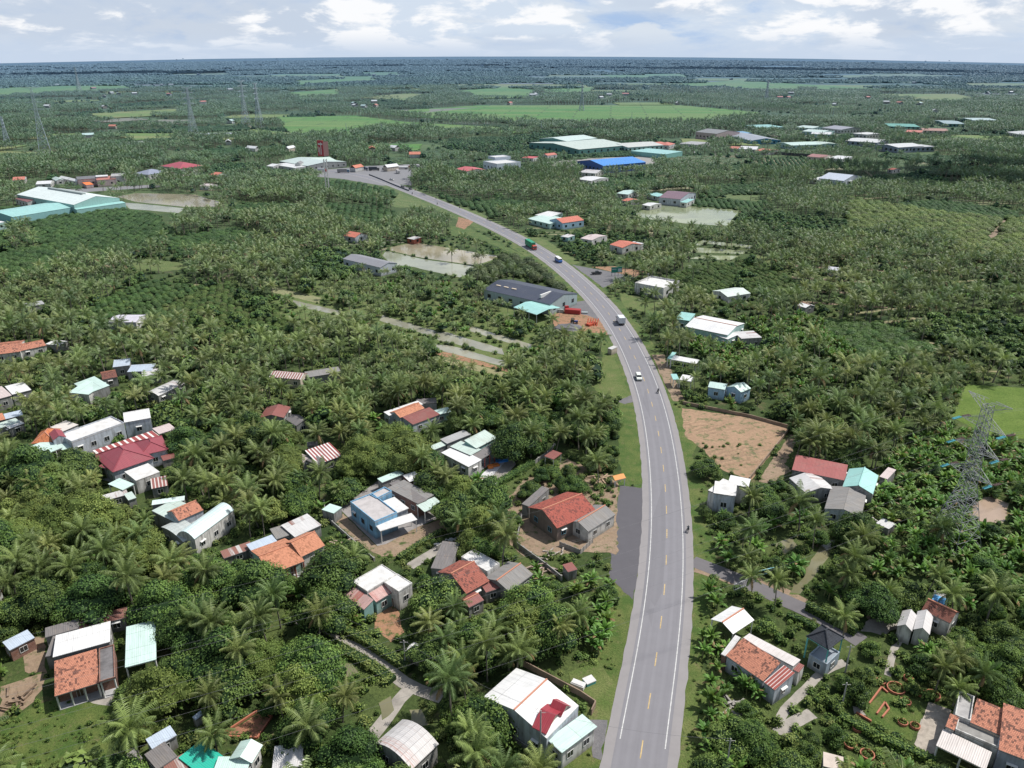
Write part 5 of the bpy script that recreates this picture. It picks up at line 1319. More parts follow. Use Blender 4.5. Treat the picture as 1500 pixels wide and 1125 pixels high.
r = bld('red_roofed_house', (796,226), 'tiny orange gable house between palms and the green factory', 'house')
blk(r, (793,227),(802,228),(804,223), 3.8, 'gable', TILEF, WHITE, 1.6, 'v', ov=.1)
# junction restaurant
r = bld('service_station', (455,245), 'service station buildings with pale green roofs behind the red sign', 'service station', 'service station')
blk(r, (409,236),(450,243),(470,231), 5.0, 'gable', m_sheet((.55,.64,.60), .05, 1.4, .5, .3), GREYW, 2.0, 'u', ov=.2, ridge=False); blk(r, (400,241),(432,246),(436,238), 4.2, 'shed', MET_W, WHITE, .6, ov=.1, zc=4.6); blk(r, (468,239),(497,237),(490,228), 5.0, 'shed', m_sheet((.62,.74,.64), 0, 1.4, .5, .2), DKGRN, 2.0, ov=.2, zc=7)
blk(r, (432,240),(440,240),(436,229), 6.5, 'gable', ASB2, WHITE, 1.6, 'v', ov=.1, ridge=False)
# left factory
r = bld('teal_factory', (130,305), 'big pale teal factory with a white ridged roof at the left', 'factory', 'pale teal factory')
B = blk(r, (108,300),(175,290),(84,277), 7.0, 'gable', m_sheet((.74,.82,.79), 0, 1.4, .45, .2), m_wall((.32,.52,.48), .15), 3.6, 'v', ov=.1, wz=1.6)
mb = MB(); mb.box(B['P'](B['w']*.46, B['d']*.2, 10.4), B['u']*B['w']*.08, B['v']*B['d']*.6, (0,0,.9)); mb.build('roof_vent', m_sheet((.30,.34,.32), 0, 1, .5, .3), r)
blk(r, (112,307),(184,297),(182,294), 4.2, 'shed', MET_T, m_wall((.28,.48,.45), .15), .6, ov=.1, win=False)
r = bld('long_teal_shed', (60,320), 'long pale turquoise shed in front of the big teal factory', 'shed', 'long turquoise shed')
blk(r, (19,318),(110,303),(87,294), 5.0, 'gable', MET_T, m_wall((.22,.42,.42), .15), 1.6, 'u', ov=.1, ridge=False, win=False); blk(r, (-20,330),(8,325),(0,318), 4.5, 'shed', MET_W, MINTW, .3, ov=.1)
r = bld('maroon_roof_house', (33,292), 'low house with a dusky maroon roof behind the turquoise shed', 'house')
blk(r, (22,291),(40,296),(58,288), 4.4, 'gable', MET_RR, WHITE, 1.8, 'u', ov=.1)
r = bld('red_roof_villa', (250,252), 'two storey villa with a raspberry red hipped roof and white pillars', 'villa', 'raspberry roofed villa')
blk(r, (235,243),(263,247),(264,238), 7.2, 'hip', m_sheet((.42,.06,.07), 0, 1, .5, .2), WHITE, 3.6, ov=.5, fr=1.5, nc=6)
r = bld('grey_roof_house', (207,254), 'house with a steep slate blue hipped roof left of the raspberry roofed villa', 'house', 'slate blue roofed house')
blk(r, (195,254),(217,256),(219,249), 4.4, 'hip', m_sheet((.28,.30,.38), 0, 1, .5, .2), WHITE, 3.0, ov=.2)
r = bld('roadside_shop', (150,270), 'long row shop with grey roof and orange front awnings along the back road', 'shop', 'row shop')
blk(r, (113,263),(143,261),(140,257), 6.0, 'shed', SLABD, PINKW, .2, ov=.1); blk(r, (142,264),(170,262),(168,257), 5.6, 'shed', m_sheet((.50,.18,.12), 0, 1, .6, .4), PINKW, .3, ov=.1); blk(r, (140,259),(158,258),(155,256), 7.0, 'shed', MET_W, PINKW, .3, ov=.1); blk(r, (162,259),(182,258),(180,254), 7.2, 'flat', SLAB, WHITE, ov=.1, par=.4)
blk(r, (126,271),(137,270),(135,266), 3.0, 'shed', m_plain((.75,.20,.06), .6), PINKW, .6, ov=.1, win=False)
for px, py, w_, m_, lb in [(52,270,22,MET_W,'white lean-to roof at the left of the back road'),(82,265,12,MET_PG,'small pale gabled roof on the back road'),(99,263,9,MET_W,'tent like white roof by the row shop, left one'),(112,266,9,MET_W,'tent like white roof by the row shop, right one'),(18,264,18,TILEF,'orange and mint roofs far left beside the back road')]:
    r = bld('roadside_shop', (px+w_/2,py), lb, 'shop'); blk(r, (px,py),(px+w_,py-1),(px+w_-1,py-5), 3.6, 'gable', m_, WHITE, 1.4, 'u' if w_ > 12 else 'v', ov=.1)
# right far group
R_ = [
 ('pink_villa', (1040,205), [((1019,193),(1050,196),(1056,190), 9, 'gable', ASB2, PINKW, 3, 'u', 1.7)], 'pink many gabled villa two storeys tall among the palms', 'villa', 'pink villa'),
 ('blue_factory', (1085,205), [((1062,197),(1100,206),(1124,201), 4.7, 'gable', m_sheet((.36,.38,.42), .05, 1.4, .6, .4), m_wall((.05,.22,.34), .2), 2.6, 'u', 1.6), ((1062,193),(1075,196),(1085,192), 4.7, 'shed', m_sheet((.2,.4,.6), 0, 1.4, .6, .4), m_wall((.05,.22,.34), .2), .5, 'u', 1.6)], 'factory with blue end walls and grey sheet roofs right of the pink villa', 'factory', 'blue walled factory'),
 ('green_shed', (1130,190), [((1112,187),(1150,186),(1155,182), 4.0, 'shed', MET_T, m_wall((.30,.48,.42), .2), .5, 'u', 1.6)], 'pale green long shed behind the blue walled factory', 'shed', None),
 ('factory', (1185,190), [((1165,186),(1190,188),(1200,182), 4.0, 'gable', m_sheet((.6,.72,.66), 0, 1.4, .5, .3), MINTW, 1.6, 'u', 1.6), ((1175,192),(1205,194),(1216,188), 5.5, 'gable', m_sheet((.6,.72,.66), 0, 1.4, .5, .3), MINTW, 1.6, 'u', 1.6), ((1188,196),(1218,197),(1222,192), 5, 'shed', MET_W, MINTW, .5, 'u', 1.6)], 'cluster of three stepped pale mint roofs in the palms', 'factory', 'stepped mint roofs'),
 ('grey_villa', (1222,190), [((1204,187),(1232,190),(1236,183), 5.4, 'gable', m_sheet((.34,.33,.36), 0, 1.4, .6, .3), WHITE, 2.6, 'u', 1.6)], 'grey roofed white villa behind the stepped mint roofs', 'villa', None),
 ('mint_shed', (1155,210), [((1136,209),(1160,213),(1173,206), 5, 'gable', m_sheet((.58,.74,.66), 0, 1.4, .5, .3), MINTW, 1.6, 'v', 1.6)], 'wide mint gabled shed in front of the blue walled factory', 'shed', 'wide mint gabled shed'),
 ('mint_shed', (1190,211), [((1177,209),(1196,212),(1205,207), 4.4, 'gable', m_sheet((.55,.66,.58), 0, 1.4, .5, .3), MINTW, 1.2, 'u', 1.6)], 'smaller mint shed half behind palms right of the wide one', 'shed', None),
 ('red_row_house', (1090,217), [((1066,217),(1080,218),(1084,212), 4, 'gable', TILEF, WHITE, 1.5, 'u', 1.4), ((1082,218),(1108,219),(1108,214), 4, 'shed', MET_W, WHITE, .6, 'u', 1.4), ((1106,220),(1122,222),(1128,215), 4, 'gable', TILEF, WHITE, 1.3, 'u', 1.4)], 'row of red and white roofs left of the long palm belt', 'house', 'red and white row'),
 ('pink_row_house', (1195,230), [((1182,229),(1206,231),(1207,224), 4.5, 'gable', m_tile((.42,.20,.17), (.2,.1,.1), .3), CREAM, 1.6, 'u', 1.4)], 'long pinkish tiled house right of the red and white row', 'house', None),
 ('white_row_house', (1225,232), [((1212,231),(1234,233),(1237,229), 3.5, 'shed', MET_W, WHITE, .5, 'u', 1.4)], 'low white roof beside the pinkish tiled house', 'house', None),
 ('warehouse', (1295,213), [((1238,206),(1285,209),(1300,203), 5.5, 'gable', m_sheet((.68,.68,.66), 0, 1.4, .5, .3), m_wall((.24,.27,.34), .3), 1.4, 'u', 2), ((1282,212),(1316,216),(1330,207), 6.5, 'gable', m_sheet((.68,.68,.66), 0, 1.4, .5, .3), m_wall((.24,.27,.34), .3), 1.8, 'v', 2), ((1316,213),(1336,216),(1347,210), 5.5, 'shed', m_sheet((.58,.58,.56), 0, 1.4, .5, .3), m_wall((.24,.27,.34), .3), .5, 'u', 2)], 'long joined warehouses with white roofs and blue grey walls', 'warehouse', 'joined white roof warehouses'),
 ('warehouse', (1325,190), [((1303,185),(1348,186),(1350,181), 4.0, 'shed', m_sheet((.12,.38,.28), 0, 1.4, .5, .3), DKGRN, .5, 'u', 2)], 'dark green roofed warehouse above the joined white ones', 'warehouse', None),
 ('warehouse', (1445,178), [((1425,176),(1462,176),(1464,170), 4.7, 'gable', m_sheet((.5,.62,.6), 0, 1.4, .5, .3), DKGRN, 1.5, 'u', 2)], 'pale striped roof warehouse at far right', 'warehouse', None),
 ('warehouse', (1375,180), [((1366,176),(1384,181),(1388,175), 5, 'gable', m_sheet((.34,.44,.44), 0, 1.4, .5, .3), DKGRN, 1.5, 'v', 2)], 'grey green gabled warehouse at far right, smaller one', 'warehouse', None),
 ('white_office', (1258,197), [((1248,195),(1270,197),(1272,192), 6, 'flat', SLABW, WHITE, 0, 'u', 1.6)], 'small white office block left of the joined white warehouses', 'office', None),
 ('brown_shops', (1340,193), [((1326,193),(1350,194),(1350,189), 4, 'shed', TILEF, CREAM, .6, 'u', 1.6), ((1352,191),(1390,192),(1390,187), 4, 'gable', m_tile((.45,.25,.18),(.3,.15,.1),.3), CREAM, 1.6, 'u', 1.6)], 'low brown and orange roofed shops at right', 'shop', None),
 ('end_house', (1488,196), [((1474,193),(1496,197),(1510,190), 5, 'gable', m_sheet((.62,.62,.60), 0, 1.4, .5, .3), WHITE, 2, 'u', 1.6)], 'pale roofed house at the right edge of the photo', 'house', None),
 ('white_roof_villa', (1217,262), [((1199,261),(1236,265),(1240,256), 5.0, 'gable', m_sheet((.52,.56,.64), 0, 1.2, .5, .2), PALEB, 3.0, 'u', 1.6), ((1186,262),(1202,264),(1204,259), 3.8, 'shed', MET_W, WHITE, .3, 'u', 1.6), ((1232,266),(1250,265),(1240,260), 3.8, 'shed', MET_W, WHITE, .3, 'u', 1.6)], 'villa with steep silvery blue roofs alone in the palms', 'villa', 'silver roofed villa'),
 ('grey_low_house', (1010,210), [((994,210),(1022,212),(1023,207), 4.4, 'flat', SLAB, WHITE, 0, 'u', 1.4)], 'flat grey roofed house left of the pink villa', 'house', None),
 ('hut', (1211,397), [((1212,395),(1231,397),(1232,392), 3.2, 'gable', m_sheet((.6,.6,.66), 0, 1.2, .5, .3), WHITE, .8, 'u', 1.2)], 'white roofed hut on the long palm lane at right', 'hut', None),
 ('hut', (1177,448), [((1167,447),(1180,451),(1185,445), 3.0, 'gable', MET_W, GREYW, .8, 'u', 1.2)], 'tiny white roofed hut in the low orchard at right', 'hut', None),
 ('hut', (1303,249), [((1300,248),(1308,249),(1309,245), 3.4, 'gable', TILEF, WHITE, 1, 'u', 1.2)], 'tiny red roof above the olive orchard at right', 'hut', None),
 ('hut', (312,255), [((306,256),(316,257),(318,252), 4, 'gable', TILEF, WHITE, 1.5, 'u', 1.2)], 'orange and mint roofed house right of the raspberry villa', 'house', None),
 ('hut', (300,272), [((292,272),(305,273),(307,269), 3.4, 'gable', MET_PK, WHITE, 1, 'u', 1.2)], 'pale pink roofed house in palms below the raspberry villa', 'house', None),
 ('hut', (395,243), [((390,243),(400,244),(403,240), 4, 'gable', MET_W, WHITE, 1.4, 'u', 1.2)], 'small white roof at the left of the service station', 'house', None),
]
for nm, pp, bl, lb, ct, sh in R_:
    r = bld(nm, pp, lb, ct, sh)
    for a, b, c, z, rf, rm, wm, h, ax, wz in bl: blk(r, a, b, c, z, rf, rm, wm, h, ax, ov=.15, wz=wz, zc=z)
# scattered far houses
FAR = [(166,189,1),(197,139,0),(163,138,0),(174,139,0),(248,140,1),(84,126,0),(137,131,1),(225,126,0),(238,126,0),(251,126,0),(297,152,1),(338,181,0),(370,109,1),(291,110,0),(57,126,0),(48,125,0),(335,212,0),(371,222,0),(415,130,1),(438,107,0),(445,117,0),(153,159,0),(70,158,0),(130,202,0),(425,222,0),(153,143,0),(548,111,0),(610,128,0),(655,110,1),(757,118,0),(848,123,1),(916,140,1),(880,145,0),(550,157,1),(520,157,0),(533,158,0),(548,151,0),(580,102,0),(700,97,0),(720,98,0),(1142,145,1),(1154,145,1),(1305,107,0),(1276,109,0),(1345,130,0),(1361,131,0),(1369,165,0),(1317,153,1),(1298,152,0),(1480,137,0),(1446,138,0),(1071,117,0),(1170,90,0),(1190,99,0),(1270,145,1),(790,97,0),(500,90,0),(640,95,0),(1008,97,1),(970,96,0),(1365,110,0),(1430,109,0),(480,100,0),(400,96,0),(350,98,0),(30,105,0),(10,106,0),(95,108,0),(523,251,1),(545,222,1),(578,221,0),(608,231,1),(573,250,0),(1240,95,0),(1400,98,0),(1480,103,0),(870,98,0),(840,97,0),(1090,96,0),(420,92,0),(560,94,0),(1330,96,0),(1150,105,0),(1440,112,0),(210,100,0),(120,101,0),(260,104,0)]
_r = random.Random(41)
for _ in range(70):
    q = at(_r.uniform(0, 1500), _r.choice((_r.uniform(88, 112), _r.uniform(100, 160))), 0); a, b, _ = proj(q.x, q.y, 0)
    if not get(HARD, a, b) and get(ZONE, a, b) != 14: FAR.append((a, b, 1 if _r.random() < .2 else 0))
roofm = [m_sheet((.75,.76,.76), 0, 1.5, .5, .2), m_tile((.62,.22,.12), (.45,.14,.08), .2), m_sheet((.50,.66,.62), 0, 1.5, .5, .2)]
LR = ['whitish', 'orange', 'pale green']
for i, (px, py, k) in enumerate(FAR):
    p = at(px, py, 0)
    if k == 0 and i % 4 == 3: k = 2
    side = 'left' if px < 500 else ('middle' if px < 1000 else 'right'); dist = 'beyond the rice fields' if p.y > 1800 else 'between the palm groves'
    lb = f'small {LR[k]} roofed farmhouse far away {dist}, {side} part of the view'
    r = empty('farmhouse', (p.x, p.y, zg(p.x, p.y)), lb, 'house', f'distant {LR[k]} roofed farmhouses {dist} on the {side}')
    w_ = 9 + (i*37 % 7) + p.y/700; d_ = 6 + (i*13 % 4) + p.y/900; hz_ = 3.4; rz = (i*0.7) % 3.1
    hh = hz_ + p.y/1500
    mb = MB(); mb.cbox((0,0,0), w_*.94, d_*.9, hh, 0, rz); mb.build('wall', WHITE if i % 3 else CREAM, r)
    mb = MB(); M_ = Matrix.Rotation(rz, 3, 'Z')
    q = [M_ @ Vector(v) for v in ((-w_/2,-d_/2,hh),(w_/2,-d_/2,hh),(w_/2,0,hh+2.2),(-w_/2,0,hh+2.2),(w_/2,d_/2,hh),(-w_/2,d_/2,hh))]
    mb.slab([q[0],q[1],q[2],q[3]], .12); mb.slab([q[4],q[5],q[3],q[2]], .12); mb.build('roof', roofm[k], r)
    fill(HARD, [(px-7,py-5),(px+7,py-5),(px+7,py+2),(px-7,py+2)] if p.y < 1500 else [(px-5,py-3),(px+5,py-3),(px+5,py+1.5),(px-5,py+1.5)], 3)
# ------------------------------------------------------------------ vehicles
TYRE = m_plain((.02,.02,.02), .8); RIM = m_plain((.4,.4,.42), .4, .6); LAMP = m_plain((.8,.8,.75), .2); RED_L = m_plain((.5,.02,.02), .3)
def wheels(r, xs, y, rad, wdt=.25):
    for x in xs:
        for sg in (-1, 1):
            m = MB(); m.tube([(x, sg*y - wdt/2, rad), (x, sg*y + wdt/2, rad)], rad, 14)
            m.f.append(tuple(range(13, -1, -1))); m.m.append(0); m.uv.append([(0,0)]*14)
            w = m.build('wheel', TYRE, r)
            m = MB(); m.tube([(x, sg*(y+wdt/2-.02), rad), (x, sg*(y+wdt/2+.01), rad)], rad*.55, 10); m.build('rim', RIM, w)
def prism(m, prof, y0, y1, mi=0, bev=0.0):
    "side profile (x,z) extruded across y, narrowing towards the top by bev"
    zt = max(p[1] for p in prof); zb = min(p[1] for p in prof)
    f = lambda z: bev * (z-zb)/(zt-zb+1e-6)
    L = [Vector((x, y0 + f(z), z)) for x, z in prof]; R2 = [Vector((x, y1 - f(z), z)) for x, z in prof]
    m.add(L, mi); m.add(list(reversed(R2)), mi)
    for i in range(len(prof)):
        j = (i+1) % len(prof); m.add([L[j], L[i], R2[i], R2[j]], mi)
def vehicle(name, px, label, cat, head, off=None, group=None):
    p = at(*px, 0)
    r = empty(name, (p.x, p.y, zg(p.x, p.y) + .09), label, cat, group, head)
    return r
def heading(px, sign=1):
    i = s_of(px[1]); p, d, rr = along(acc[i]); a = math.atan2(d.y, d.x)
    return a if sign > 0 else a + math.pi
def car(px, label, col, head, name='car', kind='sedan', group=None):
    r = vehicle(name, px, label, 'pickup' if kind == 'pickup' else 'car', head, group=group)
    P_ = m_plain(col, .25)
    m = MB(); L = 2.25
    if kind == 'suv':
        prism(m, [(-L,.4),(L,.4),(L+.02,.75),(L-.1,.95),(1.1,1.05),(-L+.05,1.1),(-L-.02,.7)], -.92, .92, 0, .04)
        b = m.build('body', P_, r)
        m = MB(); prism(m, [(1.2,1.03),(.55,1.62),(-1.9,1.66),(-2.2,1.08)], -.84, .84, 0, .16); m.build('window', GLASS, r)
        m = MB(); prism(m, [(.62,1.57),(.5,1.67),(-1.85,1.71),(-2.0,1.6)], -.72, .72, 0, .02); m.build('roof', P_, r)
    elif kind == 'pickup':
        prism(m, [(-2.6,.5),(2.5,.5),(2.55,.85),(2.4,1.05),(1.3,1.12),(-2.6,1.12)], -.93, .93, 0, .03); m.build('body', P_, r)
        m = MB(); prism(m, [(1.35,1.1),(.8,1.7),(-.5,1.74),(-.8,1.12)], -.84, .84, 0, .15); m.build('window', GLASS, r)
        m = MB(); prism(m, [(.85,1.66),(.75,1.76),(-.45,1.79),(-.6,1.68)], -.7, .7, 0, .02); m.build('roof', P_, r)
        m = MB(); m.box((-2.5,-.78,1.125), (1.55,0,0), (0,1.56,0), (0,0,.01)); m.build('cargo_bed', TYRE, r)
    else:
        prism(m, [(-L,.35),(L,.35),(L+.05,.6),(L-.15,.8),(1.15,.95),(-1.5,.98),(-L-.02,.85)], -.88, .88, 0, .05); m.build('body', P_, r)
        m = MB(); prism(m, [(1.2,.93),(.5,1.40),(-.95,1.42),(-1.75,.97)], -.80, .80, 0, .17); m.build('window', GLASS, r)
        m = MB(); prism(m, [(.55,1.37),(.42,1.45),(-.85,1.47),(-1.05,1.38)], -.66, .66, 0, .02); m.build('roof', P_, r)
    for sg in (-1, 1):
        m = MB(); m.box((L-.02,sg*.6-.18,.62), (.06,0,0), (0,.36,0), (0,0,.16)); m.build('headlight', LAMP, r)
        m = MB(); m.box((-L-.05,sg*.65-.15,.68), (.05,0,0), (0,.3,0), (0,0,.16)); m.build('tail_light', RED_L, r)
        m = MB(); m.box((.95,sg*.92-.09,.98), (.12,0,0), (0,.18,0), (0,0,.14)); m.build('mirror', P_, r)
    wheels(r, (-1.4, 1.4), .80, .33); return r
def lorry(px, label, head, cabc, boxc, L=6.0, name='lorry', tank=False, cl=1.9, H=2.5, group=None, stripe=None):
    r = vehicle(name, px, label, 'lorry', head, group=group)
    cm_ = m_plain(cabc, .35); bm_ = m_sheet(boxc, 0, 1.2, .5, .25) if not tank else m_plain(boxc, .3)
    x0 = -L/2
    m = MB(); m.box((x0,-.45,.6), (L,0,0), (0,.9,0), (0,0,.3)); m.build('chassis', TYRE, r)
    m = MB()
    if tank: m.tube([(x0,0,1.95),(x0+.3,0,1.95),(L/2-cl-.5,0,1.95),(L/2-cl-.2,0,1.95)], [.8,1.1,1.1,.8], 14)
    else: m.box((x0,-1.22,.95), (L-cl-.25,0,0), (0,2.44,0), (0,0,H))
    cg = m.build('tank' if tank else 'cargo_box', bm_, r)
    if not tank:
        m = MB()
        for k in range(int((L-cl)/1.2)+1): 
            for sg in (-1, 1): m.box((x0+k*1.2, sg*1.23-.02, .95), (.06,0,0), (0,.04,0), (0,0,H))
        m.build('box_rib', m_plain(dk(boxc, .8), .5), cg)
        m = MB(); m.box((x0-.03,-.02,1.0), (.03,0,0), (0,.04,0), (0,0,H-.1)); m.box((x0-.04,-.6,1.0), (.03,0,0), (0,.05,0), (0,0,H-.1)); m.box((x0-.04,.6,1.0), (.03,0,0), (0,.05,0), (0,0,H-.1)); m.build('rear_door', RIM, cg)
        if stripe:
            m = MB()
            for sg in (-1, 1): m.box((x0+.8, sg*1.255-.005, 2.1), (L-cl-2,0,0), (0,.01,0), (0,0,.7))
            m.build('side_panel', m_plain(stripe, .5), cg)
    m = MB(); xc = L/2-cl; prism(m, [(xc,.55),(L/2,.55),(L/2+.02,1.3),(L/2-.25,2.35),(L/2-.6,2.6),(xc,2.6)], -1.15, 1.15, 0, .08); m.build('cab', cm_, r)
    m = MB(); m.add([(L/2+.035,-.95,1.35),(L/2+.035,.95,1.35),(L/2-.2,.88,2.3),(L/2-.2,-.88,2.3)]); m.build('windscreen', GLASS, r)
    for sg in (-1, 1):
        m = MB(); m.box((xc+.55,sg*1.13-.02,1.4), (.95,0,0), (0,.04,0), (0,0,.65)); m.build('window', GLASS, r)
        m = MB(); m.box((L/2,sg*.8-.15,.8), (.05,0,0), (0,.3,0), (0,0,.18)); m.build('headlight', LAMP, r)
        m = MB(); m.box((L/2-.1,sg*1.32-.06,1.5), (.1,0,0), (0,.14,0), (0,0,.5)); m.build('mirror', TYRE, r)
    wheels(r, (x0+1.0, x0+2.1, L/2-.9) if L > 7 else (x0+1.2, L/2-.9), 1.0, .5, .3); return r
def motorbike(px, label, head, shirt, group=None):
    r = vehicle('motorbike', px, label, 'motorbike', head, group=group)
    m = MB(); m.tube([(-.6,0,.62),(-.2,0,.72),(.15,0,.55),(.45,0,.75),(.52,0,1.0)], [.09,.13,.08,.09,.05], 6); m.tube([(.5,0,.9),(.64,0,.32)], .035, 5); m.tube([(.5,-.32,1.02),(.5,.32,1.02)], .025, 5); m.build('body', m_plain((.05,.05,.06), .4), r)
    m = MB(); m.cbox((-.3,0,.72), .7, .26, .1); m.build('seat', TYRE, r)
    for x in (-.62, .64):
        m = MB(); m.tube([(x,-.05,.3),(x,.05,.3)], .3, 12); m.build('wheel', TYRE, r)
    p = at(*px, 0)
    # rider: one skinned body
    V = [(-.3,0,.85),(-.26,0,1.1),(-.2,0,1.35),(-.16,0,1.48),(-.14,0,1.6), (-.2,.2,1.4),(.02,.3,1.18),(.32,.3,1.06),(-.2,-.2,1.4),(.02,-.3,1.18),(.32,-.3,1.06), (.1,.2,.85),(.0,.24,.45),(.15,.24,.32),(.1,-.2,.85),(.0,-.24,.45),(.15,-.24,.32)]
    E = [(0,1),(1,2),(2,3),(3,4),(2,5),(5,6),(6,7),(2,8),(8,9),(9,10),(0,11),(11,12),(12,13),(0,14),(14,15),(15,16)]
    RR = [.15,.14,.17,.07,.10,.07,.055,.045,.07,.055,.045,.09,.065,.05,.09,.065,.05]
    me = bpy.data.meshes.new('person'); me.from_pydata(V, E, []); o = bpy.data.objects.new('person', me); C.objects.link(o)
    sk = o.modifiers.new('skin', 'SKIN'); 
    for i, q in enumerate(me.skin_vertices[0].data if len(me.skin_vertices) else []): q.radius = (RR[i], RR[i])
    if not len(me.skin_vertices):
        bm = bmesh.new(); bm.from_mesh(me); ly = bm.verts.layers.skin.verify(); bm.verts.ensure_lookup_table()
        for i, v in enumerate(bm.verts): v[ly].radius = (RR[i], RR[i]); v[ly].use_root = (i == 0)
        bm.to_mesh(me); bm.free()
    o.modifiers.new('sub', 'SUBSURF').levels = 1; o.modifiers['sub'].render_levels = 1
    me.materials.append(m_plain(shirt, .8)); o.location = r.location; o.rotation_euler = (0,0,head)
    tag(o, label.split(' ridden')[0].replace('motorbike', 'motorbike rider').replace('dark motorbike rider', 'rider') + ' seated on it', 'person', group and group.replace('motorbikes', 'riders'))
    o['label'] = 'rider on the ' + label.split(' ridden')[0]
    m = MB(); blob(m, (-.13,0,1.66), (.14,.12,.15), random.Random(1), 0, .5, 10, 7, 0.0); h = m.build('helmet', m_plain((.35,.33,.3), .3), o, smooth=True)
    return r
def hd(px): return heading(px, 1)
# on the highway (road direction runs away from the camera)
def onroad(py, off):
    p, d, rr = along(S(py)); q = p + rr*off; return proj(q.x, q.y, 0)[:2]
lorry(onroad(363, -1.6), 'green box lorry with a red cab coming down the road', hd((0,363))+math.pi, (.45,.04,.02), (.02,.30,.15), 13.0, cl=2.3, H=2.9, name='lorry', stripe=(.05,.24,.14))
r = vehicle('minibus', onroad(384, 1.9), 'blue minibus with a white roof driving between the green lorry and the white lorry', 'bus', hd((0,384))+math.pi)
m = MB(); prism(m, [(-3.3,.45),(3.3,.45),(3.35,1.2),(3.1,1.5),(-3.3,1.5)], -1.05, 1.05, 0, .03); m.build('body', m_plain((.03,.14,.42), .3), r)
m = MB(); prism(m, [(3.1,1.49),(2.85,2.25),(-3.25,2.25),(-3.28,1.49)], -1.0, 1.0, 0, .08); m.build('window', GLASS, r)
m = MB(); prism(m, [(2.9,2.2),(2.7,2.5),(-3.2,2.5),(-3.3,2.2)], -.98, .98, 0, .1); m.build('roof', m_plain((.75,.75,.75), .4), r)
wheels(r, (-2.2, 2.2), .95, .42)
lorry(onroad(474, 1.9), 'white box lorry with a pale blue side driving away up the road', hd((0,474)), (.6,.6,.62), (.72,.76,.80), 6.4, cl=1.9, H=2.3, name='lorry')
car(onroad(555, -1.75), 'white car driving towards the camera in the left lane', (.72,.75,.70), hd((0,555))+math.pi, kind='suv')
motorbike(onroad(575, 3.0), 'dark motorbike behind the white car on the right shoulder ridden by one person', hd((0,575)), (.05,.05,.06))
motorbike(onroad(777, 4.7), 'dark motorbike on the near right shoulder of the road ridden by one person', hd((0,777)), (.08,.10,.12))
for i, (py, off, sh) in enumerate([(280,5,(.3,.05,.05)),(284,-3.6,(.05,.05,.1)),(292,4.6,(.1,.1,.1)),(306,5.0,(.1,.1,.12)),(323,5.4,(.05,.05,.05)),(299,-3.5,(.3,.3,.3))]):
    motorbike(onroad(py, off), 'distant motorbike on the highway near the junction ridden by one person', hd((0,py)), sh, 'motorbikes near the junction')
car((874,402), 'black pickup truck parked on the gravel across from the dark warehouse', (.015,.02,.03), .15, name='pickup_truck', kind='pickup')
car(onroad(275, 2), 'dark grey four wheel drive car leaving the junction', (.06,.06,.07), hd((0,275))+math.pi, kind='suv')
car(onroad(278, 4), 'black car directly behind the dark grey car near the junction', (.02,.02,.025), hd((0,278))+math.pi)
car((574,264), 'silver car waiting in the middle of the junction', (.5,.5,.5), -.6)
for px, lb, cc, bc, hdg, L, tk in [((583,254),'white lorry turning in the junction',(.6,.6,.6),(.65,.6,.58),-1.2,7,False),((548,250),'black covered lorry parked at the back of the junction',(.1,.1,.1),(.03,.03,.035),.02,10,False),
    ((570,249),'white cab lorry with red and blue containers parked at the junction',(.65,.65,.65),(.30,.06,.06),3.14,13,False),((589,248),'white tanker lorry parked at the junction',(.6,.6,.6),(.72,.72,.72),3.1,11,True),((606,247),'red and white lorry at the right end of the parked row',(.45,.05,.05),(.62,.60,.58),3.2,10,False),
    ((503,253),'grey flat lorry parked in front of the service station',(.1,.2,.3),(.30,.28,.27),.1,11,False),((472,252),'red fronted white lorry by the service station',(.5,.04,.04),(.65,.65,.65),.05,8,False)]:
    lorry(px, lb, hdg, cc, bc, L, tank=tk)
for i, (x, y) in enumerate([(520,250),(532,249.5)]):
    lorry((x, y), 'dark lorry in the row parked beside the service station', 0.05, (.1,.12,.2), (.10,.11,.14), 9, group='dark lorries beside the service station')
# machinery lot
r = bld('container', (839,459), 'dark red open skip in the dirt lot below the dark warehouse', 'skip'); mb = MB(); mb.cbox((0,0,0), 6.5, 2.6, 1.9, 0, -.25); mb.cbox((-2.5,2.2,0), 1.6, 1.2, 2.6, 0, .3); mb.build('bin', m_plain((.32,.03,.03), .6), r); mb = MB(); mb.cbox((-6,1.6,0), 4.5, 1.5, 1.4, 0, -.2); mb.cbox((5,0,0), 2.5, 1.5, .6, 0, -.1); mb.build('stacked_pipes', m_plain((.3,.34,.34), .5), r)
r = bld('container', (866,476), 'orange red steel frame lying in the grass near the road bend', 'frame'); mb = MB()
for k in range(5): mb.bar((-2+k,-1.5,0), (-1+k,1.5,2.2), .35)
mb.cbox((0,0,0), 4.5, 2.0, .9, 0, .8); mb.build('steel', m_plain((.42,.07,.03), .6), r)
r = bld('tractor', (841,474), 'small dark blue tractor parked on the dirt lot', 'tractor')
m = MB(); m.cbox((.6,0,.6), 1.8, .8, .7); m.build('bonnet', m_plain((.04,.08,.25), .4), r); m = MB(); m.cbox((-.6,0,.8), 1.2, 1.1, .6); m.cbox((-.6,0,2.0), 1.5, 1.3, .1)
for a in (-1.2, 0): 
    for b_ in (-.55, .5): m.bar((a,b_,1.3), (a,b_,2.05), .07)
m.build('cab', TYRE, r); wheels(r, (-.8,), .8, .7, .4); wheels(r, (1.1,), .65, .42, .25)
# gravel heap
r = bld('gravel_heap', (833,481), 'grey gravel heap beside the tractor', 'heap'); mb = MB(); blob(mb, (0,0,0), (6,4,1.6), RN, 0, .5, 14, 8, .1); mb.build('heap', M_GRAV, r)

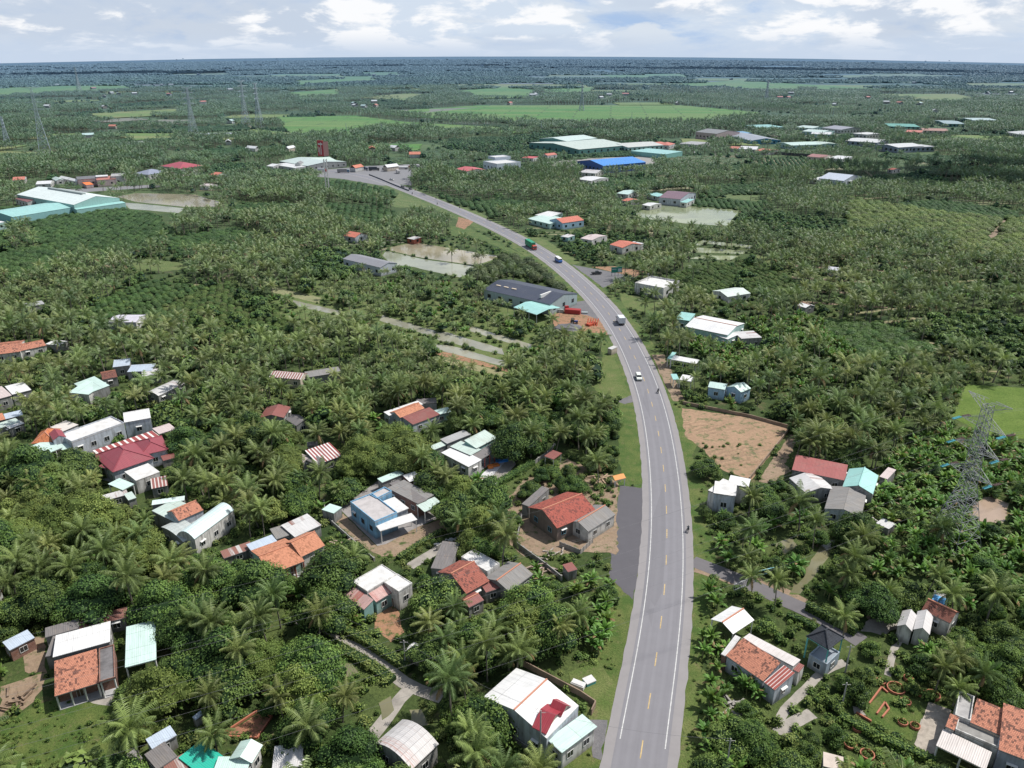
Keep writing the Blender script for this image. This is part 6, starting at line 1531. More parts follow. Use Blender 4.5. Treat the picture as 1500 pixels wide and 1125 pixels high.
# ------------------------------------------------------------------ billboards and signs
r = bld('billboard', (903,404), 'green billboard panel on posts behind the black pickup', 'billboard')
mb = MB(); mb.box((-2.7,-.5,1.6), (5.4,.9,0), (-.03,.2,0), (0,0,2.8)); mb.build('panel', m_plain((.02,.23,.17), .5), r)
mb = MB(); mb.box((.6,-.02,2.0), (1.8,.3,0), (.02,-.03,0), (0,0,1.6)); mb.box((-2.4,-.5,3.2), (2.2,.37,0), (.02,-.03,0), (0,0,.35)); mb.build('printed_area', m_plain((.45,.55,.62), .5), r)
for k in range(4):
    mb = MB(); mb.cbox((-2.4+1.6*k, -.4+.27*k, 0), .18, .18, 1.7); mb.build('post', TRIM, r)
r = bld('fence_frame', (913,413), 'row of grey lattice frames standing beside the roofless white building', 'frame')
mb = MB()
for k in range(9):
    mb.bar((k*1.6-6, k*1.4-5, 0), (k*1.6-6, k*1.4-5, 2.6), .14); mb.bar((k*1.6-6, k*1.4-5, .2), (k*1.6-4.4, k*1.4-3.6, 2.4), .10); mb.bar((k*1.6-6, k*1.4-5, 2.5), (k*1.6-4.4, k*1.4-3.6, .3), .10)
mb.build('lattice', m_plain((.32,.34,.36), .5), r)
r = bld('sign_tower', (480,278), 'tall lattice tower carrying a big red and white advertising panel at the junction', 'sign')
k0 = r.location.y
hgt = 1; 
for z in range(10, 90):
    if proj(r.location.x, r.location.y, z)[1] <= 208: hgt = z; break
mb = MB()
for a, b_ in ((-1,-1),(1,-1),(1,1),(-1,1)): mb.bar((a*1.2,b_*1.2,0), (a*1.0,b_*1.0,hgt-14), .35)
for k in range(int((hgt-14)/3)):
    z = k*3; mb.bar((-1.2,-1.2,z), (1.2,-1.2,z+3), .2); mb.bar((1.2,1.2,z), (1.2,-1.2,z+3), .2)
mb.build('lattice_mast', m_plain((.5,.5,.5), .5), r)
mb = MB(); mb.box((-5,0,hgt-11.5), (5.2,-2.8,0), (.2,.4,0), (0,0,12)); mb.box((.2,-2.8,hgt-11.5), (3,4.5,0), (-.3,.2,0), (0,0,11), 1); mb.build('panel', [m_plain((.42,.03,.05), .5), m_plain((.18,.10,.10), .6)], r)
mb = MB()
for (a, z, l, h) in ((.55,.10,.10,.85),(.15,.72,.75,.10),(.1,.25,.08,.4),(.3,.1,.10,.5)):
    mb.box((-5+5.2*a-.05,-2.8*a-.12,hgt-11.5+12*z), (5.2*l,-2.8*l,0), (.02,.05,0), (0,0,12*h*.9))
mb.build('white_band', TRIMW, r)

# ------------------------------------------------------------------ pylons and cables
STEEL = m_plain((.30,.31,.32), .6); STEELF = m_plain((.30,.36,.42), .7); CABLE = m_plain((.17,.17,.18), .8); INS = m_plain((.12,.42,.48), .15)  # STEELF: far steel with distance haze painted into its colour
def pylon(px, label, H, head, mw=.13, near=False, group=None, base=7.5, arm=4.2, wst=1.7, tiers=None, insul=True):
    p = at(*px, 0); r = empty('pylon', (p.x, p.y, zg(p.x, p.y)), label, 'pylon', group, head)
    tiers = tiers or (H*.66, H*.77, H*.88)
    zw = tiers[0] - 2.0
    def hwid(z):
        if z < zw: return base/2 + (wst/2*1.25 - base/2) * (z/zw)
        return wst/2*1.25 + (wst/2*.8 - wst/2*1.25) * (z-zw)/(H-zw)
    mb = MB(); lv = [0]
    z = 0
    while z < zw - 1.5:
        z += max(2.2, hwid(z)*1.35); lv.append(min(z, zw))
    z = zw
    while z < H - 1.4: z += 1.7 if near else 2.6; lv.append(min(z, H-1.0))
    cor = [(-1,-1),(1,-1),(1,1),(-1,1)]
    for a, b_ in cor:
        for i in range(len(lv)-1):
            h0, h1 = hwid(lv[i]), hwid(lv[i+1]); mb.bar((a*h0,b_*h0,lv[i]), (a*h1,b_*h1,lv[i+1]), mw*1.35)
    for i in range(len(lv)-1):
        h0, h1 = hwid(lv[i]), hwid(lv[i+1])
        for k in range(4):
            a, b_ = cor[k], cor[(k+1) % 4]
            mb.bar((a[0]*h0,a[1]*h0,lv[i]), (b_[0]*h1,b_[1]*h1,lv[i+1]), mw); mb.bar((b_[0]*h0,b_[1]*h0,lv[i]), (a[0]*h1,a[1]*h1,lv[i+1]), mw)
            mb.bar((a[0]*h1,a[1]*h1,lv[i+1]), (b_[0]*h1,b_[1]*h1,lv[i+1]), mw)
            if near and i < 3:   # secondary bracing in the legs
                mx = ((a[0]*h0+b_[0]*h1)/2, (a[1]*h0+b_[1]*h1)/2, (lv[i]+lv[i+1])/2)
                zm = (lv[i]+lv[i+1])/2; hm = hwid(zm)
                mb.bar(mx, (a[0]*hm, a[1]*hm, zm), mw*.8); mb.bar(mx, (b_[0]*hm, b_[1]*hm, zm), mw*.8)
                mb.bar((a[0]*h1,a[1]*h1,lv[i+1]), (b_[0]*hm,b_[1]*hm,zm), mw*.7)
    mb.build('lattice_mast', STEEL if near else STEELF, r)
    tips = []
    for ti, zt in enumerate(tuple(tiers) + (H,)):
        top = ti == 3
        AL = arm*.98 if top else arm
        for sg in (-1, 1):
            m = MB(); h0 = hwid(zt-1.6 if not top else zt-1.4); h1 = hwid(zt)
            tip = Vector((sg*AL, 0, zt - (0 if not top else -.25)))
            zb = zt; zu = zt + 1.9 if not top else zt - 1.9
            hb = hwid(zb if not top else H-1); hu = hwid(min(zu, H))
            for b_ in (-1, 1):
                m.bar((sg*hb, b_*hb, zb), tip, mw); m.bar((sg*hu, b_*hu, zu), tip, mw)
                for k in (1, 2, 3):
                    q0 = Vector((sg*hb, b_*hb, zb)).lerp(tip, k/4); q1 = Vector((sg*hu, b_*hu, zu)).lerp(tip, (k-1)/4 + .06)
                    m.bar(q0, q1, mw*.75)
            for k in (1, 2, 3):
                m.bar(Vector((sg*hb, -hb, zb)).lerp(tip, (k-1)/4), Vector((sg*hb, hb, zb)).lerp(tip, k/4), mw*.7)
            ao = m.build('cross_arm', STEEL if near else STEELF, r)
            tips.append(tip)
            if near and not top:
                for s2, mt in ((-1, INS), (1, m_plain((.10,.06,.05), .3))):
                    for off in (-.18, .18):
                        m = MB(); n_ = 14; L = 2.3
                        pts_ = [tip + Vector((off*1.0, s2*(.3+L*k/n_), -.12*k/n_)) for k in range(n_+1)]
                        m.tube(pts_, [.17 if k % 2 else .08 for k in range(n_+1)], 8); m.build('insulator', mt, ao)
    return r, tips
# the near pylon
PB_ = at(1395, 795, 0)
def zfor(py, x, y):
    lo, hi = 0, 80
    for _ in range(40):
        m = (lo+hi)/2
        if proj(x, y, m)[1] > py: lo = m
        else: hi = m
    return lo
H_ = zfor(587, PB_.x, PB_.y); T_ = (zfor(695, PB_.x, PB_.y), zfor(659, PB_.x, PB_.y), zfor(624, PB_.x, PB_.y))
l_ = at(1389, 679, T_[0]); r_ = at(1451, 711, T_[0])
dirn = (Vector((r_.x, r_.y, 0)) - Vector((l_.x, l_.y, 0))); arm_ = dirn.length/2
P0, tips0 = pylon((1395,795), 'big near steel lattice pylon with turquoise glass insulators standing in the banana field', H_, math.atan2(dirn.y, dirn.x), .075, True, base=8.0, arm=arm_, wst=1.9, tiers=T_)
for k, (px, py, top, lb) in enumerate([(66,222,128,'lattice pylon at the left edge of the palm belt beyond the teal factory'),(284,199,128,'lattice pylon left of the pair, beside the small pond'),(361,186,119,'left pylon of the close pair in the palms'),(381,188,122,'right pylon of the close pair in the palms'),(852,163,122,'lattice pylon standing in the wide rice field'),(1122,148,118,'faint lattice pylon at the far right of the rice fields'),(12,215,172,'small lattice pylon cut close to the left edge'),(116,132,98,'very faint far pylon above the left groves')]):
    p = at(px, py, 0); Hk = 20
    for z in range(10, 140):
        if proj(p.x, p.y, z + zg(p.x, p.y))[1] <= top: Hk = z; break
    d_k = p.y
    pylon((px,py), lb, Hk, .5 + k*.3, max(.12, d_k*.00018), base=max(7, Hk*.17), arm=max(4.5, Hk*.13), wst=2.2)
def cable(name, a, b, sag, rad, label, group, n=28):
    m = MB(); pts_ = []
    for k in range(n+1):
        t = k/n; q = a.lerp(b, t); q.z -= sag*4*t*(1-t); pts_.append(q)
    m.tube(pts_, rad, 4, cap=False); o = m.build(name, CABLE); tag(o, label, 'power cable', group); return o
M0 = Matrix.Rotation(math.atan2(dirn.y, dirn.x), 4, 'Z')
ldir = (M0 @ Vector((0,-1,0))); 
if ldir.x > 0: ldir = -ldir
lv_names = ['lowest', 'middle', 'upper', 'earth']
for i, tp in enumerate(tips0):
    w0 = P0.location + M0 @ tp
    lv = i//2
    for sgn in (1, -1):
        d = ldir*sgn
        a = w0 + d*(2.7 if lv < 3 else .2) + Vector((0,0,-.15))
        b = w0 + d*330
        if sgn < 0: b = w0 + d*300
        cable('power_cable', a, b, 9 if lv < 3 else 6, .015 if lv < 3 else .010, f'thin power cable strung from the big near pylon {"across the road to the left" if sgn > 0 else "away to the right"}', f'cables of the near pylon going {"left" if sgn > 0 else "right"}')
# roadside poles
POLE = m_conc((.42,.41,.39), .3, 2)
poles = []
for px, py, top, lb in [(791,1111,1041,'concrete utility pole beside the left wall of the big white house'),(1062,1140,1082,'concrete utility pole cut by the bottom edge right of the road'),(594,975,938,'leaning utility pole beside the concrete lane'),(948,425,400,'slender pole in front of the roofless white building'),(1238,985,945,'thin pole behind the gazebo at right'),(1233,1035,1000,'pole among the palms below the gazebo')]:
    p = at(px, py, 0); z = zfor(top, p.x, p.y)
    m = MB(); m.tube([(0,0,0),(0,0,z)], [.16,.10], 8); m.tube([(-.7,0,z-.4),(.7,0,z-.4)], .05, 4); o = m.build('utility_pole', POLE, None, (p.x, p.y, 0)); tag(o, lb, 'utility pole'); poles.append(Vector((p.x, p.y, z)))
cable('service_wire', poles[0], poles[1], 1.2, .02, 'thin service wire crossing the near end of the road between two poles', None)
cable('service_wire', poles[2], poles[0], 1.0, .018, 'thin service wire running from the lane pole to the big white house', None)
cable('service_wire', poles[2], at(440,870,6), 1.0, .018, 'thin service wire running up the lane towards the tall palm', None)
# far field posts
for i, (px, py) in enumerate([(343,178+8),(508,200),(560,201),(793,196),(925,180),(1074,172),(1219,176),(1461,170),(690,176)]):
    if py > 198 or True:
        p = at(px, py, 0); m = MB(); m.tube([(0,0,0),(0,0,17)], [.35,.25], 5); o = m.build('field_pole', STEELF, None, (p.x, p.y, zg(p.x, p.y))); tag(o, 'thin tall power pole at the edge of the far rice fields', 'pole', 'power poles along the rice fields')

# ------------------------------------------------------------------ walls, fences, hedges
def wall_line(name, pl, h, th, mat, label, cat='wall', posts=0, pm=None):
    P = [at(x, y, 0) for x, y in pl]; o0 = P[0]
    r = empty(name, (o0.x, o0.y, 0), label, cat); m = MB()
    for i in range(len(P)-1):
        a, b = P[i]-o0, P[i+1]-o0; d = (b-a).normalized(); n_ = Vector((d.y,-d.x,0))*th/2
        m.box(a-n_-d*(.001*i), (b-a), n_*2, (0,0,h))
    m.build('panel', mat, r)
    if posts:
        for i in range(len(P)-1):
            L = (P[i+1]-P[i]).length; k = int(L/posts)
            for j in range(k+1):
                q = (P[i]-o0).lerp(P[i+1]-o0, j/max(1, k)); m = MB(); m.cbox((q.x, q.y, 0), th*1.6+.06, th*1.6+.06, h+.12, 0, math.atan2((P[i+1]-P[i]).y, (P[i+1]-P[i]).x)); m.build('post', pm or mat, r)
    fillp = [proj(q.x, q.y, 0)[:2] for q in P] + [proj(q.x, q.y, h)[:2] for q in reversed(P)]
    fill(HARD, fillp, 2)
    return r
WC = m_conc((.30,.22,.16), .6); WG = m_conc((.34,.33,.31), .6)
wall_line('retaining_wall', [(1097,704),(1158,628),(1100,612),(1000,592)], 1.0, .25, WC, 'brown retaining wall around the sandy building plot')
wall_line('garden_wall', [(722,716),(765,692),(800,668),(812,656)], 1.1, .25, WG, 'low grey garden wall in front of the maroon and orange farmhouse', posts=3)
wall_line('garden_wall', [(764,760),(756,800),(800,832),(822,850)], 1.2, .2, WG, 'low wall with posts between the palms and the farmhouse dirt yard', posts=2.5)
wall_line('picket_fence', [(820,800),(850,812),(868,795)], 1.2, .08, m_plain((.30,.28,.26), .7), 'grey picket fence in front of the farmhouse door', 'fence', 1.2)
wall_line('yard_wall', [(475,738),(478,760),(548,822)], .9, .2, WG, 'low block wall left of the sky blue house', posts=3)
wall_line('yard_wall', [(765,975),(850,1020),(872,1035),(866,1048)], 1.3, .2, WC, 'brown block wall behind the big white house')
wall_line('yard_wall', [(712,1060),(798,1116)], 1.0, .15, WG, 'low grey wall along the left side of the big white house')
wall_line('road_barrier', [(541,256.5),(560,264),(580,272.5),(599,280)], .9, .5, m_conc((.08,.08,.085), .2), 'dark median barrier at the junction', 'barrier')
wall_line('gate_wall', [(641,806),(654,797)], 1.2, .2, WG, 'short gate piers of the sky blue house yard', posts=1.5)
wall_line('perimeter_wall', [(1080,221),(1130,226),(1190,230)], 3, .4, m_conc((.10,.08,.08), .3), 'long dark wall below the red and white row houses')
# bamboo style grave frames (scattered white tiles)
HEDGE = L_SHRUB
def hedge(pl, w, h, label):
    P = [at(x, y, 0) for x, y in pl]; o0 = P[0]; m = MB(); rnd = random.Random(5)
    for i in range(len(P)-1):
        a, b = P[i]-o0, P[i+1]-o0; L = (b-a).length; d = (b-a).normalized(); n_ = Vector((d.y,-d.x,0))
        m.box(a-n_*w*.42, (b-a), n_*w*.84, (0,0,h*.9), 1)
        for _ in range(int(L*(w+2*h)*14)):
            s_ = rnd.random()*L; k = rnd.random()*(w+2*h)
            if k < h: q = a+d*s_-n_*w/2+Vector((0,0,k)); nn = -n_
            elif k < h+w: q = a+d*s_+n_*(k-h-w/2)+Vector((0,0,h)); nn = Vector((0,0,1))
            else: q = a+d*s_+n_*w/2+Vector((0,0,k-h-w)); nn = n_
            q = q + Vector((rnd.uniform(-.08,.08), rnd.uniform(-.08,.08), rnd.uniform(-.08,.12)))
            nn = (nn + Vector((rnd.uniform(-.7,.7), rnd.uniform(-.7,.7), rnd.uniform(-.2,.8)))).normalized(); x = nn.cross(Vector((.3,.5,.9))).normalized(); y = nn.cross(x); s2 = rnd.uniform(.10,.22)
            m.add([q-x*s2, q-y*s2*.7, q+x*s2, q+y*s2*.7], 0, None, rnd.uniform(.2,.9))
        fill(HARD, hull([proj(q.x, q.y, z)[:2] for q in (P[i], P[i+1]) for z in (0, h)] + [proj(q.x+1, q.y, 0)[:2] for q in (P[i], P[i+1])]), 2)
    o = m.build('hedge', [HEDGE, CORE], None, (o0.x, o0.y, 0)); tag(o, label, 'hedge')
hedge([(1181,892),(1215,910),(1253,930)], 1.6, 1.7, 'long clipped dark green hedge on the far side of the asphalt lane')
hedge([(1152,905),(1175,914),(1195,925)], 1.3, 1.3, 'short clipped hedge in front of the dark roofed gazebo')
hedge([(503,925),(540,945),(575,968),(600,985)], 1.8, 1.4, 'shaggy green hedge along the upper side of the concrete lane')
hedge([(583,822),(615,800),(650,780)], 1.4, 1.2, 'bright green hedge in front of the sky blue house')
hedge([(466,937),(500,952),(540,975),(575,1000)], 2.2, 1.0, 'low green bank of bushes below the concrete lane')
hedge([(1230,1053),(1290,1085),(1370,1120)], 1.6, 1.2, 'low hedge along the path at the bottom right')
hedge([(728,712),(760,694),(780,680)], 2.0, 1.4, 'leafy hedge between the patio and the grey garden wall')
# garden beds and pots
BR = m_plain((.42,.15,.09), .8)
for i, (px, py, rr) in enumerate([(1312,1010,1.5),(1326,1030,.9),(1350,1018,.8),(1245,1092,1.0),(1270,1107,1.1),(1256,1068,.9),(1340,1065,.8),(1290,1000,.8),(1300,1128,.9),(1366,1020,1.2),(1330,995,.8),(1322,1060,.8)]):
    p = at(px, py, 0); r = empty('planter', (p.x, p.y, .05), 'round terracotta ringed planter with a small shrub in the garden at lower right', 'planter', 'terracotta planters in the lower right garden')
    m = MB(); N = 14
    for k in range(N):
        a0, a1 = 2*math.pi*k/N, 2*math.pi*(k+1)/N
        for (ra, rb, z0, z1) in ((rr, rr, 0, .45), (rr-.16, rr-.16, .45, 0)):
            m.add([(ra*math.cos(a0), ra*math.sin(a0), z0), (ra*math.cos(a1), ra*math.sin(a1), z0), (rb*math.cos(a1), rb*math.sin(a1), z1), (rb*math.cos(a0), rb*math.sin(a0), z1)])
        m.add([(rr*math.cos(a0), rr*math.sin(a0), .45), (rr*math.cos(a1), rr*math.sin(a1), .45), ((rr-.16)*math.cos(a1), (rr-.16)*math.sin(a1), .45), ((rr-.16)*math.cos(a0), (rr-.16)*math.sin(a0), .45)])
    m.build('rim', BR, r); m = MB(); leafball(m, (0,0,.6), (rr*.7,rr*.7,.7), 70, .22, RN, 0, .5); m.build('plant', L_SHRUB, r)
for nm, pl, lb in [('brick_border', [(1273,1032),(1291,1008),(1300,1016)], 'straight terracotta brick border of the garden bed, upper left one'), ('brick_border', [(1284,1047),(1296,1030),(1302,1040),(1292,1052)], 'small rectangular terracotta brick bed'), ('brick_border', [(1254,1045),(1276,1058)], 'white topped brick kerb at the garden edge'), ('brick_ruin', [(328,1075),(378,1042),(399,1050),(377,1082),(335,1080)], 'low orange brick foundation left in the shrubs')]:
    wall_line(nm, pl, .4, .25, BR, lb, 'brick border')
patch('brick_floor', [(332,1075),(378,1045),(395,1052),(376,1078)], m_soil((.38,.17,.10),(.30,.15,.10),.4,.35), .2, 1, 5)
# sign frame over lane
r = bld('gate_frame', (1119,850), 'light turquoise metal gate frame beside the dirt track', 'gate')
m = MB(); m.bar((-2,-.6,0), (-2,-.6,2.6), .16); m.bar((2,.8,0), (2,.8,2.6), .16); m.build('post', m_plain((.25,.50,.55), .5), r); m = MB(); m.bar((-2,-.6,2.6), (2,.8,2.6), .16); m.bar((-2,-.6,1.5), (2,.8,1.5), .08); m.build('rail', m_plain((.25,.50,.55), .5), r)
r = bld('lane_gate', (1083,868), 'tall grey wire gate at the mouth of the asphalt lane', 'gate')
m = MB()
for k in range(8): m.bar((-1.6+k*.45,-.9+k*.25,0), (-1.6+k*.45,-.9+k*.25,2.6), .06)
m.bar((-1.6,-.9,2.6), (1.6,.9,2.6), .1); m.bar((-1.6,-.9,1.2), (1.6,.9,1.2), .08); m.build('bars', m_plain((.45,.47,.48), .5), r)
# timber and rubble piles
for i, (px, py, cc, lb, n_) in enumerate([(1072,1040,(.35,.33,.30),'pile of grey debris and sheets beside the palm right of the road',16),(500,800,(.40,.30,.24),'pile of timber and bricks beside the bright orange house',14),(18,1030,(.28,.20,.14),'heap of cut branches near the left edge',12),(790,838,(.42,.32,.26),'rubble pile beside the grey asbestos wing',12),(665,790,(.6,.6,.6),'pile of white roofing sheets beside the sky blue house',10),(812,815,(.4,.35,.3),'stack of planks on the farmhouse dirt yard',8),(880,700,(.45,.33,.22),'heap of yellow brown straw at the top of the lay-by',10),(1300,770,(.6,.55,.52),'scattered white stones near the banana field',8)]):
    p = at(px, py, 0); m = MB(); rnd = random.Random(i)
    for k in range(n_):
        a = rnd.uniform(0, 6.3); L = rnd.uniform(.8, 3.2)
        c_ = Vector((rnd.uniform(-2,2), rnd.uniform(-1.6,1.6), rnd.uniform(0,.5)))
        m.box(c_, (L*math.cos(a), L*math.sin(a), rnd.uniform(-.1,.3)), (-.3*math.sin(a), .3*math.cos(a), 0), (0,0,rnd.uniform(.08,.4)))
    o = m.build('debris_pile', m_conc(cc, .6, 2), None, (p.x, p.y, 0)); tag(o, lb, 'pile')
# ------------------------------------------------------------------ vegetation
rv = random.Random(77)
def tmpl(fn, seed, mats, name):
    m = MB(); fn(m, random.Random(seed)); return m
# near templates (crown, trunk) meshes
PALM_H = [6.5, 8.0, 9.5, 7.2, 5.2]
NP = []
for k in range(5):
    rnd = random.Random(100+k); m = MB(); palm_crown(m, rnd, 26 + k % 3*2, 17, 4.9 if k < 4 else 4.2, .20)
    crown = m.mesh('palm_crown', [L_PALM])
    m = MB(); lean = rnd.uniform(.2, 1.3); palm_trunk(m, rnd, PALM_H[k], lean, .17); trunk = m.mesh('palm_trunk', [BARK])
    m = MB()
    for j in range(9): blob(m, (rnd.uniform(-.35,.35), rnd.uniform(-.35,.35), -.25+rnd.uniform(-.2,.1)), (.14,.14,.17), rnd, 0, .5, 6, 4, .05)
    nuts = m.mesh('coconut_cluster', [NUT])
    NP.append((crown, trunk, nuts, lean, PALM_H[k]))
NB = []
BR_SPEC = [(3.4,3.8,4200,.17,L_BROAD,2.0,19),(4.6,5.0,7000,.19,L_BROAD,2.6,26),(2.6,3.0,2600,.15,L_BROAD,1.4,15),(4.8,5.2,9000,.155,L_LIME,2.4,30),(3.6,4.2,5200,.15,L_LIME,2.0,22),(3.0,2.8,1300,.26,L_DOME,1.2,14),(2.0,2.2,700,.24,L_SHRUB,.8,10)]
for k, (R_, H2, n_, sz, lm, th, lb_) in enumerate(BR_SPEC):
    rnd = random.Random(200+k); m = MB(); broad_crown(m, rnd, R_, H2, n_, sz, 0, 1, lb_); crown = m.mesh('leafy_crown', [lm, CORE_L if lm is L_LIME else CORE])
    m = MB(); broad_trunk(m, rnd, th, .10 + R_*.035, 0, 4, R_); trunk = m.mesh('trunk', [BARK2]); NB.append((crown, trunk, th, R_, H2))
NA = []
for k in range(4):
    rnd = random.Random(300+k); m = MB(); ms = []; ns = 2 + k % 3
    for j in range(ns):
        bx, by = rnd.uniform(-.9,.9), rnd.uniform(-.9,.9); hh = rnd.uniform(1.3, 2.3)
        banana_leaves(m, rnd, 8, 2.3*rnd.uniform(.8,1.1), .62, 5, (bx, by, hh)); q = MB(); q.tube([(bx,by,0),(bx,by,hh)], [.16,.10], 5); ms.append(q.mesh('banana_stem', [STEM]))
    NA.append((m.mesh('banana_leaves', [L_BAN]), ms))

# candidate positions
palms = []; broads = []; bananas = []; domes = []; shrubs = []
def vis(x, y, z, m=60):
    px, py, dep = proj(x, y, z); return -m < px < 1500+m and -m-30 < py < 1125+m*1.5
def clear_ok(x, y, z, rad, soft=0.0):
    "does the crown keep off houses, roads, ponds as the photo shows"
    px, py, dep = proj(x, y, z + zg(x, y)); rr = F*rad/dep
    if get(HARD, px, py) : return False
    hit = 0
    for a in range(0, 8):
        h_ = get(HARD, px + rr*.72*math.cos(a*.785), py + rr*.55*math.sin(a*.785))
        if h_: hit += (1 if h_ == 3 else 1.5)
    if hit > 1.6: return False
    bx, by, _ = proj(x, y, zg(x, y))
    if get(HARD, bx, by) == 1 or get(HARD, bx, by) == 2: return False
    return True
def zone_at(x, y):
    px, py, _ = proj(x, y, zg(x, y)); return get(ZONE, px, py)
MIXK = {0:(.86,.12,.02), 1:(.37,.40,.16), 2:(.60,.33,.05), 3:(.30,.42,.22), 4:(.02,.06,.92), 5:(.02,.16,.0), 8:(.45,.12,.18), 11:(.62,.14,.18), 12:(.10,.86,.02), 13:(.16,.64,.14), 16:(.30,.10,.55)}
y = 62.0; row = 0
while y < 640:
    half = .72*(y*cp + CH*sp) + 14; step = 4.3 if y < 350 else 5.7
    x = -half + rv.random()*step
    while x < half:
        jx = x + rv.uniform(-1.9, 1.9); jy = y + rv.uniform(-1.9, 1.9)
        x += step
        if road_dist(jx, jy) < 8.0: continue
        z = zone_at(jx, jy)
        if z in (14, 9, 6, 7, 10, 15): continue
        if y > 225 and z in (0, 11, 2): continue
        mx = MIXK.get(z, MIXK[0])
        if y > 300 and z in (0, 11): mx = (.9,.08,.02)
        big = noise.noise(Vector((jx*.02, jy*.02, 3.3)))
        pw, bw, aw = mx[0]*(1+big*1.2), mx[1]*(1-big*1.5), mx[2]*(1+noise.noise(Vector((jx*.05, jy*.05, 9)))*1.5)
        q = rv.random()
        if q < pw:
            h = rv.uniform(5.0, 9.8) if z != 8 else rv.uniform(1.5, 3.5)
            if z == 11: h = rv.uniform(3.0, 7.5)
            if in_foot(jx, jy, .5) or (y < 260 and jx > 0 and road_dist(jx, jy) < 15 and proj(jx, jy, 0)[0] > 960): continue
            if clear_ok(jx, jy, h, 3.6) or (rv.random() < .05 and y > 110 and clear_ok(jx, jy, h, 1.4)): palms.append((jx, jy, h))
        elif q < pw+bw:
            k = 3 + int(rv.random()*2) if z == 12 else rv.choice((0,0,1,2,2,6) if z not in (1,13) else (0,1,1,2,4,0))
            sc = rv.uniform(.75, 1.25) if z not in (1, 12, 13) else rv.uniform(.9, 1.65)
            if in_foot(jx, jy, 1.2): continue
            R2 = NB[k][3]*sc
            for tr in range(3):
                if clear_ok(jx, jy, NB[k][2]+1.5*sc, R2*.85): broads.append((jx, jy, k, sc)); break
                k, sc = (2, .8) if tr == 0 else (6, .7); R2 = NB[k][3]*sc
        elif q < pw+bw+aw:
            if in_foot(jx, jy, .8): continue
            if clear_ok(jx, jy, 2.2, 2.0): bananas.append((jx, jy, rv.randrange(4), rv.uniform(.85, 1.2)))
    y += step*.92
for px, py in [(1045,880),(1040,893),(1032,938),(1045,948),(1058,962),(1036,962),(1048,985),(1040,1010),(1056,1018),(1036,1055),(1028,1085),(1062,1062),(1096,1012),(1112,1024),(1046,1032),(1078,1000),(1030,1110),(1052,1100)]:
    p = at(px, py); bananas.append((p.x, p.y, rv.randrange(4), rv.uniform(.7, 1.1)))
for _ in range(420):
    px, py = rv.choice(((rv.uniform(1003, 1070), rv.uniform(900, 1125)), (rv.uniform(840, 905), rv.uniform(960, 1110)), (rv.uniform(0, 170), rv.uniform(1030, 1125)))); p = at(px, py)
    if road_dist(p.x, p.y) > 6.6 and get(HARD, px, py) == 0: shrubs.append((p.x, p.y, rv.uniform(.15, .45), 0))
for _ in range(34):
    px, py = rv.uniform(1010, 1140), rv.uniform(650, 700); p = at(px, py)
    if 1010 + (py-650)*.9 < px < 1150 - (py-628)*.8: shrubs.append((p.x, p.y, rv.uniform(.3, .8), 0))
# dense banana grid in banana zones and a second pass of small plants in the leftover gaps
y = 62.0
while y < 420:
    half = .72*(y*cp + CH*sp) + 8; step = 3.3
    x = -half
    while x < half:
        jx = x + rv.uniform(-1.3, 1.3); jy = y + rv.uniform(-1.3, 1.3); x += step
        z = zone_at(jx, jy)
        if z == 4 and rv.random() < .72 and road_dist(jx, jy) > 7 and not in_foot(jx, jy, .8) and clear_ok(jx, jy, 2.2, 1.8): bananas.append((jx, jy, rv.randrange(4), rv.uniform(.75, 1.1)))
        elif z in (10,) and road_dist(jx, jy) > 7.5 and rv.random() < .5 and clear_ok(jx, jy, 1.2, 1.2): shrubs.append((jx, jy, rv.uniform(.7, 1.4), rv.random()))
    y += step
# orchards of round crowns in rows
def orchard(code, step, sc, y0, y1, ang, kind):
    ca, sa = math.cos(ang), math.sin(ang); n = int(1600/step)
    for i in range(-n, n):
        for j in range(0, n):
            a, b = i*step, j*step; xx = a*ca - b*sa; yy = a*sa + b*ca
            if not (y0 < yy < y1) or abs(xx) > .75*(yy+60): continue
            xx += rv.uniform(-.5,.5); yy += rv.uniform(-.5,.5)
            if zone_at(xx, yy) == code and clear_ok(xx, yy, 2.0, 1.5) and road_dist(xx, yy) > 8: domes.append((xx, yy, sc*rv.uniform(.82, 1.15), kind))
orchard(15, 4.6, .72, 300, 900, .15, 3); orchard(6, 5.6, 1.05, 300, 620, .25, 0); orchard(7, 4.9, 1.02, 400, 900, -.2, 1); orchard(5, 3.0, .50, 200, 420, .3, 2); orchard(10, 3.0, .36, 250, 330, -.1, 2)
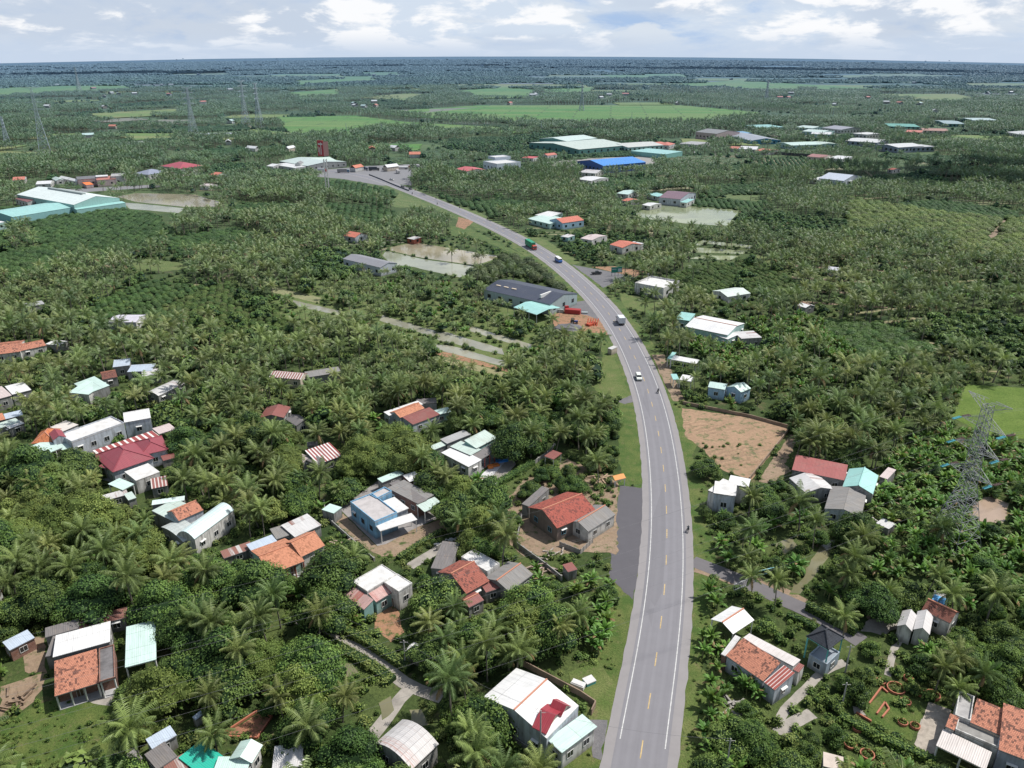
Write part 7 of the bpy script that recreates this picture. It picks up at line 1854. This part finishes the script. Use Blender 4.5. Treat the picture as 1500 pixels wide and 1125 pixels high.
# plots: each keeps its own planting direction, spacing and crop, as the groves do here
AUTO_FIELD = []; CEN_ALL = []; FLOOR_M = m_soil((.34, .29, .18), (.26, .23, .12), .15, .4, gc=(.12, .16, .05)); DITCH_W = m_water((.32, .31, .22), .12)
def plots():
    rb = random.Random(9); cen = []
    y = 225.0
    while y < 2750:
        size = 62 + (y-225)*.045; half = .86*(y*cp + CH*sp) + size; x = -half
        while x < half:
            cx_, cy_ = x + rb.uniform(-.35,.35)*size, y + rb.uniform(-.3,.3)*size*.8
            q = rb.random()
            kind = 'palm' if q < .66 else 'wood' if q < .76 else 'bush' if q < .85 else 'young' if q < .92 else 'field'
            if kind == 'field' and cy_ < 800: kind = 'bush'
            cen.append((cx_, cy_, rb.choice((.12,.12,.2,-.15,1.4,.3)) + rb.uniform(-.08,.08), kind, rb.uniform(.62, 1.0), rb.uniform(5, 9), size))
            x += size
        y += size*.8
    CEN_ALL.extend(cen)
    grid = {}
    for i, c in enumerate(cen):
        grid.setdefault((int(c[0]//130), int(c[1]//130)), []).append(i)
    def near(x, y):
        gx, gy = int(x//130), int(y//130); best = None; bd = 1e18; b2 = 1e18
        for a in (-1, 0, 1):
            for b in (-1, 0, 1):
                for i in grid.get((gx+a, gy+b), ()):
                    d = (cen[i][0]-x)**2 + (cen[i][1]-y)**2
                    if d < bd: b2 = bd; bd = d; best = i
                    elif d < b2: b2 = d
        return best, math.sqrt(b2) - math.sqrt(bd)
    out = []
    for i, (cx_, cy_, an_, kind, s0, h0, size) in enumerate(cen):
        gs = 1 + max(0, (cy_-500))*.00042
        row_, in_ = {'palm': (6.6, 4.3), 'wood': (5.2, 4.6), 'bush': (3.9, 2.9), 'young': (4.6, 3.4), 'field': (9, 9)}[kind]
        row_ *= gs; in_ *= gs
        if kind == 'field' and cy_ > 800: AUTO_FIELD.append((cx_, cy_, an_, size)); 
        n = int(size*1.05/in_); m = int(size*1.05/row_); ca, sa = math.cos(an_), math.sin(an_)
        for j in range(-m, m+1):
            for k in range(-n, n+1):
                a = k*in_ + rb.uniform(-.16,.16)*in_ + (j % 2)*in_*.5; b = j*row_ + rb.uniform(-.10,.10)*row_
                xx = cx_ + a*ca - b*sa; yy = cy_ + a*sa + b*ca
                if yy < 225 or yy > 2750 or abs(xx) > .86*(yy*cp+CH*sp)+15: continue
                nb, edge = near(xx, yy)
                if nb != i: continue
                kd = kind
                if edge < 5*gs: 
                    if rb.random() < .5: kd = 'wood' if rb.random() < .4 else 'palm'
                    else: continue
                if kd == 'field' or rb.random() < .05: continue
                out.append((xx, yy, kd, s0*rb.uniform(.78, 1.15), h0*rb.uniform(.8, 1.2), gs))
    return out
PLOT = plots(); q2 = []
for cx_, cy_, an_, kind, s0, h0, size in CEN_ALL:
    px, py, _ = proj(cx_, cy_, 0)
    if cy_ > 1400 or get(ZONE, px, py) not in (0, 11, 2): continue
    ca, sa = math.cos(an_), math.sin(an_); T2 = lambda a, b: (cx_ + a*ca - b*sa, cy_ + a*sa + b*ca)
    def okk(a, b):
        x_, y_ = T2(a, b); p_ = proj(x_, y_, 0); return not get(HARD, p_[0], p_[1]) and road_dist(x_, y_) > 10 and get(ZONE, p_[0], p_[1]) in (0, 11, 2)
    if kind in ('young', 'bush'):
        if all(okk(a*size*.4, b*size*.36) for a in (-1, 0, 1) for b in (-1, 0, 1)):
            m = MB(); m.add([Vector((q.x, q.y, zg(q.x, q.y) + (.012 if cy_ < 600 else .3))) for q in wobble([Vector((*T2(a*size*.46, b*size*.40), 0)) for a, b in ((-1,-1),(1,-1),(1,1),(-1,1))], 1.5)])
            o = m.build('orchard_floor', rv.choice((M_GR2, M_GR, FLOOR_M))); o['kind'] = 'structure'
    elif rv.random() < .75:
        m = MB(); row_ = 6.6*(1 + max(0, (cy_-500))*.00042)
        for j in rv.sample(range(-5, 6), 4):
            b = (j + .5)*row_*1.0; w_ = rv.uniform(.7, 1.3); L_ = rv.uniform(.25, .46)*size; a0 = rv.uniform(-.1, .1)*size
            if abs(b) > size*.42 or not all(okk(a0 + k*L_, b) for k in (-1, -.5, 0, .5, 1)): continue
            zz_ = .014 if cy_ < 600 else .3
            m.add([Vector((*T2(a0-L_, b-w_), zz_ + zg(*T2(a0, b)))), Vector((*T2(a0+L_, b-w_), zz_ + zg(*T2(a0, b)))), Vector((*T2(a0+L_, b+w_), zz_ + zg(*T2(a0, b)))), Vector((*T2(a0-L_, b+w_), zz_ + zg(*T2(a0, b))))])
        if m.f: o = m.build('ditch', rv.choice((FLOOR_M, DITCH_W, FLOOR_M))); o['kind'] = 'structure'
p2x = []; bushx = []
for jx, jy, kd, s, hgt, gs in PLOT:
    z = zg(jx, jy); px, py, _ = proj(jx, jy, z); zn = get(ZONE, px, py)
    if zn not in (0, 11, 2): continue
    if road_dist(jx, jy) < 8.5 or in_foot(jx, jy, 1): continue
    if zn == 11 and kd == 'palm' and jy < 330: s *= .8; hgt *= .6
    if kd == 'young': hgt = 1.2; s *= .62
    if jy < 640:
        if kd in ('palm', 'young'):
            if clear_ok(jx, jy, hgt, 3.6*s): palms.append((jx, jy, hgt if kd == 'palm' else 3.0))
        elif kd == 'wood':
            if clear_ok(jx, jy, 3, 3*s): broads.append((jx, jy, rv.choice((0,1,2,3)), s*1.1))
        elif clear_ok(jx, jy, 1.5, 1.6*s): bushx.append((jx, jy, s*.8*gs, 3))
        continue
    if get(HARD, px, py) in (1, 2): continue
    top = proj(jx, jy, z + (hgt if kd != 'bush' else 2))[1]
    if get(HARD, px, top) == 3 or get(HARD, px, (top+py)/2) == 3: continue
    ss = s*gs**.8
    if kd == 'wood': q2.append((rv.randrange(3), jx, jy, z-.5, rv.uniform(0, 6.28), ss*1.15, ss*rv.uniform(.8, 1.3)))
    elif kd == 'bush': bushx.append((jx, jy, ss*.75, 3))
    elif jy < 1300: p2x.append((rv.randrange(3), jx, jy, z, rv.uniform(0, 6.28), ss*1.05, (hgt/7.5)))
    else: p2x.append((3 + rv.randrange(2), jx, jy, z, rv.uniform(0, 6.28), ss*1.05, hgt/7.5))
domes += bushx
# undergrowth
y = 60.0
while y < 480:
    half = .72*(y*cp + CH*sp) + 6; step = 1.75 if y < 180 else (2.4 if y < 300 else 3.4)
    x = -half
    while x < half:
        jx = x + rv.uniform(-1, 1)*step*.6; jy = y + rv.uniform(-1, 1)*step*.6; x += step
        px, py, _ = proj(jx, jy, 0); h = get(HARD, px, py)
        if h in (1, 2) or in_foot(jx, jy, .3) or road_dist(jx, jy) < 7.2: continue
        if h == 3 and not clear_ok(jx, jy, .3, .5) : continue
        z = get(ZONE, px, py); d = noise.noise(Vector((jx*.07, jy*.07, 1)))
        dens = .78 if z in (1, 3, 13, 12, 2) else (.45 if z in (9, 14) else .6)
        if road_dist(jx, jy) < 9.5: dens *= .7
        if rv.random() < dens*(1+d): shrubs.append((jx, jy, rv.uniform(.35, 1.0)*(1.15 if y < 200 else 1.5)*(.45 if z in (9, 14) or road_dist(jx, jy) < 9.5 else 1), rv.random()))
    y += step

CAMP = Vector((0, 0, CH))
def dist(t): return (Vector((t[0], t[1], 4)) - CAMP).length
def infr(t, z): px, py, _ = proj(t[0], t[1], z); return -25 < px < 1525 and -25 < py < 1160
palms.sort(key=dist); broads.sort(key=dist); bananas.sort(key=dist)
def take(lst, n, z):
    a = []; b = []
    for t in lst:
        if len(a) < n and infr(t, z): a.append(t)
        else: b.append(t)
    return a, b
pn, pf = take(palms, 300, 6); bn, bf = take(broads, 290, 3); an, af = take(bananas, 290, 2)

def where(x, y):
    best = None; bd = 1e9
    for lx, ly, s in LAND:
        d = (lx-x)**2 + (ly-y)**2
        if d < bd: bd = d; best = (lx, ly, s)
    lx, ly, s = best; dx, dy = x-lx, y-ly; d = math.sqrt(bd)
    if abs(dx) > abs(dy)*1.2: side = 'right of' if dx > 0 else 'left of'
    else: side = 'beyond' if dy > 0 else 'in front of'
    pre = '' if d < 16 else ('just ' if d < 30 else 'far ')
    return f'{pre}{side} the {s}'
def place(name, label, cat, group, loc, rz, parts, sc):
    r = bpy.data.objects.new(name, None); C.objects.link(r); r.location = loc; r.rotation_euler = (0, 0, rz); r.scale = sc
    r.rotation_euler = (rv.gauss(0, .06), rv.gauss(0, .06), rz)
    r['label'] = label; r['category'] = cat; r['group'] = group
    for nm, me, l in parts:
        o = bpy.data.objects.new(nm, me); C.objects.link(o); o.parent = r; o.location = l
    return r
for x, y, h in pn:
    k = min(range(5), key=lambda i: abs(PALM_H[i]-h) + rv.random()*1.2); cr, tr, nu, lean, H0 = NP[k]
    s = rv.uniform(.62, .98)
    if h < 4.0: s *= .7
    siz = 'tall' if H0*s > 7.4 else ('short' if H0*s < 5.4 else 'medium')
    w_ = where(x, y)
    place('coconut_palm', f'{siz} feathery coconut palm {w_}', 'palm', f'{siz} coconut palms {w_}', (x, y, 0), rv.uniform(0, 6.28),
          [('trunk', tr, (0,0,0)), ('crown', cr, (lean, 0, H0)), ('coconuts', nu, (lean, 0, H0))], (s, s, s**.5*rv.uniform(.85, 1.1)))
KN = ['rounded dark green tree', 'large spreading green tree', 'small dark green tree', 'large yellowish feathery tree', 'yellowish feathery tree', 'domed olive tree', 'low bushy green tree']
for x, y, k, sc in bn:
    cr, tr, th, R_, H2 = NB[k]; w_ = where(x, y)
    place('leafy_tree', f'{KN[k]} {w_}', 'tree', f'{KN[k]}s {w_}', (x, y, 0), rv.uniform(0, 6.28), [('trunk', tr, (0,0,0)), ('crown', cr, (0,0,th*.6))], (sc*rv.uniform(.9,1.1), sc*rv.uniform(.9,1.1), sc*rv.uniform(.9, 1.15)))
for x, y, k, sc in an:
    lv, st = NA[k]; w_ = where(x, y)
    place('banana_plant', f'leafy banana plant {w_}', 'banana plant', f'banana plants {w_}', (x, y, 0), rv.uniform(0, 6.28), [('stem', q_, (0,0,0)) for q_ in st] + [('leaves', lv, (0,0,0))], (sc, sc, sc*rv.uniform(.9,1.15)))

# ---- the rest: one object per kind, instanced inside it
def stuff(name, tms, pts, mats, label, cat):
    """tms: list of MB templates; pts: list of (template, x, y, z, rz, sx, sz)"""
    V = []; Fc = []; MI = []; T = []; K = []; RO = []; SCL = []
    for i, m in enumerate(tms):
        b = len(V); V += m.v; Fc += [tuple(q+b for q in f) for f in m.f]; MI += m.m; T += m.t; K += [100+i]*len(m.v)
        RO += [0.0]*3*len(m.v); SCL += [1.0]*3*len(m.v)
    for (k, x, y, z, rz, sx, sz) in pts:
        V.append((x, y, z)); T.append(.5); K.append(k); RO += [rv.gauss(0, .09), rv.gauss(0, .09), rz]; SCL += [sx, sx, sz]
    me = bpy.data.meshes.new(name); me.from_pydata(V, [], Fc)
    for m in mats: me.materials.append(m)
    me.polygons.foreach_set('material_index', MI)
    a = me.attributes.new('t', 'FLOAT', 'POINT'); a.data.foreach_set('value', T)
    a = me.attributes.new('kind', 'INT', 'POINT'); a.data.foreach_set('value', K)
    a = me.attributes.new('rot', 'FLOAT_VECTOR', 'POINT'); a.data.foreach_set('vector', RO)
    a = me.attributes.new('scl', 'FLOAT_VECTOR', 'POINT'); a.data.foreach_set('vector', SCL)
    o = bpy.data.objects.new(name, me); C.objects.link(o)
    g = bpy.data.node_groups.new(name, 'GeometryNodeTree')
    g.interface.new_socket('Geometry', in_out='INPUT', socket_type='NodeSocketGeometry'); g.interface.new_socket('Geometry', in_out='OUTPUT', socket_type='NodeSocketGeometry')
    gi = g.nodes.new('NodeGroupInput'); go = g.nodes.new('NodeGroupOutput'); jn = g.nodes.new('GeometryNodeJoinGeometry')
    na = g.nodes.new('GeometryNodeInputNamedAttribute'); na.data_type = 'INT'; na.inputs[0].default_value = 'kind'
    nr = g.nodes.new('GeometryNodeInputNamedAttribute'); nr.data_type = 'FLOAT_VECTOR'; nr.inputs[0].default_value = 'rot'
    ns = g.nodes.new('GeometryNodeInputNamedAttribute'); ns.data_type = 'FLOAT_VECTOR'; ns.inputs[0].default_value = 'scl'
    def sel(v):
        c = g.nodes.new('FunctionNodeCompare'); c.data_type = 'INT'; c.operation = 'EQUAL'
        ins = [s for s in c.inputs if s.type == 'INT']; g.links.new(na.outputs[0], ins[0]); ins[1].default_value = v
        sp_ = g.nodes.new('GeometryNodeSeparateGeometry'); sp_.domain = 'POINT'; g.links.new(gi.outputs[0], sp_.inputs[0]); g.links.new(c.outputs[0], sp_.inputs[1]); return sp_.outputs[0]
    for i in range(len(tms)):
        ip = g.nodes.new('GeometryNodeInstanceOnPoints')
        g.links.new(sel(i), ip.inputs['Points']); g.links.new(sel(100+i), ip.inputs['Instance'])
        g.links.new(nr.outputs[0], ip.inputs['Rotation']); g.links.new(ns.outputs[0], ip.inputs['Scale']); g.links.new(ip.outputs[0], jn.inputs[0])
    g.links.new(jn.outputs[0], go.inputs[0])
    md = o.modifiers.new('scatter', 'NODES'); md.node_group = g
    tag(o, label, cat, None, 'stuff'); return o
def pt_palm(seed, nf, nl, L, w, h, segs=4):
    m = MB(); rnd = random.Random(seed); palm_crown(m, rnd, nf, nl, L, w, segs, 0, h); 
    b = MB(); palm_trunk(b, rnd, h, .0, .18, 1, 4); o = len(m.v); m.v += b.v; m.f += [tuple(q+o for q in f) for f in b.f]; m.m += b.m; m.t += b.t; m.uv += b.uv
    return m
def pt_broad(seed, R_, H2, n, size, lobes, th=1.0):
    m = MB(); broad_crown(m, random.Random(seed), R_, H2, n, size, 0, 1, lobes, th); return m
# mid distance palms
lod1 = [pt_palm(500+k, 17, 9, 4.6, .34, PALM_H[k], 5) for k in range(4)]
lod2 = [pt_palm(510+k, 13, 5, 4.6, .60, 6.0+k, 3) for k in range(3)]
p1 = []; p2 = []
def hscale(h, H0): return max(.4, h/H0)
for x, y, h in pf:
    if dist((x, y)) < 420: k = rv.randrange(4); s = rv.uniform(.62, 1.0); p1.append((k, x, y, 0, rv.uniform(0, 6.28), s if h > 4 else s*.65, (s if h > 4 else s*.6)*rv.uniform(.85, 1.15)))
    else: k = rv.randrange(3); s = rv.uniform(.68, 1.0); p2.append((k, x, y, zg(x, y), rv.uniform(0, 6.28), s, s*rv.uniform(.85, 1.15)))
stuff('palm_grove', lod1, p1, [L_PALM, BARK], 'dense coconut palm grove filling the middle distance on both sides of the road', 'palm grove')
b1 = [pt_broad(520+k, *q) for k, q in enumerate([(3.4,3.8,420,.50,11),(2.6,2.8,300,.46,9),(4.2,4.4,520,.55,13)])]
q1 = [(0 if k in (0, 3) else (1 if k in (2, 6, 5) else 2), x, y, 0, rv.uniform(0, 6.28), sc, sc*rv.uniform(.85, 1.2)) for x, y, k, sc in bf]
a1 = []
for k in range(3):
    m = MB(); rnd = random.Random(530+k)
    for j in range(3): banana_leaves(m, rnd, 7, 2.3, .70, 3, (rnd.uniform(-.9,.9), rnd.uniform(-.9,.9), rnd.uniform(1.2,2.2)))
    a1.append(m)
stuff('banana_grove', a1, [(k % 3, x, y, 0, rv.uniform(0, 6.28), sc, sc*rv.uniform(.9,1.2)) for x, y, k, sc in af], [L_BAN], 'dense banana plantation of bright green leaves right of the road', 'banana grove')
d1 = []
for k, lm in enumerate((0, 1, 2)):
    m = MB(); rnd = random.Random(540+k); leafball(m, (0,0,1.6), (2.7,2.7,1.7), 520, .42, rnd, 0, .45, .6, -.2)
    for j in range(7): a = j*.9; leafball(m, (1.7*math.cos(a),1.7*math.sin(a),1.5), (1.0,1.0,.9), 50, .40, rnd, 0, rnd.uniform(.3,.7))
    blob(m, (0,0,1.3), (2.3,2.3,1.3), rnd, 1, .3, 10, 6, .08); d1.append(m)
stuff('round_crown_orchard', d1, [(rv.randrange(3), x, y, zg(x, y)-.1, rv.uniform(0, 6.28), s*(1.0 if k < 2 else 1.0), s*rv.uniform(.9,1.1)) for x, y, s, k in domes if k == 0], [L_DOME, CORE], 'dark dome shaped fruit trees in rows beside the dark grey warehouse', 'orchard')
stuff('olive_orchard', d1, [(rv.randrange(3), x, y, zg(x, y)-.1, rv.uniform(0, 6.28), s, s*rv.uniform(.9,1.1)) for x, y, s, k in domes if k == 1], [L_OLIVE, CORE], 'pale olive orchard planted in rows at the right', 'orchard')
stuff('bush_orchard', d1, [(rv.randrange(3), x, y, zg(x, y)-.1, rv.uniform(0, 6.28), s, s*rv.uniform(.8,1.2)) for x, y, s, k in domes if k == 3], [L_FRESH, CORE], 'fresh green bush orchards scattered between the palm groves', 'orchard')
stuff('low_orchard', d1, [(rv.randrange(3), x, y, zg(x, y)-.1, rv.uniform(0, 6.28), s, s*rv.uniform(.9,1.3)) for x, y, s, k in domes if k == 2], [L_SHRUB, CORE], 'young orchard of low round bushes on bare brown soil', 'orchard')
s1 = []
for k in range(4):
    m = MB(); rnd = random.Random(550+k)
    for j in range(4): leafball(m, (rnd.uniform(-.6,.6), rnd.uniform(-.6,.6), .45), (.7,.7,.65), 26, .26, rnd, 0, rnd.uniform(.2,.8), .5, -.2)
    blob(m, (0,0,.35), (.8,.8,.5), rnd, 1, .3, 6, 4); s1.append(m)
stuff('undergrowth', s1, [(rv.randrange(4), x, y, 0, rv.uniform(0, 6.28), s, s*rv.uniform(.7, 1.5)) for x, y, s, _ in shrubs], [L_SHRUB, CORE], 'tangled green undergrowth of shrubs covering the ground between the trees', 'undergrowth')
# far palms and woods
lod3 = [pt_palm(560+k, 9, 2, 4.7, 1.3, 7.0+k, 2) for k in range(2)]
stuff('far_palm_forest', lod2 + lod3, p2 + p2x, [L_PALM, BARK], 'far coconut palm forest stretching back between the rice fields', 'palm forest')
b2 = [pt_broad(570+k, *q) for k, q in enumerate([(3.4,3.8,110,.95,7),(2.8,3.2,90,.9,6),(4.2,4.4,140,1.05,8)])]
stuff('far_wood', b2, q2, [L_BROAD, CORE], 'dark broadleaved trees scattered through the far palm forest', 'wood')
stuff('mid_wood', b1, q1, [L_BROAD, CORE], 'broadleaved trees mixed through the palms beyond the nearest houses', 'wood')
for k in range(110):
    fy = 2600 + 9000*rv.random()**1.3; AUTO_FIELD.append((rv.uniform(-.7, .7)*fy, fy, rv.uniform(-.1, .1), rv.uniform(130, 420)*(1+fy/9000)))
for i, (fx, fy, an_, sz) in enumerate(AUTO_FIELD):
    px, py, _ = proj(fx, fy, 0)
    if get(HARD, px, py) or get(ZONE, px, py) not in (0,): continue
    if fy > 2500: fill(ZONE, hull([proj(fx+a*sz*.6, fy+b*sz*.34, 0)[:2] for a in (-1, 1) for b in (-1, 1)]), 14)
    w_, d_ = sz*(.46 if fy < 2500 else .62), sz*.36; P = [(fx + a*w_*math.cos(an_) - b*d_*math.sin(an_), fy + a*w_*math.sin(an_) + b*d_*math.cos(an_)) for a, b in ((-1,-1),(1,-1),(1,1),(-1,1))]
    m = MB(); m.add([Vector((q.x, q.y, zg(q.x, q.y) + .7)) for q in wobble([Vector((a, b, 0)) for a, b in P], 3)])
    o = m.build('rice_field', (RICE, RICE2, STUB, RICE2)[i % 4]); o['kind'] = 'structure'
# remotest groves up to the horizon
q3 = []; y = 2700.0
cl3 = []
for k in range(4):
    m = MB(); rnd = random.Random(580+k)
    for j in range(30):
        cx_, cy_ = rnd.uniform(-19,19), rnd.uniform(-15,15); hh = rnd.uniform(3,7); rr = rnd.uniform(2.8,5)
        blob(m, (cx_,cy_,hh*.55), (rr,rr,hh*.5), rnd, 0, rnd.uniform(.1,.8), 6, 4, .25)
    cl3.append(m)
while y < 19000:
    half = .70*y + 60; step = 29 + (y-2700)*.006; x = -half
    while x < half:
        jx = x + rv.uniform(-.5,.5)*step; jy = y + rv.uniform(-.5,.5)*step; x += step
        z = zg(jx, jy); px, py, _ = proj(jx, jy, z)
        if get(ZONE, px, py) == 14: continue
        n_ = noise.noise(Vector((jx*.0022, jy*.0011, 2)))
        if n_ < -.38: continue
        s = rv.uniform(.9, 1.25)*(step/29)**.92
        q3.append((rv.randrange(4), jx, jy, z-.5, rv.uniform(-.5,.5), s, rv.uniform(.7, 1.3)*(1+(y-2700)/9000)))
    y += step*.85
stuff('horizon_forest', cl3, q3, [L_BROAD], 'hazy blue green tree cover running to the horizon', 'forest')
# unseen clouds added above and beside the view to cast shade on the far plain
SHADE_CLOUD = m_plain((.8, .8, .82), 1.0, 0, 0)
for i, (px, py, rx, ry, h_) in enumerate([(1180,103,1900,700,900), (160,108,1500,520,900), (1480,262,150,70,600), (640,97,1300,500,900)]):
    g_ = at(px, py, 0); c_ = g_ + sd_*(h_/sd_.z); m = MB(); rnd = random.Random(60+i)
    for j in range(26):
        a = rnd.uniform(0, 6.283); q = math.sqrt(rnd.random()); rr = rnd.uniform(.16, .34)
        blob(m, (rx*q*math.cos(a), ry*q*math.sin(a), rnd.uniform(0, .15)*ry), (rx*rr, ry*rr*1.2, ry*rr*.5), rnd, 0, .5, 14, 8, .14)
    o = m.build('shade_cloud', SHADE_CLOUD, None, c_, smooth=True); struct(o)
print('COUNTS', len(palms), len(broads), len(bananas), len(domes), len(shrubs), len(p2), len(q2), len(q3))
